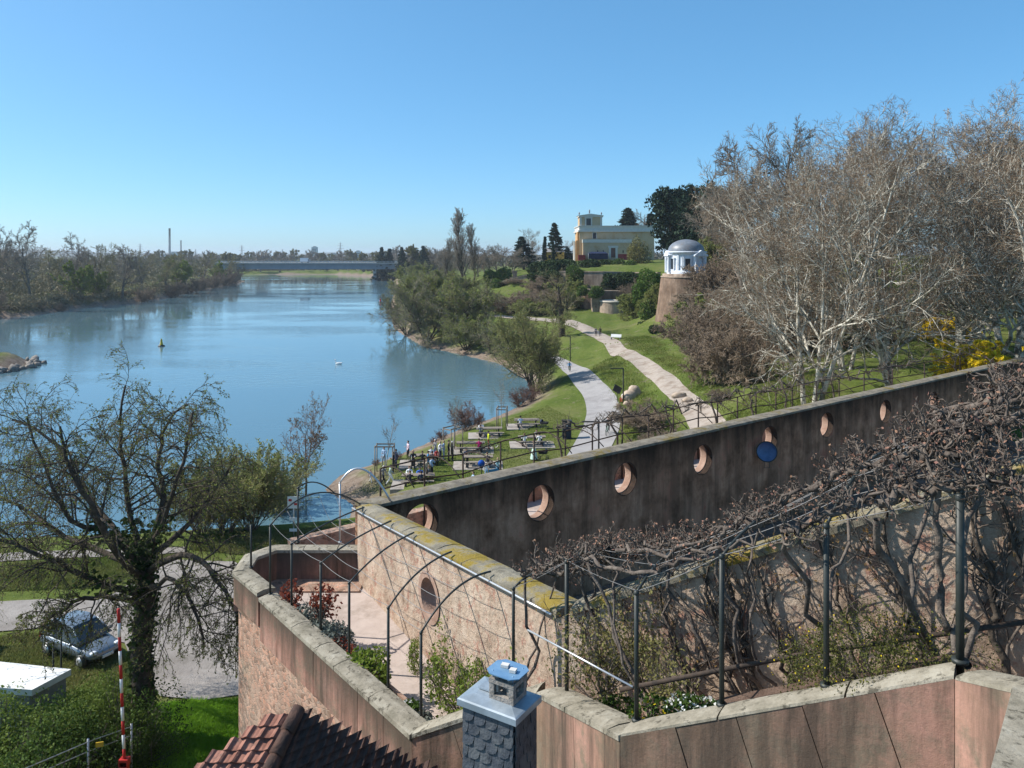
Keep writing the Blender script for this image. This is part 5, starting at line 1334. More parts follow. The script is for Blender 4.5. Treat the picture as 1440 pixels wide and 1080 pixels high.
clip_b = bush('clipped_bush', 101, (2.2, 2.2, 1.9), 2600, L_mid, 0.20, group='green bushes on the villa terraces'); dk_b = bush('evergreen_bush', 102, (2.6, 2.2, 1.7), 2600, L_dark, 0.22, group='green bushes on the villa terraces')
# ------------------------------------------------------------------ old apple tree in front of the river
rng = np.random.default_rng(5)
ab = D(196, 1012, 28.0); ab.z = gz(ab.x, ab.y)
apple = empty('apple_tree', ab, 'old spreading apple tree with drooping budding twigs and an ivy-covered trunk', 'tree')
def px_chain(pts, n, r0, r1, jit=0.04):
    P = [np.array(D(*p) - ab) for p in pts]
    t = np.linspace(0, len(P) - 1, n); out = []
    Q = [2 * P[0] - P[1]] + P + [2 * P[-1] - P[-2]]
    for x in t:
        i = min(int(x), len(P) - 2); u = x - i; p0, p1, p2, p3 = Q[i:i + 4]
        out.append(.5 * (2 * p1 + (p2 - p0) * u + (2 * p0 - 5 * p1 + 4 * p2 - p3) * u * u + (3 * p1 - p0 - 3 * p2 + p3) * u ** 3) + rng.normal(size=3) * jit)
    return np.array(out)[None], np.linspace(r0, r1, n)[None]
trunk = px_chain([(197, 1080, 28), (199, 980, 28), (201, 900, 28), (205, 830, 28), (203, 775, 28)], 12, .42, .27)
limbs = [px_chain(p, 12, r0, .035) for p, r0 in (
    ([(204, 800, 28), (222, 752, 27.6), (240, 705, 27.2), (254, 660, 27), (262, 620, 27), (272, 580, 27)], .105),
    ([(203, 790, 28), (190, 748, 28.4), (180, 700, 28.8), (173, 640, 29), (170, 595, 29), (173, 540, 29)], .13),
    ([(202, 800, 28), (150, 748, 27), (110, 738, 26.4), (80, 700, 26), (60, 655, 26), (36, 590, 26)], .105),
    ([(201, 840, 28), (130, 815, 26.5), (70, 785, 25.5), (15, 765, 25), (-35, 760, 25)], .12),
    ([(205, 810, 28), (250, 782, 26.6), (288, 792, 25.8), (318, 835, 25.4), (335, 880, 25.2)], .13),
    ([(204, 790, 28), (258, 742, 29.5), (300, 690, 30.5), (335, 640, 31)], .13),
    ([(203, 800, 28), (140, 720, 29.5), (95, 650, 31), (60, 610, 31.5), (20, 590, 32)], .105),
    ([(203, 780, 28), (232, 705, 29), (222, 650, 29.5), (232, 605, 30), (262, 570, 30)], .13),
    ([(201, 815, 28), (160, 770, 26), (120, 700, 25), (95, 640, 25), (85, 600, 25)], .13),
    ([(203, 830, 28), (240, 815, 26), (270, 850, 25), (285, 900, 24.6)], .09),
    ([(201, 850, 28), (150, 840, 26), (100, 850, 25), (60, 880, 24.6)], .10),
    ([(202, 800, 28), (100, 760, 29), (40, 720, 30), (-20, 690, 31)], .13))]
LB = (np.concatenate([l[0] for l in limbs]), np.concatenate([l[1] for l in limbs]))
A2 = sprout(LB, 18, rng, 0.25, 1.0, 58, 0.40, 0.42, 0.3, 0.35, 9, 0.15, 0.12, 0.3, 0.46, rmin=.014)
A3 = sprout(A2, 9, rng, 0.12, 1.0, 48, 0.50, 0.55, 0.3, 0.4, 7, 0.13, 0.02, 0.35, 0.42, rmin=.009)
A4 = sprout(A3, 5, rng, 0.15, 1.0, 42, 0.5, 0.6, 0.3, 0.3, 5, 0.14, 0.0, 0.4, 0.3, rmin=.006)
link('trunk', np_mesh('trunk', tube_parts([trunk, LB], (12, 8), (0, 0))), apple, [B_dark])
cp = tube_parts([A2, A3, A4], (5, 4, 3), (0, 0, 0))
bd = np.concatenate([along(A3, 5, rng), along(A4, 5, rng), along(A2, 4, rng)])
v, q = leaves(bd + rng.normal(size=bd.shape) * .018, 0.024, rng, .7); cp.append((v, q, 1))
v, q = leaves(bd[::7] + rng.normal(size=bd[::7].shape) * .03, 0.036, rng, .6); cp.append((v, q, 2))
link('crown', np_mesh('crown', cp), apple, [B_dark, L_bud, L_fresh])
ip = along(trunk, 2600, rng, 0.05, 1.0); iv = along((LB[0][:4, :5], LB[1][:4, :5]), 260, rng, 0, .8)
ip = np.concatenate([ip, iv]); o_ = rng.normal(size=ip.shape); o_[:, 2] *= .5
v, q = leaves(ip + nrm(o_) * rng.uniform(.22, .50, (len(ip), 1)), 0.085, rng, .8)
link('ivy', np_mesh('ivy', [(v, q, 0)], False), apple, [leaf_mat('ivy_leaves', (0.022, 0.042, 0.012), (0.055, 0.085, 0.022), scale=1.5, trans=.2)])

# hedge below it
L_hedge = leaf_mat('hedge_leaves', (0.075, 0.12, 0.018), (0.16, 0.215, 0.045), scale=1.2, trans=.35)
hb = bush('hedge_bush', 111, (2.0, 1.6, 1.7), 8500, L_hedge, 0.058, group='leafy bushes below the apple tree', lumpy=.42, shell=.3)
hb2 = bush('hedge_bush', 112, (1.8, 1.5, 1.5), 6500, L_mid, 0.058, group='leafy bushes below the apple tree', lumpy=.3, shell=.35)
for o, px, py, dep, s, lab in ((hb, 40, 1075, 25.0, .95, 'green leafy bush in front of the white flat roof'), (hb2, 105, 1075, 25.5, .95, 'dark leafy bush at the foot of the barrier boom'), (hb, 150, 1050, 26.5, .9, 'green leafy bush against the ivy-covered trunk'),
                        (hb, -20, 1065, 25.5, 1.0, 'green leafy bush cut by the picture border'), (hb2, 60, 1100, 23.5, 1.0, 'dark leafy bush under the wire fence'), (hb, 150, 1015, 28.6, .7, 'green leafy bush behind the white flat roof'), (hb2, 205, 1075, 26.8, .75, 'dark leafy bush right of the barrier boom')):
    p = D(px, py, dep); p.z = gz(p.x, p.y) - .1; put_b(o, p, s, lab, px * .3)
# loose grass at the foot of the bastion
def tufts(name, outline, n, h, m, seed, lift=0.0, wd=0.016, clump=0.0):
    rng = np.random.default_rng(seed); pl = np.array([(p[0], p[1]) for p in outline]); mn, mx = pl.min(0), pl.max(0)
    C = rng.uniform(mn, mx, (n * 3, 2)); ins = np.zeros(len(C), bool)
    for a, b in zip(pl, np.roll(pl, -1, 0)):
        c = (a[1] > C[:, 1]) != (b[1] > C[:, 1]); ins ^= c & (C[:, 0] < (b[0] - a[0]) * (C[:, 1] - a[1]) / (b[1] - a[1] + 1e-12) + a[0])
    C = C[ins][:n]
    if clump:
        k = rng.integers(0, len(C), len(C) // 12); C = C[k[rng.integers(0, len(k), len(C))]] + rng.normal(size=C.shape) * clump
    z = gz(C[:, 0], C[:, 1]); N = len(C); P = np.stack([C[:, 0], C[:, 1], z + lift - .02], -1)
    a = rng.uniform(0, 6.28, N); hh = h * rng.uniform(.5, 1.2, N); ln = rng.normal(size=(N, 2)) * .45
    side = np.stack([np.cos(a), np.sin(a), 0 * a], -1) * wd * rng.uniform(.7, 1.4, (N, 1))
    mid = P + np.stack([ln[:, 0] * hh * .3, ln[:, 1] * hh * .3, hh * .6], -1); tip = P + np.stack([ln[:, 0] * hh, ln[:, 1] * hh, hh], -1)
    V = np.stack([P - side, P + side, mid + side * .7, mid - side * .7, tip + side * .1, tip - side * .1], 1).reshape(-1, 3)
    b = (np.arange(N) * 6)[:, None]; Qd = np.concatenate([b + np.array([[0, 1, 2, 3]]), b + np.array([[3, 2, 4, 5]])])
    return tag(link(name, np_mesh(name, [(V, Qd, 0)], False), None, [m]), None, None, None, 'stuff')
G_lush = leaf_mat('lush_grass', (0.13, 0.28, 0.012), (0.24, 0.42, 0.035), scale=0.7, trans=.45)
G_dry = leaf_mat('meadow_grass', (0.095, 0.145, 0.022), (0.22, 0.21, 0.075), scale=0.25, trans=.3)
G_mead = leaf_mat('tussock_grass', (0.105, 0.155, 0.022), (0.22, 0.23, 0.07), scale=0.25, trans=.4)
tufts('grass', [G(*p, 2.5) for p in ((185, 1000), (260, 990), (330, 990), (375, 975), (420, 1080), (180, 1090))], 42000, .20, G_lush, 7)
tufts('grass', [G(*p, 2.4) for p in ((-30, 900), (60, 890), (120, 902), (170, 912), (186, 950), (190, 1000), (-30, 1000))], 24000, .16, G_dry, 8)
tufts('grass', [G(*p, 2.0) for p in ((-30, 800), (60, 790), (200, 782), (250, 780), (205, 795), (150, 832), (-30, 838))], 20000, .15, G_dry, 9, wd=.022)
tufts('grass', [G(*p, 2.0) for p in ((270, 750), (335, 748), (420, 744), (478, 738), (480, 765), (385, 768), (345, 782), (265, 772))], 16000, .15, G_dry, 10, wd=.022)

tufts('grass', [og(*p) for p in ((500, 690), (560, 655), (640, 622), (720, 588), (770, 570), (815, 590), (800, 630), (770, 660), (640, 690))], 22000, .10, G_mead, 11, wd=.03)
tufts('grass', [G(*p, 3.3) for p in ((830, 515), (868, 508), (922, 566), (955, 612), (940, 645), (872, 640), (882, 580), (860, 540))], 11000, .30, G_mead, 12, wd=.03, clump=.45)
tufts('grass', [G(*p, 5.3) for p in ((872, 474), (912, 470), (995, 540), (1040, 598), (1015, 582), (950, 520))], 9000, .22, G_mead, 13, wd=.035, clump=.5)
tufts('grass', [G(*p, 7.0) for p in ((1010, 565), (1080, 540), (1160, 535), (1180, 560), (1110, 590), (1030, 600))], 15000, .28, G_mead, 14, wd=.03)

# ------------------------------------------------------------------ wisteria on the ramp pergola
W_bark = mat('wisteria_bark', (0.065, 0.05, 0.042), (0.175, 0.145, 0.12), scale=7, rough=0.95, bump=0.5, bscale=25)
W_bud = leaf_mat('wisteria_buds', (0.21, 0.10, 0.085), (0.34, 0.20, 0.12), scale=5, trans=.1)
def Sp(s, f):
    i = min(max(int(s), 0), len(wR) - 2); t = s - i
    return np.array(at(wR[i], min(max(f, 0), 1)) * (1 - t) + at(wR[i + 1], min(max(f, 0), 1)) * t)
gv = 'wisteria trained over the ramp pergola'
def wisteria(seed, foot, s0, s1, fs, label, r=.07, spurs=30, sl=.42, trunk_to=None):
    rng = np.random.default_rng(seed); foot = Vector(foot)
    t = empty('wisteria', foot, label, 'vine', gv); o = np.array(foot)
    def wander(pts, n, r0, r1, j):
        pts = np.array(pts); x = np.linspace(0, len(pts) - 1, n); i = np.minimum(x.astype(int), len(pts) - 2); u = (x - i)[:, None]
        P = pts[i] * (1 - u) + pts[i + 1] * u; no = rng.normal(size=(n, 3)) * j; no[0] = 0
        no = (no + np.roll(no, 1, 0)) * .6
        return (P + no - o)[None], np.linspace(r0, r1, n)[None]
    top = Sp(s0, fs[0])
    tr = wander([o, o * .6 + top * .4 + rng.normal(size=3) * .16, top], 16, r * .62, r * .42, .07)
    tr2 = wander([o + .05, o * .5 + top * .5 + rng.normal(size=3) * .15, Sp(s0, fs[-1])], 16, r * .45, r * .3, .08)
    st = []
    for f in fs:
        n = 26; ss = np.linspace(s0, s1, n); ff = f + .05 * np.sin(ss * 3 + f * 9)
        P = np.array([Sp(a, b) for a, b in zip(ss, ff)]); P[:, 2] += .05 + .05 * rng.normal(size=n); P[:, :2] += .04 * rng.normal(size=(n, 2))
        st.append(((P - o)[None], np.linspace(r * .6, .018, n)[None]))
    ST = (np.concatenate([x[0] for x in st]), np.concatenate([x[1] for x in st]))
    S1 = sprout(ST, spurs, rng, 0.0, 1.0, 65, 0.0, .5, .3, 0, 8, .42, .10, .5, rmin=.011, lmin=sl)
    S2 = sprout(S1, 3, rng, 0.2, 1.0, 55, .55, .7, .3, .3, 6, .40, .10, .6, rmin=.008)
    S3 = sprout(S2, 3, rng, 0.3, 1.0, 50, .5, .8, .3, .3, 4, .35, .12, .7, rmin=.006)
    link('trunk', np_mesh('trunk', tube_parts([tr, tr2, ST], (8, 7, 6), (0, 0, 0))), t, [W_bark])
    cp = tube_parts([S1, S2, S3], (4, 4, 3), (0, 0, 0)); b = np.concatenate([tips(S3), tips(S2), tips(S1)])[::2]
    v, q = leaves(b, .022, rng, .6); cp.append((v, q, 1))
    link('shoots', np_mesh('shoots', cp), t, [W_bark, W_bud])
def wfoot(u, dz=0.0, off=-0.25):
    q = W3A + W3D * u; n = Vector((W3D.y, -W3D.x)); return (q.x - n.x * off, q.y - n.y * off, 11.5 + .42 * u + dz)
q = W1A + W1D * (W1L - .3)
wisteria(1, (q.x - .3, q.y - .3, 10.6), 0.0, 1.25, (.25, .6, .95), 'wisteria sprawling over the corner of the two plaster walls', .06, 26, .36)
wisteria(2, wfoot(1.3), 0.5, 2.2, (.7, .98), 'wisteria forming a dense gnarled ridge along the ramp wall top', .07, 34, .38)
wisteria(3, wfoot(2.6), 1.6, 3.1, (.85, 1.0), 'wisteria whose thin end hangs over the mossy coping', .06, 24, .36)
wisteria(4, wfoot(5.0), 3.55, 4.6, (.05, .35, .7, 1.0), 'wisteria tangle hanging on the arch above the yellow-flowered bush', .07, 26, .36)
wisteria(5, wfoot(6.4), 4.4, 5.5, (.0, .2, .42, .65, .9), 'thickest wisteria tangle, wound round the thick dark post', .09, 24, .40)
b5 = lDE[0] + (on_line(1350, *lDE) - lDE[0]) * 1.0
wisteria(6, (b5.x + .1, b5.y + .1, b5.z - .1), 4.75, 5.9, (.05, .3, .55, .8, 1.0), 'wisteria mass reaching the picture border above the thick dark post', .08, 24, .42)
b7 = on_line(905, *lDE)
wisteria(7, (b7.x + .5, b7.y + .9, b7.z - .9), 1.3, 3.3, (.12, .45), 'wisteria with long bare stems over the middle of the ramp', .06, 12, .32)
wisteria(8, wfoot(3.9), 2.6, 3.8, (.45, .85), 'wisteria spreading from the mossy coping towards the yellow-flowered bush', .06, 14, .32)
# climbers on the ramp wall
gc = 'bare climbers on the ramp wall'
def climber(seed, u0, u1, h0, h1, label, r=.03, n1=12, leafy=True):
    rng = np.random.default_rng(seed); f = Vector(wfoot(u0, h0, -0.12)); o = np.array(f)
    t = empty('wall_climber', f, label, 'vine', gc)
    n = 14; uu = np.linspace(u0, u1, n); k = np.linspace(0, 1, n)
    P = np.array([Vector((W3A.x + W3D.x * a + W3D.y * .09, W3A.y + W3D.y * a - W3D.x * .09, 0)) for a in uu])
    zt = w3top(u1) + h1; P[:, 2] = f.z + (zt - f.z) * k; P += rng.normal(size=P.shape) * .035; P[0] = o
    ms = ((P - o)[None], np.linspace(r, r * .5, n)[None])
    pl = np.array([W3D.y, -W3D.x, 0]) * .03
    a = sprout(ms, n1, rng, .1, 1, 38, .5, .5, .4, .3, 8, .16, .06, .4, rmin=.009, bias=pl)
    b = sprout(a, 5, rng, .1, 1, 40, .45, .7, .3, .3, 5, .2, .03, .5, rmin=.006)
    for g in (a, b):
        dd = (g[0][..., 0] + o[0] - W3A.x) * W3D.y + (g[0][..., 1] + o[1] - W3A.y) * -W3D.x   # keep shoots on the outer side of the wall
        fix = np.clip(.05 - dd, 0, None) + np.clip(dd - .3, None, 0) * 0 - np.clip(dd - .28, 0, None) * .8
        g[0][..., 0] += fix * W3D.y; g[0][..., 1] += -fix * W3D.x
    link('stem', np_mesh('stem', tube_parts([ms], (7,), (0,))), t, [B_dark])
    cp = tube_parts([a, b], (4, 3), (0, 0))
    if leafy: v, q = leaves(along(b, 2, rng), .022, rng, .7); cp.append((v, q, 1))
    link('shoots', np_mesh('shoots', cp), t, [W_bark, L_rust])
for i, (u0, u1, h0, h1, r, lab) in enumerate(((1.2, .5, -.2, -.1, .03, 'bare climber beside the wall corner'), (1.9, 1.3, -.2, .0, .03, 'bare climber with rusty leaf remnants near the wall corner'), (2.7, 2.0, -.3, .0, .035, 'bare climber below the dense wisteria ridge'), (3.5, 2.75, -.3, .05, .05, 'stout dark climber leaning towards the corner'),
        (3.75, 3.15, -.3, .05, .055, 'stoutest dark climber, leaning beside a slimmer twin'), (4.3, 3.6, -.3, .0, .04, 'bare climber behind the rusty arch of the ramp'), (5.2, 4.6, -.2, .0, .035, 'bare climber behind the yellow-flowered bush'), (6.0, 5.4, -.1, .0, .04, 'bare climber just left of the thick dark post'), (6.9, 6.5, -.1, .0, .06, 'thick bent climber right of the thick dark post'), (7.4, 6.8, -.1, .0, .04, 'slim climber at the border right of the thick dark post'))):
    climber(200 + i, u0, u1, h0, h1, lab, r, 14)
q = W1A + W1D * 7.4

# ------------------------------------------------------------------ plants in the terrace beds
def bed(px, line, z=10.42): p = on_line(px, line[0], line[1]); return Vector((p.x, p.y, z))
bl_ = offset_poly([pA, pB], 0.66)
rp = bush('red_leaved_shrub', 121, (.36, .36, .42), 300, L_red, .055, group='red-leaved shrubs in the parapet bed', lumpy=.35)
p = bed(410, bl_); put_b(rp, p + Vector((0, 0, .25)), 1.0, 'red-leaved shrub at the corner post of the parapet'); put_b(rp, bed(440, bl_) + Vector((.15, .3, .35)), 1.1, 'taller red-leaved shrub over the dark terrace corner', 1.5)
put_b(bush('lavender_shrub', 122, (.5, .45, .32), 1500, L_grey, .04), bed(432, bl_), 1.0, 'grey lavender cushion in the parapet bed'); put_b(bush('rosemary_shrub', 123, (.55, .5, .42), 1700, L_grey, .045), bed(462, bl_), 1.0, 'larger grey-green shrub sprawling over the bed kerb')
put_b(bush('low_shrub', 124, (.5, .4, .3), 700, L_red, .04), bed(480, bl_), .8, 'brownish low shrub between two arch posts')
put_b(bush('green_shrub', 125, (.5, .45, .40), 1300, L_fresh, .055), bed(516, bl_), 1.0, 'yellow-green rounded shrub in the parapet bed')
put_b(bush('daffodil_clump', 126, (.26, .26, .22), 420, L_mid, .06, flower=L_white, fl_n=26, fl_size=.035, twigs=False), bed(574, bl_), 1.0, 'clump of pale daffodils in the parapet bed')
put_b(bush('low_shrub', 127, (.3, .3, .2), 400, L_grey, .05), bed(588, bl_), 1.0, 'dark low plant in the last corner of the parapet bed')
# climbing roses on the terrace side of the plaster wall
rs = bush('climbing_rose', 128, (.62, .30, .75), 900, L_fresh, .040, group='climbing roses along the plaster wall', lumpy=.45, shell=.2)
for u, dz, s, lab in ((7.0, 10.0, .95, 'yellow-green climbing rose below the oval window'), (8.2, 10.2, 1.05, 'yellow-green climbing rose near the wall corner'), (9.3, 10.6, 1.0, 'climbing rose partly behind the slate chimney'), (5.6, 10.0, .6, 'small climbing rose left of the others')):
    q = W1A + W1D * u + Vector((W1D.y, -W1D.x)) * .5
    put_b(rs, Vector((q.x, q.y, dz)), s, lab, u * 2)
gr2 = bush('climbing_rose', 129, (.9, .35, .7), 1100, L_bud, .040, group='climbing roses along the ramp', lumpy=.4, shell=.2)
for px, py, dep, s, lab in ((845, 935, 12.6, .8, 'rusty-leaved rose beside the return of the ramp parapet'), (880, 905, 12.9, .8, 'rusty-leaved rose behind the slanting bright pipe'), (935, 960, 11.6, .6, 'green rose low on the ramp')):
    p = D(px, py, dep); p.z -= .55 * s; put_b(gr2, p, s, lab, px)
ld = offset_poly([pD, pE], .72)
jb = bush('winter_jasmine', 130, (1.25, .62, .48), 9500, leaf_mat('jasmine_leaves', (0.075, 0.085, 0.02), (0.16, 0.16, 0.045), scale=3), .0155, 'sprawling olive bush with tiny yellow flowers spilling over the ramp parapet', lumpy=.3, flower=L_yellow, fl_n=190, fl_size=.0105, shell=.35, tw=W_bark)
p = on_line(1232, ld[0], ld[1]); jb.location = (p.x, p.y, p.z - .35); jb.rotation_euler = (0, -0.42, math.atan2((pE - pD).y, (pE - pD).x))
p = on_line(985, ld[0], ld[1])
put_b(bush('white_flower_clump', 131, (.5, .32, .12), 900, L_mid, .035, flower=L_white, fl_n=170, fl_size=.022, twigs=False), Vector((p.x, p.y, p.z - .30)), 1.0, 'low cushion of small white flowers behind the ramp parapet', rz=-.5)
p = on_line(915, ld[0], ld[1]); put_b(bush('low_shrub', 132, (.32, .28, .2), 500, L_mid, .035, flower=L_yellow, fl_n=14, fl_size=.03), Vector((p.x, p.y, p.z - .32)), 1.0, 'small green plant with a few yellow flowers by the ramp corner')
p = on_line(835, *lCD); put_b(bush('low_shrub', 133, (.4, .3, .28), 700, L_mid, .035), Vector((p.x + .35, p.y + .2, p.z - .5)), 1.0, 'green leafy plant behind the short return of the ramp parapet')
# ------------------------------------------------------------------ villa on the hill
M_ochre = mat('ochre_render', (0.46, 0.34, 0.215), (0.54, 0.41, 0.27), scale=0.6, rough=0.95, c3=(0.43, 0.28, 0.145), s3=0.3)
M_trim = mat('pale_stone_trim', (0.52, 0.49, 0.45), (0.60, 0.58, 0.54), scale=1.5, rough=0.9)
M_pompred = mat('red_plinth', (0.24, 0.035, 0.035), (0.30, 0.05, 0.05), scale=2)
M_glassd = mat('dark_window', (0.03, 0.035, 0.045), rough=0.15, spec=0.5)
M_doorb = mat('brown_door', (0.12, 0.06, 0.05), (0.17, 0.09, 0.07), scale=4)
M_roofg = mat('grey_roof', (0.22, 0.22, 0.23), (0.30, 0.30, 0.31), scale=2, rough=0.8)
M_stone = masonry('old_stone', [(0.3, (0.23, 0.17, 0.125)), (0.5, (0.38, 0.295, 0.225)), (0.7, (0.47, 0.375, 0.295))], 0.5, streak=(0.13, 0.105, 0.085), streak_amt=.5, spots=(0.20, 0.12, 0.09), spot_s=.8, bump=.8, bscale=3, blocks=(0.9, 0.4, .35, (R(90), 0, 0)))
M_stoned = masonry('old_dark_stone', [(0.3, (0.14, 0.09, 0.06)), (0.5, (0.25, 0.17, 0.12)), (0.7, (0.36, 0.26, 0.19))], 0.5, streak=(0.07, 0.055, 0.045), streak_amt=.5, bump=.8, bscale=3, blocks=(0.9, 0.4, .3, (R(90), 0, 0)))
YV = 280.0
def vx(px, y=YV): return (px - HX) / F * y
def vz(py, y=YV): return CZ - (py - HY) / F * y
xl, xr, zb = vx(815), vx(920), 16.5
villa = empty('villa', (xl, YV, zb), 'ochre villa with a square tower and flat cornice on the hilltop', 'villa')
vo = villa.location.copy()
def vbox(mb, x0, x1, y0, y1, z0, z1, m=0):
    return mb.box(((x0 + x1) / 2 - vo.x, (y0 + y1) / 2 - vo.y, (z0 + z1) / 2 - vo.z), (x1 - x0, y1 - y0, z1 - z0), 0, m)
z_mid, z_top = vz(339), vz(326)
x_in = vx(847)
vbox(MB(), xl, xr, YV, YV + 20, zb, z_top).build('wall', M_ochre, villa)
vbox(MB(), vx(819), vx(886), YV - 2.2, YV, zb, z_mid - .6).build('lower_storey', M_ochre, villa)
mb = MB(); vbox(mb, xl - .5, xr + .3, YV - .5, YV + 20.5, z_top, z_top + .55); vbox(mb, xl - .15, xr, YV - .15, YV + 20, z_top + .55, vz(318.5)); vbox(mb, xl - .4, xr + .3, YV - .4, YV + 20.4, vz(318.5), vz(317.3)); mb.build('cornice', M_trim, villa)
mb = MB(); vbox(mb, vx(818.5), vx(887), YV - 2.35, YV - .01, z_mid - .6, z_mid + .55); mb.build('string_course', M_trim, villa)
tw = vbox(MB(), vx(815.3), x_in, YV + .2, YV + 8.5, vz(318.5), vz(303.5)).build('tower', M_ochre, villa)
mb = MB(); 
for a in (815.3, 844.2): vbox(mb, vx(a), vx(a) + .7, YV + .08, YV + 1, vz(318.5), vz(304))
vbox(mb, vx(814), x_in + .35, YV - .1, YV + 8.9, vz(305), vz(303)); 
pts = [(vx(814) - .2 - vo.x, vz(303) - vo.z), (x_in + .55 - vo.x, vz(303) - vo.z), ((vx(814) + x_in) / 2 - vo.x, vz(300.4) - vo.z)]
mb.add([(a, -.25, b) for a, b in pts] + [(a, 9.0, b) for a, b in pts], [(0, 1, 2), (5, 4, 3), (0, 3, 4, 1), (1, 4, 5, 2), (2, 5, 3, 0)])
mb.build('pediment', M_trim, tw)
mb = MB()
for px_, h in ((814.6, .9), (829, 1.3), (845.8, .9)):
    mb.blob((vx(px_) - vo.x, .3, vz(302 if h < 1 else 300) - vo.z + h * .5), (.28, .28, h * .6), 6, 5)
mb.build('finial', M_roofg, tw)
def opening(px0, px1, py0, py1, y, mat_, fr=.35, name='window'):
    x0, x1, z0, z1 = vx(px0), vx(px1), vz(py1), vz(py0)
    w_ = vbox(MB(), x0, x1, y - .06, y + .3, z0, z1).build(name, mat_, villa)
    if fr:
        mb = MB(); vbox(mb, x0 - fr, x0, y - .22, y + .1, z0 - fr * .5, z1); vbox(mb, x1, x1 + fr, y - .22, y + .1, z0 - fr * .5, z1); vbox(mb, x0 - fr * 1.3, x1 + fr * 1.3, y - .26, y + .1, z1, z1 + fr)
        mb.build('frame', M_trim, w_)
opening(824.5, 831, 307, 316.5, YV + .2, M_glassd, .45); opening(833.7, 838.3, 327.5, 335.5, YV, M_glassd, 0.12)
opening(858, 864.3, 348.7, 362, YV - 2.2, M_doorb, .75, 'door')
for a in (838.7, 846.5, 874.2): opening(a, a + 1.6, 352, 355.6, YV - 2.2, M_glassd, 0)
mb = MB(); vbox(mb, vx(868), vx(886.5), YV - 2.3, YV - 2.19, zb, vz(357.3)); mb.build('red_plinth', M_pompred, villa)
mb = MB(); vbox(mb, vx(812), vx(822), YV - 3.5, YV - 2.5, zb, vz(358.5)); mb.build('red_wall', M_pompred, villa)
# side portico and stair tower facing the sun; its light painted into the bay
mb = MB(); vbox(mb, xl - 1.2, xl, YV + .3, YV + 6, zb, vz(338)); vbox(mb, xl - .7, xl, YV + .6, YV + 6, vz(338), vz(326)); mb.build('side_bay', mat('sunlit_orange_render', (0.50, 0.25, 0.09), (0.50, 0.32, 0.17), scale=.8), villa)
mb = MB()
for k in range(4): mb.lathe([(.28, zb - vo.z), (.22, vz(340) - vo.z), (.34, vz(339.4) - vo.z)], 8, (xl - 1.6 - vo.x, .8 + k * 1.6, 0))
mb.build('portico_column', M_trim, villa)
bt = empty('garden_tent', (vx(838), YV - 6, vz(364)), 'dark blue garden tent in front of the villa', 'tent')
mb = MB(); c = [(-3.2, 0), (3.6, 0), (3.6, 3), (-3.2, 3)]
mb.prism(c, 0, 1.9); mb.add([(-3.4, -.2, 1.9), (3.8, -.2, 1.9), (3.8, 3.2, 1.9), (-3.4, 3.2, 1.9), (-2.2, 1.5, 2.5), (2.6, 1.5, 2.5)], [(0, 1, 5, 4), (1, 2, 5), (2, 3, 4, 5), (3, 0, 4)])
mb.build('canvas', mat('navy_canvas', (0.012, 0.020, 0.055), (0.02, 0.03, 0.075), scale=2), bt)
MB().tube([(-3.3, -.15, 0), (-3.3, -.15, 2)], .06, 5).tube([(3.7, -.15, 0), (3.7, -.15, 2)], .06, 5).build('pole', M_trim, bt)
# small yellow house in the vineyard garden
yh = empty('garden_house', D(778, 361, 300), 'small yellow house half hidden in the vineyard garden', 'house')
yh.location.z -= 3
mb = MB(); mb.box((0, 0, 2.4), (8, 6, 4.8)); mb.build('wall', mat('yellow_render', (0.50, 0.38, 0.10), (0.55, 0.44, 0.15), scale=1), yh)
mb = MB(); mb.add([(-4.4, -3.4, 4.8), (4.4, -3.4, 4.8), (4.4, 3.4, 4.8), (-4.4, 3.4, 4.8), (-2.5, 0, 6.4), (2.5, 0, 6.4)], [(0, 1, 5, 4), (1, 2, 5), (2, 3, 4, 5), (3, 0, 4)]); mb.build('roof', M_roofg, yh)
mb = MB(); mb.box((-1.5, -3.02, 3), (1, .1, 1.3)).build('window', M_glassd, yh)

# ------------------------------------------------------------------ domed temple on its bastion
YT = 150.0
tc_ = D(965, 382.5, YT + 3.4)
temple = empty('domed_temple', tc_, 'small white round temple with a dark dome on top of the tall bastion', 'temple')
M_white = mat('white_render', (0.62, 0.66, 0.72), (0.72, 0.75, 0.79), scale=1.2, rough=0.8, c3=(0.5, 0.53, 0.58), s3=.8)
M_dome = mat('lead_dome', (0.12, 0.135, 0.155), (0.20, 0.22, 0.25), scale=1.5, rough=0.45, spec=0.5, c3=(0.16, 0.15, 0.15), s3=.9)
rT = 3.6; hT = 3.9
mb = MB(); mb.lathe([(rT + .15, -.3), (rT + .15, .35), (rT, .4), (rT, hT - .55)], 32); mb.build('drum', M_white, temple)
mb = MB(); mb.lathe([(rT + .05, hT - .55), (rT + .12, hT - .5), (rT + .12, hT - .2), (rT + .45, hT - .1), (rT + .45, hT + .08), (rT - .1, hT + .15)], 32); mb.build('cornice', M_white, temple)
mb = MB(); mb.lathe([(rT - .05, hT + .1)] + [(rT * math.cos(a) * .985, hT + .15 + 2.35 * math.sin(a)) for a in [i * math.pi / 2 / 9 for i in range(9)]] + [(.15, hT + 2.5), (0.01, hT + 2.5)], 32); mb.build('dome', M_dome, temple)
mb = MB(); mb.lathe([(rT + 1.0, -.9), (rT + 1.0, -.35), (rT + .6, -.3), (0.01, -.3)], 28); mb.build('platform', M_stone, temple)
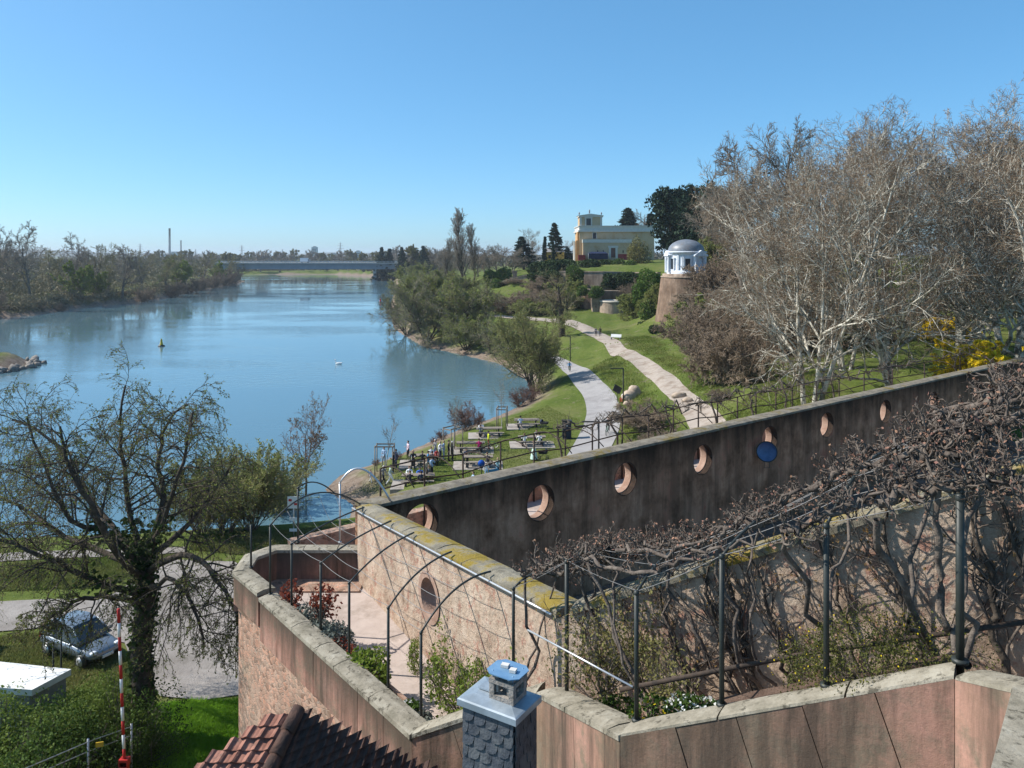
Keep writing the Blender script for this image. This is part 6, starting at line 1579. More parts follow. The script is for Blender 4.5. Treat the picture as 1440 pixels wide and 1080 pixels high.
for k, (ang_) in enumerate((-150, -98, -30)):
    a = R(ang_); c = Vector((math.cos(a), math.sin(a), 0)); rz = a + math.pi / 2
    mb = MB(); mb.box(tuple(c * (rT - .02) + Vector((0, 0, 1.6))), (.95, .16, 2.0), rz); w_ = mb.build('window', M_glassd, temple)
    t_ = Vector((-c.y, c.x, 0)); mb = MB()
    for s_ in (-1, 1): mb.box(tuple(c * (rT + .03) + t_ * s_ * .58 + Vector((0, 0, 1.6))), (.2, .2, 2.1), rz)
    mb.box(tuple(c * (rT + .05) + Vector((0, 0, 2.75))), (1.5, .26, .2), rz); mb.box(tuple(c * (rT + .05) + Vector((0, 0, .52))), (1.4, .26, .14), rz); mb.build('frame', M_white, w_)
for ang_ in (-170, -128, -112, -75): 
    a = R(ang_); MB().box((math.cos(a) * rT, math.sin(a) * rT, 1.9), (.38, .28, 3.0), a + math.pi / 2).build('pilaster', M_white, temple)
# pedimented porches
for ang_, dist in ((-58, 3.1), (-178, 3.0)):
    a = R(ang_); c = Vector((math.cos(a), math.sin(a), 0)); rz = a + math.pi / 2; M_ = Matrix.Rotation(rz, 3, 'Z')
    q = lambda x, y, z: tuple(c * dist + M_ @ Vector((x, -y, z)))
    mb = MB()
    for x_ in (-1.25, 1.25): mb.box(q(x_, .35, 1.5), (.42, 1.1, 3.2), rz)
    for i in range(9):   # arch
        t0, t1 = math.pi * i / 9, math.pi * (i + 1) / 9
        P_ = [(1.04 * math.cos(t), 2.1 + .95 * math.sin(t)) for t in (t0, t1)]
        mb.add([q(P_[0][0], .85, P_[0][1]), q(P_[1][0], .85, P_[1][1]), q(P_[1][0], .85, 3.1), q(P_[0][0], .85, 3.1), q(P_[0][0], .0, P_[0][1]), q(P_[1][0], .0, P_[1][1])], [(0, 1, 2, 3), (0, 4, 5, 1)])
    tri = [(-1.75, 3.1), (1.75, 3.1), (1.75, 3.35), (0, 4.25), (-1.75, 3.35)]
    mb.add([q(x, 1.05, z) for x, z in tri] + [q(x, -.4, z) for x, z in tri], [(4, 3, 2, 1, 0), (5, 6, 7, 8, 9)] + [(i, (i + 1) % 5, (i + 1) % 5 + 5, i + 5) for i in range(5)])
    mb.build('porch', M_white, temple)
    MB().box(q(0, .2, 1.4), (1.6, .3, 2.9), rz).build('doorway', M_glassd, temple)
tb = empty('temple_bastion', (tc_.x, tc_.y, 4.0), 'tall rounded stone bastion carrying the white temple', 'wall')
Hb = tc_.z - .9 - 4.0
mb = MB(); mb.lathe([(rT + 3.3, -2), (rT + 2.8, 1.0), (rT + 1.9, 6.5), (rT + 1.35, Hb - .5), (rT + 1.1, Hb)], 30); mb.build('masonry', M_stoned, tb)
MB().lathe([(rT + 1.35, Hb - .12), (rT + 1.35, Hb + .12), (rT + .9, Hb + .12)], 30).build('coping', M_stone, tb)

# ------------------------------------------------------------------ retaining walls below the villa
def wall_seg(name, pts, th, zlow, m, label, cope=True):
    """pts: (px, py_top, depth)"""
    P = [D(*p) for p in pts]; t = empty(name, (P[0].x, P[0].y, zlow), label, 'wall'); o = t.location
    mb = MB()
    for a, b in zip(P[:-1], P[1:]):
        d = (V2(b) - V2(a)).normalized(); nb = Vector((-d.y, d.x)) * th
        q = [(a.x, a.y), (b.x, b.y), (b.x + nb.x, b.y + nb.y), (a.x + nb.x, a.y + nb.y)]
        mb.prism([(x - o.x, y - o.y) for x, y in q], 0, [a.z - zlow, b.z - zlow, b.z - zlow, a.z - zlow])
    mb.build('masonry', m, t)
    if cope:
        mb = MB()
        for a, b in zip(P[:-1], P[1:]):
            d = (V2(b) - V2(a)).normalized(); nb = Vector((-d.y, d.x))
            q = [V2(a) - nb * .12, V2(b) - nb * .12, V2(b) + nb * (th + .12), V2(a) + nb * (th + .12)]
            za = [a.z - zlow, b.z - zlow, b.z - zlow, a.z - zlow]
            mb.prism([(p.x - o.x, p.y - o.y) for p in q], [z + .003 for z in za], [z + .28 for z in za])
        mb.build('coping', M_stone, t)
    return t
wall_seg('retaining_wall', [(786, 382.5, 228), (805, 382, 226), (818, 383, 224), (848, 383, 222), (893, 384, 221), (925, 384, 212)], 1.0, 3, M_stone, 'long upper retaining wall under the villa lawn')
wall_seg('retaining_wall', [(812, 407, 214), (822, 408, 209), (839, 409, 208), (846, 410, 212), (884, 410.5, 212), (900, 411, 206)], 2.0, 2.5, M_stoned, 'ruined wall below the villa, dark in its middle')
t = empty('round_tower_stump', D(863, 446, 203), 'low round stone tower stump standing in the grass', 'tower'); t.location.z = 3.2
MB().lathe([(3.7, 0), (3.6, 5.2 - .6)], 26).build('masonry', M_stone, t); MB().lathe([(3.75, 4.6), (3.75, 4.95), (3.0, 4.95), (0.01, 4.9)], 26).build('coping', mat('pale_coping', (0.45, 0.40, 0.33), (0.52, 0.47, 0.40), scale=2), t)
MB().box((-4.2, 2.5, 3.2), (2.5, 4, 9.4)).build('buttress', M_stone, t)
t = wall_seg('vineyard_wall', [(655, 411, 248), (662, 405.5, 246), (705, 396.7, 243), (747, 385.5, 240), (757, 398, 236), (760, 400, 235)], 0.8, 3, M_stone, 'long sloping vineyard wall stepping down towards the river')
t = empty('wall_pier', D(724, 394, 243.6), 'square stone pier on the sloping vineyard wall', 'pier'); MB().box((0, 0, 1.2), (1.4, 1.2, 2.8)).build('pier_shaft', M_stone, t); MB().box((0, 0, 2.75), (1.7, 1.5, .3)).build('pier_cap', M_stone, t)
# greenery on the terraces
for o, px, py, dep, s, lab in ((clip_b, 809, 389, 221, 1.3, 'round olive bush hanging over the upper retaining wall'), (clip_b, 819, 411, 205, .7, 'clipped bush on the ruined wall near its left end'), (clip_b, 838, 413, 203, .85, 'clipped round bush spilling down the ruined wall'), (dk_b, 780, 381, 232, 1.7, 'dark evergreen left of the villa lawn'), (dk_b, 796, 379, 234, 1.6, 'dark evergreen under the villa tower'), (dk_b, 760, 383, 238, 1.7, 'dark hedge bush at the head of the vineyard wall'), (dk_b, 770, 381, 236, 1.4, 'dark hedge bush above the pale wall'),
                        (dk_b, 828, 378, 250, 1.6, 'dark shrub before the red villa wall'), (dk_b, 848, 376, 256, 1.3, 'dark shrub before the blue garden tent'), (clip_b, 868, 376, 254, 1.2, 'round green bush on the far side of the villa lawn'), (clip_b, 884, 379, 246, 1.2, 'round green bush at the lawn end'), (dk_b, 860, 396, 220, 1.2, 'ivy cushion hanging from the upper retaining wall'), (dk_b, 873, 397, 219, 1.4, 'ivy cushion in the middle of the upper retaining wall'), (dk_b, 888, 396, 218, 1.4, 'ivy cushion at the end of the upper retaining wall'),
                        (clip_b, 908, 420, 178, 1.5, 'bright green ivy slope beside the temple bastion'), (clip_b, 916, 402, 172, 1.5, 'bright green ivy near the temple foot'), (clip_b, 918, 440, 160, 1.2, 'green ivy low beside the temple bastion'), (dk_b, 908, 462, 158, .8, 'dark evergreen at the foot of the temple bastion'), (dk_b, 922, 466, 146, .6, 'dark evergreen touching the temple bastion'), (dk_b, 892, 440, 190, .8, 'dark ivy beside the round tower stump'), (clip_b, 706, 392, 250, 1.5, 'rounded green bush behind the vineyard wall'), (clip_b, 692, 393, 252, 1.3, 'light green bush in the vineyard garden'), (clip_b, 700, 404, 238, 1.1, 'green ivy patch on the vineyard wall'),
                        (dk_b, 690, 432, 220, 1.4, 'dark green bramble at the river end of the scrub slope'), (dk_b, 676, 438, 218, 1.4, 'dark green bush by the river willows'), (dk_b, 775, 392, 228, 1.3, 'dark ivy mass on the pale wall'), (dk_b, 757, 391, 233, 1.1, 'dark ivy on the corner of the vineyard wall')):
    p = D(px, py, dep); p.z -= 1.3 * s; put_b(o, p, s, lab, px * .7)
ot = bush('olive_tree', 140, (3.6, 3.4, 5.2), 4200, L_bud, 0.24, 'olive-brown leafy tree in front of the right half of the villa', 'tree', lumpy=.3, shell=.3); ot.location = D(897, 372, 252); ot.location.z -= 1.5

# ------------------------------------------------------------------ bridge
YB = 595.0
bx0, bx1_ = (300 - HX) / F * YB, (572 - HX) / F * YB
zd = CZ - (369.0 - HY) / F * YB
br_ = empty('road_bridge', ((bx0 + bx1_) / 2, YB, 0), 'long flat grey girder bridge crossing the river far upstream', 'bridge')
M_bridge = mat('bridge_paint', (0.17, 0.21, 0.25), (0.22, 0.26, 0.30), scale=.2, rough=.7); M_bconc = mat('bridge_concrete', (0.33, 0.32, 0.31), (0.42, 0.41, 0.40), scale=.3)
Lb = bx1_ - bx0
mb = MB(); mb.box((0, 1.2, zd - 3.1), (Lb, .5, 4.2)); mb.box((0, 13, zd - 3.1), (Lb, .5, 4.2)); mb.box((0, 7, zd - 4.9), (Lb, 12, .4)); mb.build('girder', M_bridge, br_)
mb = MB(); mb.box((0, 7, zd - .6), (Lb, 16, .8)); mb.build('deck', M_bconc, br_)
mb = MB(); 
for y_ in (-.8, 14.8):
    mb.box((0, y_, zd + .9), (Lb, .12, .14)); mb.box((0, y_, zd + .45), (Lb, .1, .1))
    for k in range(int(Lb / 3)): mb.box((-Lb / 2 + k * 3 + 1, y_, zd + .35), (.16, .14, 1.1))
mb.build('railing', mat('pale_railing', (0.55, 0.57, 0.58), rough=.6), br_)
for px in (526.5,):
    x = (px - HX) / F * YB - (bx0 + bx1_) / 2
    mb = MB(); mb.box((x, 3.2, (zd - 5.2) / 2 - 1), (2.4, 2.8, zd - 5.0 + 2)); mb.box((x, 10.8, (zd - 5.2) / 2 - 1), (2.4, 2.8, zd - 5.0 + 2)); mb.box((x, 7, .2), (4.0, 13, 1.6)); mb.build('pier', M_bconc, br_)
for k_, (px, h) in enumerate(((360, 6.5), (398, 6.5), (434, 6.5), (468, 6.5), (505, 6.5))):
    x = (px - HX) / F * YB; t = empty('street_lamp', (x, YB + 15, zd), '%s lamp post on the far bridge, counted from the opposite bank' % ORD[k_], 'street lamp', 'lamp posts on the bridge'); MB().tube([(0, 0, 0), (0, 0, h)], .09, 5).build('pole', M_roofg, t); MB().box((-.5, 0, h), (1.2, .25, .12)).build('lamp_head', M_roofg, t)
def far_truck(px, c, lab, L=7.5, h=3.0):
    t = empty('truck', ((px - HX) / F * YB, YB + 4, zd - .2), lab, 'truck'); MB().box((-.6, 0, h / 2 + .6), (L - 1.6, 2.4, h)).build('cargo_box', mat('truck_%s' % lab[:5], c), t); MB().box((L / 2 - .6, 0, 1.5), (1.6, 2.3, 2.2), taper=.9).build('cab', M_roofg, t)
    for x in (-2.2, 2.4):
        MB().tube([(x, -1.1, .45), (x, 1.1, .45)], .45, 10).build('wheel', M_iron, t)
far_truck(427, (.7, .7, .72), 'white truck driving across the far bridge'); 

# ------------------------------------------------------------------ skyline
def stack(px, top, base, dep, w0, lab):
    b = D(px, base, dep); t = D(px, top, dep); o = empty('chimney_stack', b, lab, 'chimney')
    H = t.z - b.z; MB().lathe([(w0, 0), (w0 * .8, H * .5), (w0 * .7, H - 2), (w0 * .76, H - 2), (w0 * .76, H)], 14).build('shaft', mat('stack_concrete', (0.24, 0.26, 0.29), (0.29, 0.31, 0.34), scale=.1), o)
    MB().lathe([(w0 * .85, H * .55), (w0 * .85, H * .57)], 14).build('gallery', M_roofg, o)
stack(238.5, 321, 364, 2100, 3.6, 'tall slim power-station chimney on the horizon'); stack(254.5, 338, 364, 2150, 2.4, 'short slim chimney beside the tall one on the horizon')
o = empty('power_station', D(252, 366, 2160), 'low pale power-station block under the chimneys', 'building'); MB().box((0, 0, 12), (36, 20, 24)).build('boiler_house', mat('pale_cladding', (0.45, 0.5, 0.55)), o); MB().box((-30, 0, 8), (26, 20, 16)).build('turbine_hall', mat('pale_cladding', (0.45, 0.5, 0.55)), o)
for px, top, dep, w_, lab in ((442.5, 347.5, 1500, 9.5, 'white high-rise block on the horizon above the bridge'), (503.5, 353.5, 1400, 9.5, 'shorter pale high-rise block right of the white one'), (470, 357, 1700, 14, 'low pale block between the two high-rises')):
    b = D(px, 366, dep); o = empty('tower_block', b, lab, 'tower block'); H = (366 - top) / F * dep
    MB().box((0, 0, H / 2), (w_, 12, H)).build('facade', mat('pale_facade', (0.50, 0.52, 0.54), (0.56, 0.58, 0.60), scale=.3), o)
    for k in range(int(H / 3) - 1): MB().box((0, -6.05, 3 + k * 3), (w_ * .86, .12, 1.2)).build('window_band', M_glassd, o)
    MB().box((0, 0, H + .8), (w_ * .5, 6, 1.6)).build('roof_box', M_roofg, o)
def pylon(px, top, base, dep, lab):
    b = D(px, base, dep); H = (base - top) / F * dep; o = empty('power_pylon', b, lab, 'pylon', 'lattice pylons on the horizon'); mb = MB(); r_ = .22 * dep / 1500
    for sx in (-1, 1):
        for sy in (-1, 1): mb.tube([(sx * H * .09, sy * H * .09, 0), (sx * H * .03, sy * H * .03, H * .6), (0, 0, H)], r_, 4)
    for k in range(6):
        z = H * k / 8; a = H * (.09 - .06 * k / 5)
        mb.tube([(-a, -a, z), (a, -a, z + H / 8)], r_ * .6, 3).tube([(a, -a, z), (-a, -a, z + H / 8)], r_ * .6, 3)
    mb.build('lattice_mast', M_roofg, o)
    for z, a in ((.62, .2), (.78, .16), (.9, .1)): MB().tube([(-H * a, 0, H * z), (0, 0, H * z + H * .02), (H * a, 0, H * z)], r_, 4).build('cross_arm', M_roofg, o)
for a in ((340, 344, 366, 1500, 'lattice pylon right of the power station'), (478.5, 340, 366, 1400, 'lattice pylon between the two high-rise blocks'), (397, 350, 366, 1600, 'small lattice pylon above the middle of the bridge'), (197, 342, 364, 1500, 'lattice pylon left of the tall chimney'), (275, 350, 364, 1900, 'smallest lattice pylon right of the short chimney')): pylon(*a)

# far trees along the horizon
ft = [place_tree('distant_tree', dict(seed=150, H=16, clear=.15, limbs=12, ang=46, spread=.5, n2=8, n3=6, n4=4, rt=.3, twig=.10), [B_grey, T_grey], None, 'tree', 'distant trees beyond the bridge'),
      place_tree('distant_tree', dict(seed=151, H=16, clear=.08, limbs=14, ang=50, spread=.5, n2=8, n3=6, n4=4, rt=.3, twig=.10, leaf=2, leaf_size=.35), [B_grey, T_brown, L_bud], None, 'tree', 'distant trees beyond the bridge')]
rgf = random.Random(9); uf = [0, 0]
for i in range(62):
    px = 205 + i * 7.0 + rgf.uniform(-3, 3); dep = rgf.uniform(800, 1150) if px < 570 else rgf.uniform(560, 800); k = rgf.choice((0, 1)); top = rgf.uniform(350, 358) if px < 540 else rgf.uniform(344, 354)
    p = D(px, 366, dep); p.z = gz(p.x, p.y) - .5
    if p.z < 0.8: p = D(px, 366, 1250); p.z = gz(p.x, p.y) - .5; dep = 1250
    H = (CZ - (top - HY) / F * dep) - p.z
    t = ft[k] if uf[k] == 0 else copy_tree(ft[k]); uf[k] = 1
    stand(t, p, (H / 15 * 1.35, H / 15 * 1.35, H / 15), px)
    t['label'] = ('grey distant tree on the horizon beyond the bridge', 'brownish distant tree on the horizon beyond the bridge')[k]
# wooded ground far off: one mass
rngf = np.random.default_rng(3)
N_ = 26000; a_ = rngf.uniform(R(-36), R(20), N_); d_ = 700 * np.exp(rngf.uniform(0, 1, N_) * 1.5)
X_, Y_ = np.sin(a_) * d_, np.cos(a_) * d_; Z_ = gz(X_, Y_); ok = (Z_ > 1.0) & (river_sd(X_, Y_) > 6)
C_ = np.stack([X_, Y_, Z_], -1)[ok]; Hh = 5 + 6 * (np.sin(C_[:, 0] * .03) * np.sin(C_[:, 1] * .021) * .5 + .5)
C_[:, 2] += rngf.uniform(0, 1, len(C_)) * Hh
v, q = leaves(C_, 1.7, rngf, .8)
tag(link('far_wood', np_mesh('far_wood', [(v, q, 0)], False), None, [leaf_mat('far_wood', (0.07, 0.07, 0.045), (0.115, 0.10, 0.07), scale=.02, trans=.1)]), kind='stuff')
# undergrowth of the opposite park and of the slopes, hard to count
def thicket(name, pts, spread, n, h, size, m, seed):
    rg = np.random.default_rng(seed); P = np.array(pts, float); i = rg.integers(0, len(P) - 1, n); t = rg.uniform(0, 1, (n, 1)); C = P[i] * (1 - t) + P[i + 1] * t + rg.normal(size=(n, 2)) * spread
    z = gz(C[:, 0], C[:, 1]); ok = (z > .4); C = C[ok]; z = z[ok] + rg.uniform(0, 1, len(C)) ** 1.3 * h * (.6 + .5 * np.sin(C[:, 0] * .31) * np.sin(C[:, 1] * .23))
    v, q = leaves(np.stack([C[:, 0], C[:, 1], z], -1), size, rg, .22); return tag(link(name, np_mesh(name, [(v, q, 0)], False), None, [m]), kind='stuff')
M_twl = leaf_mat('undergrowth_twigs', (0.13, 0.115, 0.065), (0.21, 0.185, 0.115), scale=.15, trans=.1)
lbk = [tuple((Vector(p) + Vector((-7, 4))).xy) for p in left_shore[3:12]]
thicket('undergrowth', lbk, 3.0, 30000, 4.5, .5, M_twl, 5)
thicket('undergrowth', [tuple((Vector(p) + Vector((-60, 30))).xy) for p in left_shore[3:13]] , 22, 60000, 13, .7, M_twl, 6)
thicket('undergrowth', [(W(*q)[0], W(*q)[1] + 30) for q in ((300, 384.6), (330, 385.2), (400, 385.2), (470, 385.2), (540, 387), (556, 389))], 9, 26000, 9, 1.1, M_twl, 8)
# low hills closing the horizon
mb = MB(); vs = []; n = 70
for k in range(n):
    a = R(-60 + 130 * k / (n - 1)); h = 26 + 14 * math.sin(k * .5) + 9 * math.sin(k * 1.3 + 1)
    for r_, z in ((5200, 4), (5900, h * .8), (6600, h * 1.2), (7600, h)): vs.append((r_ * math.sin(a), r_ * math.cos(a), z))
mb.add(vs, [(4 * k + j, 4 * k + 4 + j, 4 * k + 5 + j, 4 * k + 1 + j) for k in range(n - 1) for j in range(3)], 0, True)
tag(mb.build('hills', mat('wooded_hills', (0.05, 0.06, 0.04), (0.08, 0.085, 0.05), scale=.01)), kind='structure')

# ------------------------------------------------------------------ river marks, bird, stones of the groyne
def buoy(px, py, c, lab):
    p = G(px, py, 0); s = 1.0 * p.y / 190; t = empty('river_buoy', p, lab, 'buoy', None)
    MB().lathe([(.01, -.5), (.75, -.45), (.85, 0), (.75, .3), (.4, .4)], 14).build('float', M_iron, t)
    MB().lathe([(.42, .38), (.30, 1.0), (.22, 1.5), (.28, 1.55), (.05, 2.0)], 12).build('top_mark', mat('buoy_%s' % lab[:3], c, rough=.5), t); t.scale = (.85,) * 3
buoy(227, 487, (.55, .40, .04), 'yellow and black buoy floating near the opposite bank'); buoy(535, 425, (.45, .04, .03), 'red buoy floating before the bridge near the willows')
p = G(476, 512, .0); t = empty('swan', p, 'white swan swimming in the middle of the river', 'bird')
sw = MB(); sw.blob((0, 0, .12), (.55, .26, .24), 12, 8); sw.tube([(-.42, 0, .18), (-.55, 0, .45), (-.48, 0, .7), (-.56, 0, .82), (-.66, 0, .80)], [.12, .075, .06, .075, .05], 8); sw.tube([(.45, 0, .18), (.75, 0, .30)], [.16, .02], 6)
sw.build('body', mat('white_feathers', (.8, .8, .78)), t); MB().tube([(-.66, 0, .80), (-.82, 0, .75)], [.045, .015], 6).build('beak', mat('orange_beak', (.6, .2, .03)), t)
rg = random.Random(77); gpts = [tuple(W(*q)) for q in ((0, 525), (20, 521), (40, 517), (54, 512), (40, 508), (0, 504))]
stl = mat('riprap', (0.16, 0.14, 0.12), (0.28, 0.25, 0.22), scale=2, rand=.2)
sm_ = MB().blob((0, 0, 0), (.7, .55, .4), 7, 5, seed=3, jit=.25).mesh('riprap_stone')
sm_.materials.append(stl)
for k in range(46):
    i = rg.randrange(4); u = rg.random(); a, b = gpts[i], gpts[i + 1]
    o = bpy.data.objects.new('riprap_stone', sm_); COL.objects.link(o); o.location = (a[0] + (b[0] - a[0]) * u + rg.uniform(-.8, .8), a[1] + (b[1] - a[1]) * u + rg.uniform(-.8, .8), rg.uniform(.0, .35)); o.rotation_euler = (rg.random(), rg.random(), rg.random() * 6); s = rg.uniform(.6, 1.4); o.scale = (s, s, s)
    tag(o, 'grey boulder heaped along the edge of the small groyne', 'stone', 'boulders of the groyne')
# ------------------------------------------------------------------ people: one continuous skinned body per pose, coloured by region
SKIN_T = [mat('skin_light', (0.52, 0.33, 0.25), rough=.6), mat('skin_tan', (0.36, 0.21, 0.14), rough=.6)]
BONES = [('pelvis', 'spine'), ('spine', 'chest'), ('chest', 'neck'), ('neck', 'head'), ('head', 'crown')]
for s_ in 'LR':
    BONES += [('chest', 'shoulder' + s_), ('shoulder' + s_, 'elbow' + s_), ('elbow' + s_, 'wrist' + s_), ('wrist' + s_, 'hand' + s_), ('pelvis', 'hip' + s_), ('hip' + s_, 'knee' + s_), ('knee' + s_, 'ankle' + s_), ('ankle' + s_, 'toe' + s_)]
RAD = dict(pelvis=.135, spine=.125, chest=.145, neck=.055, head=.092, crown=.070, shoulder=.066, elbow=.046, wrist=.034, hand=.036, hip=.092, knee=.060, ankle=.042, toe=.036)
def base_joints():
    J = dict(pelvis=(0, 0, .95), spine=(0, .01, 1.12), chest=(0, 0, 1.32), neck=(0, .0, 1.49), head=(0, -.025, 1.60), crown=(0, -.01, 1.70))
    for s_, k in (('L', -1), ('R', 1)):
        J.update({'shoulder' + s_: (.185 * k, 0, 1.40), 'elbow' + s_: (.235 * k, .03, 1.13), 'wrist' + s_: (.25 * k, -.04, .89), 'hand' + s_: (.25 * k, -.06, .81), 'hip' + s_: (.095 * k, 0, .90), 'knee' + s_: (.105 * k, -.015, .50), 'ankle' + s_: (.11 * k, .03, .08), 'toe' + s_: (.125 * k, -.14, .04)})
    return J
def pose(kind):     # figures face -y
    J = base_joints()
    U = lambda **k: J.update(k)
    if kind == 'talk': U(elbowR=(.26, -.02, 1.14), wristR=(.12, -.25, 1.18), handR=(.07, -.31, 1.22), elbowL=(-.25, .02, 1.13), kneeL=(-.12, -.05, .50), ankleL=(-.15, -.03, .08), toeL=(-.20, -.19, .04))
    if kind == 'drink': U(elbowR=(.27, -.10, 1.16), wristR=(.16, -.24, 1.32), handR=(.11, -.25, 1.40), elbowL=(-.24, -.05, 1.12), wristL=(-.08, -.22, 1.08), handL=(-.02, -.26, 1.07))
    if kind == 'walk': U(kneeL=(-.10, -.20, .52), ankleL=(-.10, -.26, .10), toeL=(-.11, -.43, .07), kneeR=(.10, .06, .50), ankleR=(.11, .34, .16), toeR=(.115, .23, .05), elbowL=(-.24, .16, 1.15), wristL=(-.23, .14, .90), handL=(-.22, .12, .82), elbowR=(.24, -.08, 1.15), wristR=(.22, -.26, .98), handR=(.21, -.32, .93), head=(0, -.05, 1.60), crown=(0, -.04, 1.70))
    if kind in ('sit', 'sit_lean', 'ride'):
        dz = .47
        J = {k: (x, y, z - dz) for k, (x, y, z) in J.items()}
        def U(**k): J.update(k)
        for s_, k in (('L', -1), ('R', 1)):
            U(**{'hip' + s_: (.10 * k, -.02, .46), 'knee' + s_: (.14 * k, -.44, .50), 'ankle' + s_: (.13 * k, -.42, .09), 'toe' + s_: (.14 * k, -.58, .04), 'elbow' + s_: (.25 * k, -.14, .70), 'wrist' + s_: (.13 * k, -.34, .76), 'hand' + s_: (.08 * k, -.42, .77)})
        if kind == 'sit_lean':
            for a, y in (('spine', -.05), ('chest', -.14), ('neck', -.22), ('head', -.28), ('crown', -.30)): U(**{a: (0, y, J[a][2] - .03)})
            for s_, k in (('L', -1), ('R', 1)): U(**{'shoulder' + s_: (.185 * k, -.16, .89), 'elbow' + s_: (.26 * k, -.34, .72), 'wrist' + s_: (.10 * k, -.46, .77), 'hand' + s_: (.04 * k, -.50, .78)})
        if kind == 'ride':
            J = {k: (x, y, z + .50) for k, (x, y, z) in J.items()}
            def U(**k): J.update(k)
            for a, y, z in (('spine', -.10, 1.12), ('chest', -.25, 1.27), ('neck', -.35, 1.40), ('head', -.43, 1.50), ('crown', -.45, 1.60)): U(**{a: (0, y, z)})
            for s_, k in (('L', -1), ('R', 1)): U(**{'shoulder' + s_: (.185 * k, -.27, 1.32), 'elbow' + s_: (.27 * k, -.42, 1.12), 'wrist' + s_: (.25 * k, -.66, 1.03), 'hand' + s_: (.24 * k, -.74, 1.03), 'hip' + s_: (.09 * k, -.02, .93)})
            U(kneeL=(-.12, -.38, .78), ankleL=(-.11, -.20, .40), toeL=(-.11, -.34, .36), kneeR=(.12, -.28, .58), ankleR=(.11, -.16, .20), toeR=(.11, -.31, .17))
    return J
def region(b):
    a, c = b
    if 'hand' in c: return 0
    if a == 'neck' or a == 'head': return 0
    if 'toe' in c: return 3
    if 'hip' in c or 'knee' in c or 'ankle' in c: return 2
    return 1
BODY = {}
def body_mesh(kind):
    if kind in BODY: return BODY[kind]
    J = pose(kind); names = list(J); bm = bmesh.new(); lay = bm.verts.layers.skin.verify(); vm = {}
    for n in names:
        v = bm.verts.new(J[n]); vm[n] = v; r = RAD[n.rstrip('LR')]; v[lay].radius = (r, r * (.78 if n in ('pelvis', 'spine', 'chest') else 1.0)); v[lay].use_root = n == 'pelvis'
    for a, b in BONES: bm.edges.new((vm[a], vm[b]))
    me = bpy.data.meshes.new('body_skeleton'); bm.to_mesh(me); bm.free()
    o = bpy.data.objects.new('body_skeleton', me); COL.objects.link(o)
    sk = o.modifiers.new('skin', 'SKIN'); sk.use_smooth_shade = True; sk.branch_smoothing = 0.6
    ss = o.modifiers.new('sub', 'SUBSURF'); ss.levels = 1; ss.render_levels = 1
    dg = bpy.context.evaluated_depsgraph_get(); dg.update()
    m2 = bpy.data.meshes.new_from_object(o.evaluated_get(dg)); bpy.data.objects.remove(o); m2.name = 'body_' + kind
    bm = bmesh.new(); bm.from_mesh(m2)
    # fingers, thumb and nose grow out of the same surface mesh
    mb = MB()
    for s_, k in (('L', -1), ('R', 1)):
        w_, h_ = Vector(J['wrist' + s_]), Vector(J['hand' + s_]); d = (h_ - w_).normalized(); sd = d.cross(Vector((0, 0, 1)) if abs(d.z) < .8 else Vector((0, 1, 0))).normalized(); cu = d.cross(sd)
        for i, ln in enumerate((.070, .080, .075, .058)):
            b0 = h_ + sd * (.027 - .018 * i) + d * .02; mb.tube([b0, b0 + d * ln * .55 + cu * .004, b0 + d * ln * .85 + cu * .022, b0 + d * ln + cu * .038], [.0095, .009, .008, .006], 5)
        b0 = w_.lerp(h_, .55) + sd * .03; mb.tube([b0, b0 + sd * .03 + d * .03, b0 + sd * .036 + d * .065 + cu * .012], [.011, .010, .007], 5)
    hd_ = Vector(J['head']); up = (Vector(J['crown']) - hd_).normalized(); fw = Vector((0, -1, 0)); fw = (fw - up * fw.dot(up)).normalized()
    mb.tube([hd_ + fw * .085 + up * .02, hd_ + fw * .112 - up * .012], [.009, .016], 5)
    for k in (-1, 1): mb.blob(tuple(hd_ + Vector((.092 * k, .01, 0)) + up * .005), (.012, .022, .032), 6, 5)
    t = mb.mesh('extra'); bm2 = bmesh.new(); bm2.from_mesh(t); bm2.to_mesh(t); bm2.free(); n0 = len(bm.faces); bm.from_mesh(t); bm.faces.ensure_lookup_table()
    seg = [(Vector(J[a]), Vector(J[b]), region((a, b)), .5 * (RAD[a.rstrip('LR')] + RAD[b.rstrip('LR')])) for a, b in BONES]
    for i, f in enumerate(bm.faces):
        if i >= n0: f.material_index = 0; f.smooth = True; continue
        c = f.calc_center_median(); best = 1e9
        for a, b, rg_, r in seg:
            d = b - a; u = max(0, min(1, (c - a).dot(d) / d.length_squared)); q = ((c - a - d * u).length) / r
            if q < best: best, f.material_index = q, rg_
        if f.material_index == 1 and c.z > J['neck'][2] + .015 and abs(c.x) < .09: f.material_index = 0
        f.smooth = True
    m2.materials.clear()
    for _ in range(4): m2.materials.append(SKIN_T[0])
    bm.to_mesh(m2); bm.free()
    # hair, fitted to this head
    hb_ = MB(); N_, K_ = 12, 6; vs = []; cc = hd_ + up * .03 + Vector((0, .012, 0))
    rx = Vector((1, 0, 0))
    for i in range(K_ + 1):
        th = (math.pi * .60) * i / K_
        for j in range(N_):
            a = 2 * math.pi * j / N_; front = max(0, math.cos(a)); tt = th * (1 - .36 * front)
            vs.append(cc + up * math.cos(tt) * .108 + (fw * math.cos(a) * .100 + rx * math.sin(a) * .098) * math.sin(tt))
    hb_.add(vs, [(i * N_ + j, i * N_ + (j + 1) % N_, (i + 1) * N_ + (j + 1) % N_, (i + 1) * N_ + j) for i in range(K_) for j in range(N_)], 0, True)
    BODY[kind] = (m2, hb_.mesh('hair_' + kind), J)
    BODY[kind][1].materials.append(SKIN_T[0])
    return BODY[kind]
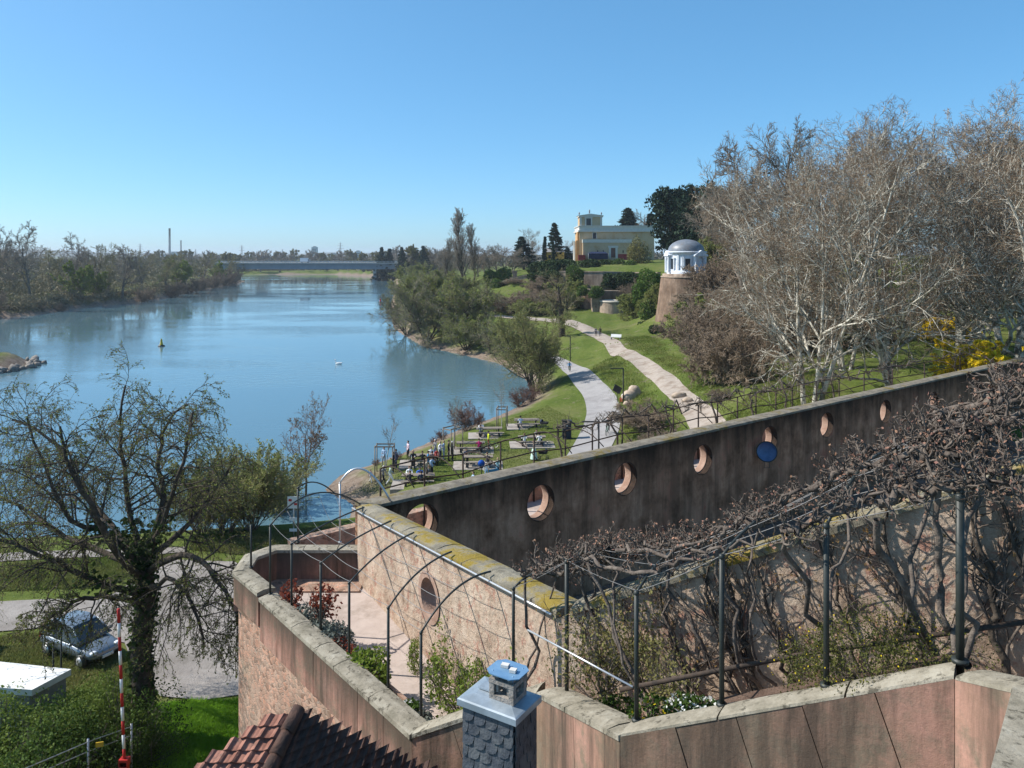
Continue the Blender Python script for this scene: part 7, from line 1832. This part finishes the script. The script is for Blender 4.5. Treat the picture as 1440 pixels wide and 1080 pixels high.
def cloth(c):
    n = 'cloth_%02d%02d%02d' % tuple(int(x * 99) for x in c); return mat(n, c, tuple(min(1, x * 1.25 + .01) for x in c), scale=5, rough=.9)
BLK, NAVY, WHT, GRY, BEI, JEANS, LBL = (.018, .018, .02), (.025, .035, .07), (.74, .74, .74), (.20, .20, .21), (.42, .36, .28), (.07, .10, .17), (.32, .45, .62)
HAIRS = [(.03, .02, .015), (.10, .06, .035), (.28, .20, .12), (.42, .40, .38), (.015, .013, .012)]
def person(p, kind, rz, top, legs, label, hair=1, s=1.0, shoes=BLK, skin=0, group=None, skirt=None):
    m, h, J = body_mesh(kind)
    o = bpy.data.objects.new('person', m); COL.objects.link(o)
    o.location = p; o.rotation_euler = (0, 0, rz); o.scale = (s, s, s)
    for i, mt in enumerate((SKIN_T[skin], cloth(top), cloth(legs), cloth(shoes))):
        o.material_slots[i].link = 'OBJECT'; o.material_slots[i].material = mt
    tag(o, label, 'person', group)
    hh = bpy.data.objects.new('hair', h); COL.objects.link(hh); hh.parent = o
    hh.material_slots[0].link = 'OBJECT'; hh.material_slots[0].material = cloth(HAIRS[hair])
    if skirt: 
        sk = MB().lathe([(.16, 1.02), (.20, .85), (.28, .45), (.33, .12)], 14).build('skirt', cloth(skirt), o)
    return o
def at_px(px, py, z0=2.0): return onground(px, py, z0)

# ------------------------------------------------------------------ picnic tables on concrete pads
M_plank = mat('weathered_planks', (0.17, 0.14, 0.11), (0.28, 0.24, 0.20), scale=5, rough=.9, stretch=(1, 8, 1))
M_steel = mat('dark_steel', (0.03, 0.03, 0.032), (0.05, 0.05, 0.05), scale=5, rough=.6)
M_pad = mat('concrete_pad', (0.30, 0.265, 0.235), (0.38, 0.34, 0.30), scale=1.5, rough=.95, c3=(.22, .19, .165), s3=.9)
def make_table():
    t = empty('picnic_table', (0, 0, 0), None, 'picnic table', 'picnic tables on the meadow')
    mb = MB()
    for k in range(4): mb.box((0, -.30 + k * .20, .75), (2.6, .18, .05))
    mb.build('tabletop', M_plank, t)
    for s_ in (-1, 1):
        mb = MB()
        for k in range(2): mb.box((0, s_ * (.70 + k * .19), .45), (2.6, .17, .05))
        mb.build('bench', M_plank, t)
    for s_ in (-1, 1):
        x = s_ * .95; mb = MB(); mb.box((x, 0, .37), (.10, .12, .72)); mb.box((x, 0, .06), (.12, 1.5, .08)); mb.box((x, 0, .69), (.10, .72, .06))
        for q in (-1, 1): mb.box((x, q * .80, .24), (.10, .10, .40)); mb.box((x, q * .80, .425), (.10, .36, .04))
        mb.build('trestle', M_steel, t)
    return t
tab0 = make_table(); tabs = []
def table(px, py, rz, label, first=False):
    p = at_px(px, py); t = tab0 if first else copy_tree(tab0)
    t.location = (p.x, p.y, p.z + .055); t.rotation_euler = (0, 0, rz); tag(t, label); tabs.append(t)
    c, s_ = math.cos(rz), math.sin(rz)
    Q = [(p.x + c * a - s_ * b, p.y + s_ * a + c * b) for a, b in ((-2.1, -1.35), (2.1, -1.35), (2.1, 1.35), (-2.1, 1.35))]
    zz = [gz(*q) for q in Q]; mb = MB().prism(Q, [z - .3 for z in zz], [sum(zz) / 4 + .06] * 4)
    o = mb.build('concrete_pad', M_pad); tag(o, None, None, None, 'structure'); t.location.z = sum(zz) / 4 + .065
    return t
T = [table(588, 676, .05, 'picnic table crowded with people nearest to the bastion', True), table(596, 652, .08, 'picnic table by the river with a group in black and white around it'), table(662, 634, .05, 'picnic table with a cyclist in pink on its bench'), table(688, 613, .05, 'picnic table in front of the reddish twiggy shrub'),
     table(741, 600, .03, 'picnic table furthest along the meadow, a pram beside it'), table(748, 626, .05, 'picnic table occupied by people in white'), table(672, 655, .03, 'picnic table with a dark-dressed pair, behind the blue round sign')]
def seat(t, side, x, kind, top, legs, label, **k):
    """on a table's bench, facing the table"""
    a = t.rotation_euler.z; c, s_ = math.cos(a), math.sin(a); y = side * (.80)
    y0 = y - side * .02
    p = (t.location.x + c * x - s_ * y0, t.location.y + s_ * x + c * y0, t.location.z)
    return person(p, kind, a + (0 if side > 0 else math.pi), top, legs, label, **k)
gp2 = 'people around the picnic tables'
def st(px, py, kind, face, top, legs, label, **k): return person(at_px(px, py), kind, R(face), top, legs, label, group=gp2, **k)
# nearest table
seat(T[0], 1, -.75, 'sit', WHT, JEANS, 'person in white sitting at the crowded table, turned to the bastion', group=gp2); seat(T[0], 1, .1, 'sit_lean', (.05, .16, .55), GRY, 'person in a bright blue shirt sitting at the crowded table', hair=4, group=gp2); seat(T[0], 1, .8, 'sit', GRY, BLK, 'person in grey sitting at the far bench end of the crowded table', group=gp2)
seat(T[0], -1, -.6, 'sit_lean', BLK, BLK, 'person in black sitting with back to the bastion at the crowded table', group=gp2); seat(T[0], -1, .3, 'sit', NAVY, BLK, 'person in navy sitting with back to the bastion at the crowded table', hair=0, group=gp2)
st(581, 662, 'talk', 10, BLK, BLK, 'fair-haired person in a black T-shirt standing behind the crowded table', hair=2); st(600, 675, 'talk', 80, BEI, BLK, 'person in beige with dark trousers standing at the end of the crowded table', hair=2); st(607, 672, 'drink', 60, LBL, BLK, 'person in a pale blue jacket standing at the end of the crowded table', hair=1)
st(553, 664, 'talk', -80, BLK, BLK, 'fair-haired person in a black jacket standing beside the young tree stakes', hair=2); st(557, 660, 'stand', -60, NAVY, NAVY, 'person in dark blue standing behind the one in the black jacket', hair=0)
st(549, 683, 'walk', 105, (.36, .45, .42), WHT, 'person in white trousers striding past the crowded table', hair=4); st(539, 684, 'walk', 70, GRY, BLK, 'pale-haired person in a checked grey top with dark trousers', hair=3)
st(521, 679, 'walk', 60, (.62, .42, .44), WHT, 'small child in pale pink walking alone on the grass', hair=2, s=.66); st(540, 656, 'talk', -30, LBL, GRY, 'person in pale blue standing behind the tree stakes', hair=3)
# riverside table
seat(T[1], -1, -.9, 'sit', WHT, BLK, 'person in white sitting at the riverside table, back to the bastion', group=gp2); seat(T[1], -1, -.1, 'sit_lean', BLK, BLK, 'reddish-haired person in black sitting at the riverside table', hair=1, group=gp2); seat(T[1], -1, .75, 'sit', NAVY, BLK, 'person in navy sitting at the end of the riverside table', hair=0, group=gp2)
st(574, 647, 'talk', -60, (.66, .50, .54), BLK, 'person in a pale pink shirt standing at the riverside table', hair=0); seat(T[1], 1, .6, 'sit', WHT, GRY, 'person in white sitting across the riverside table', group=gp2)
st(602, 663, 'talk', 90, (.04, .22, .42), BLK, 'person in a teal-blue top between the two crowded tables', hair=0); st(614, 655, 'stand', 40, (.40, .04, .04), BLK, 'person in red between the two crowded tables', hair=4, s=.85)
# the standing group
st(612, 645, 'drink', -50, GRY, JEANS, 'grey-haired person in a grey jacket in the standing group', hair=3); st(619, 648, 'talk', 60, WHT, NAVY, 'person in white with navy trousers in the standing group', hair=2); st(624, 647, 'stand', 80, LBL, (.45, .52, .60), 'person all in pale blue in the standing group', hair=2)
st(631, 648, 'stand', 85, BLK, BLK, 'tall person in black at the edge of the standing group', hair=0, s=1.05); st(636, 648, 'talk', 100, BLK, BLK, 'second person in black, set apart to the right of the standing group', hair=3)
# other tables
seat(T[2], -1, .75, 'sit_lean', (.62, .03, .16), BLK, 'cyclist in a pink jacket sitting on a bench', group=gp2)
st(687, 632, 'talk', 100, (.55, .62, .03), (.30, .06, .03), 'cyclist in a neon yellow top standing over a bicycle', hair=4)
seat(T[3], 1, -.8, 'sit_lean', WHT, GRY, 'person in white lounging at the table by the reddish shrub', group=gp2); seat(T[3], -1, -.9, 'sit', GRY, BLK, 'person in grey at the table by the reddish shrub', group=gp2)
seat(T[4], -1, -.7, 'sit', (.60, .64, .80), GRY, 'person in pale lilac sitting at the furthest table', hair=0, group=gp2)
seat(T[5], -1, -.75, 'sit', WHT, BLK, 'person in a white coat sitting with back to the bastion', hair=1, group=gp2); seat(T[5], -1, .65, 'sit', WHT, GRY, 'person in a white jumper beside the pram', hair=0, group=gp2); seat(T[5], 1, .5, 'sit', GRY, BLK, 'person in grey facing the bastion at the table of people in white', hair=0, group=gp2)
st(751, 647, 'stand', -100, (.62, .58, .52), (.45, .60, .53), 'person in a long mint-green skirt pushing a pram', hair=1, skirt=(.45, .60, .53))
seat(T[6], -1, .8, 'sit_lean', (.06, .05, .05), BLK, 'person in dark clothes at the table behind the blue sign', hair=1, group=gp2); seat(T[6], 1, -1.0, 'sit', NAVY, BLK, 'person in navy on the far bench behind the blue sign', hair=0, group=gp2)
p = at_px(666, 678); person((p.x, p.y, p.z - .42), 'sit', R(-70), LBL, WHT, 'child in pale blue sitting on the grass beside the blue sign', hair=0, group=gp2)
st(684, 674, 'talk', 20, WHT, LBL, 'child in white standing at the blue banner', hair=3, s=.8); st(700, 672, 'talk', 60, (.30, .50, .60), LBL, 'person in pale turquoise at the end of the blue banner', hair=2, s=.95)
# walkers and people by the stones
person(at_px(838, 473, 4.5), 'walk', R(170), NAVY, BLK, 'shorter of the two dark walkers on the footpath', hair=0, s=.97); person(at_px(844, 473.5, 4.5), 'walk', R(170), BLK, BLK, 'taller of the two dark walkers on the footpath', hair=0, s=1.07)
p = at_px(877, 565); person((p.x, p.y, p.z - .05), 'sit', R(-50), WHT, (.50, .03, .04), 'person in white with red trousers sitting by the pale rocks', hair=3)

# ------------------------------------------------------------------ bicycles, prams
def make_bike(label, c):
    t = empty('bicycle', (0, 0, 0), label, 'bicycle', 'bicycles')
    f = mat('bike_paint_%d' % int(c[0] * 90), c, rough=.4)
    P = dict(bb=(0, 0, .30), st_=(0, .17, .78), hd=(0, -.42, .80), ft=(0, -.38, .70), rw=(0, .45, .34), fw=(0, -.58, .34))
    mb = MB()
    for a, b in (('bb', 'st_'), ('bb', 'ft'), ('st_', 'hd'), ('hd', 'ft')): mb.tube([P[a], P[b]], .018, 6)
    for s_ in (-.05, .05): mb.tube([P['bb'], (s_, .45, .34)], .010, 5); mb.tube([P['st_'], (s_, .45, .34)], .009, 5); mb.tube([P['ft'], (s_, -.58, .34)], .012, 5)
    mb.build('frame', f, t)
    for k in ('rw', 'fw'):
        w_ = MB().ring(P[k], (1, 0, 0), .33, .02, 28, 6).build('wheel', M_iron, t)
        mb = MB()
        for i in range(10): a = math.pi * i / 10; mb.tube([(0, P[k][1] + .32 * math.cos(a), P[k][2] + .32 * math.sin(a)), (0, P[k][1] - .32 * math.cos(a), P[k][2] - .32 * math.sin(a))], .004, 3)
        mb.build('spokes', M_zinc, w_)
    MB().tube([(0, -.42, .80), (0, -.45, .98), (-.24, -.50, 1.0)], .012, 5).tube([(0, -.45, .98), (.24, -.50, 1.0), (.27, -.42, 1.0)], .012, 5).build('handlebar', M_iron, t)
    MB().blob((0, .22, .93), (.07, .14, .035), 8, 5).tube([(0, .17, .78), (0, .2, .92)], .014, 5).build('saddle', M_iron, t)
    MB().tube([(-.09, 0, .30), (.09, 0, .30)], .016, 5).box((-.12, 0, .22), (.09, .06, .02)).box((.12, 0, .38), (.09, .06, .02)).build('pedals', M_iron, t)
    return t
bk = make_bike('bicycle leaning at the bench of the cyclist in pink', (.10, .25, .16)); p = at_px(680, 632.5); bk.location = p; bk.rotation_euler = (0, 0, R(70))
def bike_at(px, py, face, lab, rider=None, z0=2):
    t = copy_tree(bk); t.location = at_px(px, py, z0); t.rotation_euler = (0, 0, R(face)); tag(t, lab)
    if rider: person(t.location, 'ride', R(face), *rider)
    return t
bike_at(690, 633, 78, 'bicycle held by the cyclist in neon yellow')
bike_at(854, 611, 160, 'bicycle ridden by the dark-dressed cyclist on the asphalt path', (BLK, BLK, 'cyclist in black with a pale helmet riding away on the asphalt path'))
bike_at(801, 523, -5, 'bicycle ridden by the cyclist in blue', ((.03, .22, .50), BLK, 'cyclist in a blue jacket riding out of the willow shade'))
def make_pram(label):
    t = empty('pram', (0, 0, 0), label, 'pram', 'prams')
    for x, y in ((-.26, .32), (.26, .32), (-.2, -.42), (.2, -.42)):
        MB().ring((x, y, .14), (1, 0, 0), .12, .025, 14, 5).build('wheel', M_iron, t)
    MB().tube([(-.26, .32, .14), (-.24, -.1, .55), (-.22, .55, 1.02)], .014, 5).tube([(.26, .32, .14), (.24, -.1, .55), (.22, .55, 1.02)], .014, 5).tube([(-.22, .55, 1.02), (.22, .55, 1.02)], .018, 5).tube([(-.2, -.42, .14), (-.24, .0, .5)], .014, 5).tube([(.2, -.42, .14), (.24, .0, .5)], .014, 5).build('chassis', M_steel, t)
    mb = MB(); mb.box((0, -.1, .62), (.42, .72, .22), taper=1.15); mb.build('carrycot', cloth(BLK), t)
    mb = MB(); mb.lathe([(.25 * math.cos(a), .25 * math.sin(a)) for a in [i * math.pi / 2 / 5 for i in range(6)]], 10, (0, .12, .72), a0=0, a1=math.pi); mb.build('hood', cloth(NAVY), t)
    return t
pr = make_pram('dark pram beside the person in the mint-green skirt'); pr.location = at_px(765, 646); pr.rotation_euler = (0, 0, R(-95))
t = copy_tree(pr); t.location = at_px(764, 603); t.rotation_euler = (0, 0, R(60)); tag(t, 'dark pram parked at the furthest picnic table')

# ------------------------------------------------------------------ young trees in stakes
def staked(px, py, top, label, first=None):
    p = at_px(px, py)
    if first is None:
        t = empty('staked_tree', p, label, 'tree', 'young trees held by stakes')
        g = bare_tree(seed=161, H=6.0, clear=.38, limbs=10, ang=26, spread=.34, n2=5, n3=3, n4=2, rt=.05, twig=.008, up=.08)
        (tr, L1), lv_, _, _ = g
        link('trunk', np_mesh('trunk', tube_parts([tr], (7,), (0,))), t, [mat('whitewashed_bark', (.40, .38, .35), (.30, .27, .24), scale=3)])
        link('crown', np_mesh('crown', tube_parts([L1] + lv_, (4, 3, 3, 3), (0,) * 4)), t, [T_grey])
        for x, y in ((-.75, -.5), (.75, -.5), (.75, .5), (-.75, .5)): MB().tube([(x, y, -.2), (x, y, 2.35)], .05, 7).build('stake', M_plank, t)
        mb = MB(); mb.box((0, -.5, 2.28), (1.6, .05, .10)); mb.box((0, .5, 2.28), (1.6, .05, .10)); mb.box((-.75, 0, 2.2), (.05, 1.1, .1)); mb.box((.75, 0, 2.2), (.05, 1.1, .1)); mb.build('crossbar', M_plank, t)
        return t
    t = copy_tree(first); t.location = p; t.rotation_euler = (0, 0, px * .1); tag(t, label); return t
s0 = staked(541, 664, 570, 'staked young tree beside the crowded picnic tables'); staked(637, 636, 560, 'staked young tree behind the standing group', s0); staked(706, 604, 540, 'staked young tree by the furthest picnic table', s0)

# ------------------------------------------------------------------ lamps, signs, bin, benches, rocks
def lamp(px, base, top, lab, arm=-1.5, z0=2.2, first=None):
    p = at_px(px, base, z0); H = (base - top) / F * p.y
    t = empty('path_lamp', p, lab, 'street lamp', 'lamp posts along the asphalt path')
    MB().tube([(0, 0, 0), (0, 0, H)], .075, 8).build('pole', M_steel, t); MB().box((arm / 2, 0, H), (abs(arm), .16, .10)).build('lamp_head', M_steel, t)
    return t
lamp(842, 642, 593, 'dark lamp post in front of the cyclist in black'); lamp(876.5, 568, 518, 'dark lamp post beside the pale rocks'); lamp(802, 508, 473, 'dark lamp post beside the cyclist in blue', arm=-1.0)
p = at_px(797, 617); t = empty('info_column', p, 'dark box-shaped information column on the meadow by the path', 'information column'); MB().box((0, 0, .85), (.85, .55, 1.7)).build('housing', mat('column_blue', (.02, .03, .05), rough=.4), t); MB().box((0, 0, 1.76), (.95, .65, .1)).build('lid', M_steel, t); MB().box((0, -.285, 1.35), (.16, .02, .16)).build('notice', mat('notice_white', (.5, .5, .5)), t)
p = at_px(677, 681); t = empty('round_sign', p, 'blue round sign on a short post at the meadow edge', 'sign'); MB().tube([(0, 0, 0), (0, 0, 1.9)], .04, 6).build('post', M_iron, t); MB().tube([(0, -.045, 1.65), (0, -.075, 1.65)], .27, 20).build('disc', mat('sign_blue', (.01, .08, .42), rough=.4), t)
p, q = at_px(687, 676), at_px(702, 673); t = empty('banner', p, 'light blue banner stretched between two short posts', 'banner'); d = q - p; MB().add([(0, 0, .35), (d.x, d.y, d.z + .35), (d.x, d.y, d.z + .85), (0, 0, .85), (.01, .03, .35), (d.x + .01, d.y + .03, d.z + .35), (d.x + .01, d.y + .03, d.z + .85), (.01, .03, .85)], [(0, 1, 2, 3), (7, 6, 5, 4), (3, 2, 6, 7), (0, 4, 5, 1)]).build('cloth', mat('banner_blue', (.05, .25, .50), rough=.7), t)
for e in (Vector((0, 0, 0)), d): MB().tube([e + Vector((0, .02, 0)), e + Vector((0, .02, .95))], .03, 5).build('post', M_iron, t)
p = at_px(868, 566); t = empty('dark_sign', p, 'dark tilted sign panel beside the pale rocks', 'sign'); MB().tube([(0, 0, 0), (0, 0, 1.6)], .04, 6).build('post', M_iron, t); MB().box((0, -.06, 1.6), (1.0, .06, .8), R(10), rx=R(-12), ry=R(30)).build('panel', M_steel, t)
M_rock = mat('tan_rock', (0.36, 0.28, 0.21), (0.48, 0.39, 0.31), scale=1.5, rough=.95, bump=.6, bscale=6)
def rock(px, py, r, seed, lab, z0=2.5):
    p = at_px(px, py, z0); o = MB().blob((0, 0, r[2] * .6), r, 9, 7, seed=seed, jit=.22).build('rock', M_rock); o.location = p; return tag(o, lab, 'rock', 'pale rocks by the paths')
rock(885, 563, (.9, .7, .75), 4, 'largest pale rock beside the asphalt path'); rock(892, 557, (.8, .7, .8), 6, 'pale rock behind the largest one'); rock(881, 570, (.4, .4, .3), 7, 'small pale rock at the path edge'); rock(955, 560, (.8, .5, .4), 8, 'flat pale rock beside the footpath', 4.5); rock(966, 566, (.6, .5, .35), 9, 'small flat rock beside the footpath bend', 4.5)
p = at_px(866, 477.5, 4.7); t = empty('white_bench', p, 'white bench beside the footpath', 'bench'); t.rotation_euler = (0, 0, R(-25)); wb = mat('white_paint', (.72, .72, .70))
MB().box((0, 0, .45), (1.9, .5, .07)).build('seat', wb, t); MB().box((0, .27, .72), (1.9, .06, .42), rx=R(-12)).build('backrest', wb, t)
for x in (-.8, .8): MB().box((x, 0, .21), (.09, .46, .42)).build('leg', M_roofg, t)
# path sign in the trees beside the bastion
p = at_px(413, 757); t = empty('direction_sign', p, 'white and red sign post half hidden behind the terrace corner', 'sign'); MB().tube([(0, 0, 0), (0, 0, 2.6)], .045, 6).build('post', M_zinc, t); MB().box((0, -.07, 2.3), (.75, .03, .75)).build('panel', wb, t)
for z in (.55, 1.25): MB().box((0, -.07, z), (.5, .03, .18)).build('plate', wb, t)
for x, z in ((-.2, 2.45), (.15, 2.2)): MB().box((x, -.095, z), (.2, .012, .14)).build('red_mark', mat('sign_red', (.5, .05, .05)), t)

# ------------------------------------------------------------------ parked car, white flat roof, barrier, wire fence
def car(p, rz, label, paint, s=1.0):
    t = empty('parked_car', p, label, 'car', None, rz); t.scale = (s,) * 3
    P_ = mat('car_%s' % label[:6], paint, rough=.25, spec=.6, metal=.5); G_ = mat('car_glass', (.02, .025, .03), rough=.08, spec=.7)
    st_ = [(-1.85, .35, .62, .74, .60), (-1.80, .26, .80, .88, .74), (-1.45, .22, .83, .95, .82), (-.6, .20, .84, .97, .84), (.4, .20, .84, .96, .84), (1.1, .22, .82, .88, .80), (1.6, .26, .76, .76, .70), (1.82, .35, .62, .62, .56)]
    vs = []; prof = []
    for x, z0, w_, zt, wt in st_:
        zm = z0 + (zt - z0) * .55; r = [(-w_ * .92, z0), (-w_, zm), (-wt, zt), (wt, zt), (w_, zm), (w_ * .92, z0)]; vs += [(x, a, b) for a, b in r]
    k = 6; n = len(st_)
    fs = [(i * k + j, (i + 1) * k + j, (i + 1) * k + (j + 1) % k, i * k + (j + 1) % k) for i in range(n - 1) for j in range(k)] + [tuple(range(k)), tuple(range(n * k - 1, (n - 1) * k - 1, -1))]
    me = MB().add(vs, fs, 0, True).build('body', P_, t); sb = me.modifiers.new('round', 'SUBSURF'); sb.levels = 2; sb.render_levels = 2
    cab = [(-1.62, .80, .98, .70), (-1.25, .76, 1.40, .58), (-.4, .78, 1.50, .60), (.25, .78, 1.44, .58), (1.0, .80, .93, .68)]
    vs = []
    for x, w_, z, wt in cab: vs += [(x, -w_, .90), (x, -wt, z), (x, wt, z), (x, w_, .90)]
    fs = [(i * 4 + j, (i + 1) * 4 + j, (i + 1) * 4 + j + 1, i * 4 + j + 1) for i in range(4) for j in range(3)] + [(0, 1, 2, 3), (19, 18, 17, 16)]
    MB().add(vs, fs, 0, False).build('window', G_, t)
    rf = MB().add([(-1.28, -.56, 1.40), (-.4, -.59, 1.505), (.27, -.57, 1.445), (.27, .57, 1.445), (-.4, .59, 1.505), (-1.28, .56, 1.40)] + [(-1.28, -.55, 1.43), (-.4, -.58, 1.535), (.25, -.55, 1.475), (.25, .55, 1.475), (-.4, .58, 1.535), (-1.28, .55, 1.43)], [(0, 1, 7, 6), (1, 2, 8, 7), (2, 3, 9, 8), (3, 4, 10, 9), (4, 5, 11, 10), (5, 0, 6, 11), (6, 7, 10, 11), (7, 8, 9, 10)]).build('roof', P_, t)
    mb = MB()
    for s_ in (-1, 1):
        for a, b in (((-1.62, .80, .95), (-1.27, .575, 1.41)), ((-.35, .79, .93), (-.35, .605, 1.50)), ((.27, .575, 1.45), (1.02, .70, .93))): mb.tube([(a[0], a[1] * s_ * 1.01, a[2]), (b[0], b[1] * s_ * 1.01, b[2])], .035, 6)
    mb.build('window_pillar', P_, t)
    for x in (-1.15, 1.18):
        for s_ in (-1, 1):
            w_ = MB().tube([(x, s_ * .68, .30), (x, s_ * .86, .30)], .30, 18).build('wheel', M_iron, t)
            MB().tube([(x, s_ * .84, .30), (x, s_ * .868, .30)], .20, 14).build('rim', M_zinc, w_)
    for s_ in (-1, 1):
        MB().blob((1.68, s_ * .55, .66), (.14, .16, .09), 8, 6).build('headlight', mat('lamp_glass', (.75, .78, .8), rough=.1, spec=.6), t); MB().box((-1.79, s_ * .66, .78), (.08, .16, .22)).build('tail_light', mat('tail_red', (.35, .02, .02), rough=.3), t)
        MB().blob((.72, s_ * .92, .98), (.08, .10, .07), 6, 5).build('mirror', P_, t)
    MB().box((1.84, 0, .42), (.05, .5, .11)).build('number_plate', wb, t)
    return t
p = at_px(114, 921, 2.4); car((p.x, p.y, p.z + .05), R(-28), 'silver hatchback parked on the grass edge behind the apple tree', (.22, .25, .28))
p = at_px(-80, 925, 2.4); car((p.x, p.y, p.z + .05), R(5), 'white car whose front reaches into the view beside the white flat roof', (.65, .66, .68), 1.05)
zr = 4.9; qp = [G(100, 941, zr), G(-40, 926, zr), G(-70, 962, zr), G(45, 970, zr)]
t = empty('flat_roofed_shed', (qp[3].x, qp[3].y, gz(qp[3].x, qp[3].y)), 'low shed with a plain white flat roof among the bushes', 'shed'); o_ = t.location; b = [p - o_ for p in qp]
b = b[::-1] if (b[1] - b[0]).cross(b[2] - b[0]).z < 0 else b
cen = sum(b, Vector()) / 4
mb = MB(); mb.hexa([Vector((p.x, p.y, p.z - .22)) for p in b], b); mb.build('roof', mat('white_roof_felt', (.62, .62, .60), (.74, .74, .72), scale=3), t)
i_ = [p + (cen - p) * .08 for p in b]; mb = MB(); mb.hexa([Vector((p.x, p.y, -.3)) for p in i_], [Vector((p.x, p.y, p.z - .225)) for p in i_]); mb.build('wall', mat('grey_cladding', (.22, .22, .22), (.28, .28, .28), scale=2), t)
p = D(175, 1072, 23.0); top = D(166.5, 856, 23.0); t = empty('barrier', Vector((p.x, p.y, gz(p.x, p.y))), 'red and white barrier boom standing raised in front of the apple tree', 'barrier'); o_ = t.location
mb = MB(); a, b = p - o_, top - o_; nseg = 11
for k in range(nseg): mb.tube([a + (b - a) * (k / nseg), a + (b - a) * ((k + 1) / nseg - .0005)], .045, 8, m=k % 2)
mb.build('boom', [mat('signal_red', (.42, .03, .025), rough=.5), wb], t)
MB().box((a.x, a.y, (a.z) / 2 - .1), (.2, .2, max(a.z, .4) + .3)).build('base_post', mat('signal_red', (.42, .03, .025)), t); MB().box((a.x, a.y, a.z + .02), (.26, .2, .2)).build('hinge_box', mat('signal_red', (.42, .03, .025)), t)
t = empty('wire_fence', D(120, 1075, 24), 'grey wire fence in front of the dark bushes', 'fence'); o_ = t.location
for q in ((20, 1095, 22), (124, 1050, 24.5), (185, 1028, 26)):
    e = D(*q) - o_; MB().tube([e + Vector((0, 0, -2.5)), e + Vector((0, 0, .25))], .035, 6).build('post', M_zinc, t)
for dz in (.15, -.15): MB().tube([D(-30, 1117, 21) - o_ + Vector((0, 0, dz)), D(20, 1095, 22) - o_ + Vector((0, 0, dz)), D(124, 1050, 24.5) - o_ + Vector((0, 0, dz)), D(185, 1028, 26) - o_ + Vector((0, 0, dz))], .018, 5).build('rail', M_zinc, t)
MB().box(tuple(D(140, 1047, 24.4) - o_), (.22, .03, .15), R(15)).build('warning_plate', mat('plate_yellow', (.55, .36, .04)), t)
for k_, q in enumerate(((86, 868, 31), (75, 900, 30.5))):
    b = D(*q); b.z = gz(b.x, b.y); o = empty('yard_post', b, None, 'post', 'thin posts by the silver hatchback'); o['label'] = ('thin dark post before the door of the silver hatchback', 'thin dark post before the rear wheel of the silver hatchback')[k_]
    MB().tube([(0, 0, -.2), (0, 0, 2.3)], .035, 6).build('post_shaft', M_iron, o); MB().blob((0, 0, 2.33), .05, 6, 5).build('post_cap', M_iron, o)
# ------------------------------------------------------------------ air
hz = MB().box((-500, 4200, 30), (9000, 8700, 70)).build('haze', [])
hm = bpy.data.materials.new('haze'); hm.use_nodes = True
nt = hm.node_tree; nt.nodes.clear()
pv = nt.nodes.new('ShaderNodeVolumePrincipled'); ou = nt.nodes.new('ShaderNodeOutputMaterial')
pv.inputs['Color'].default_value = (0.80, 0.89, 1.0, 1); pv.inputs['Density'].default_value = 0.00012; pv.inputs['Anisotropy'].default_value = 0.2
nt.links.new(pv.outputs['Volume'], ou.inputs['Volume'])
hz.data.materials.append(hm); tag(hz, kind='stuff')
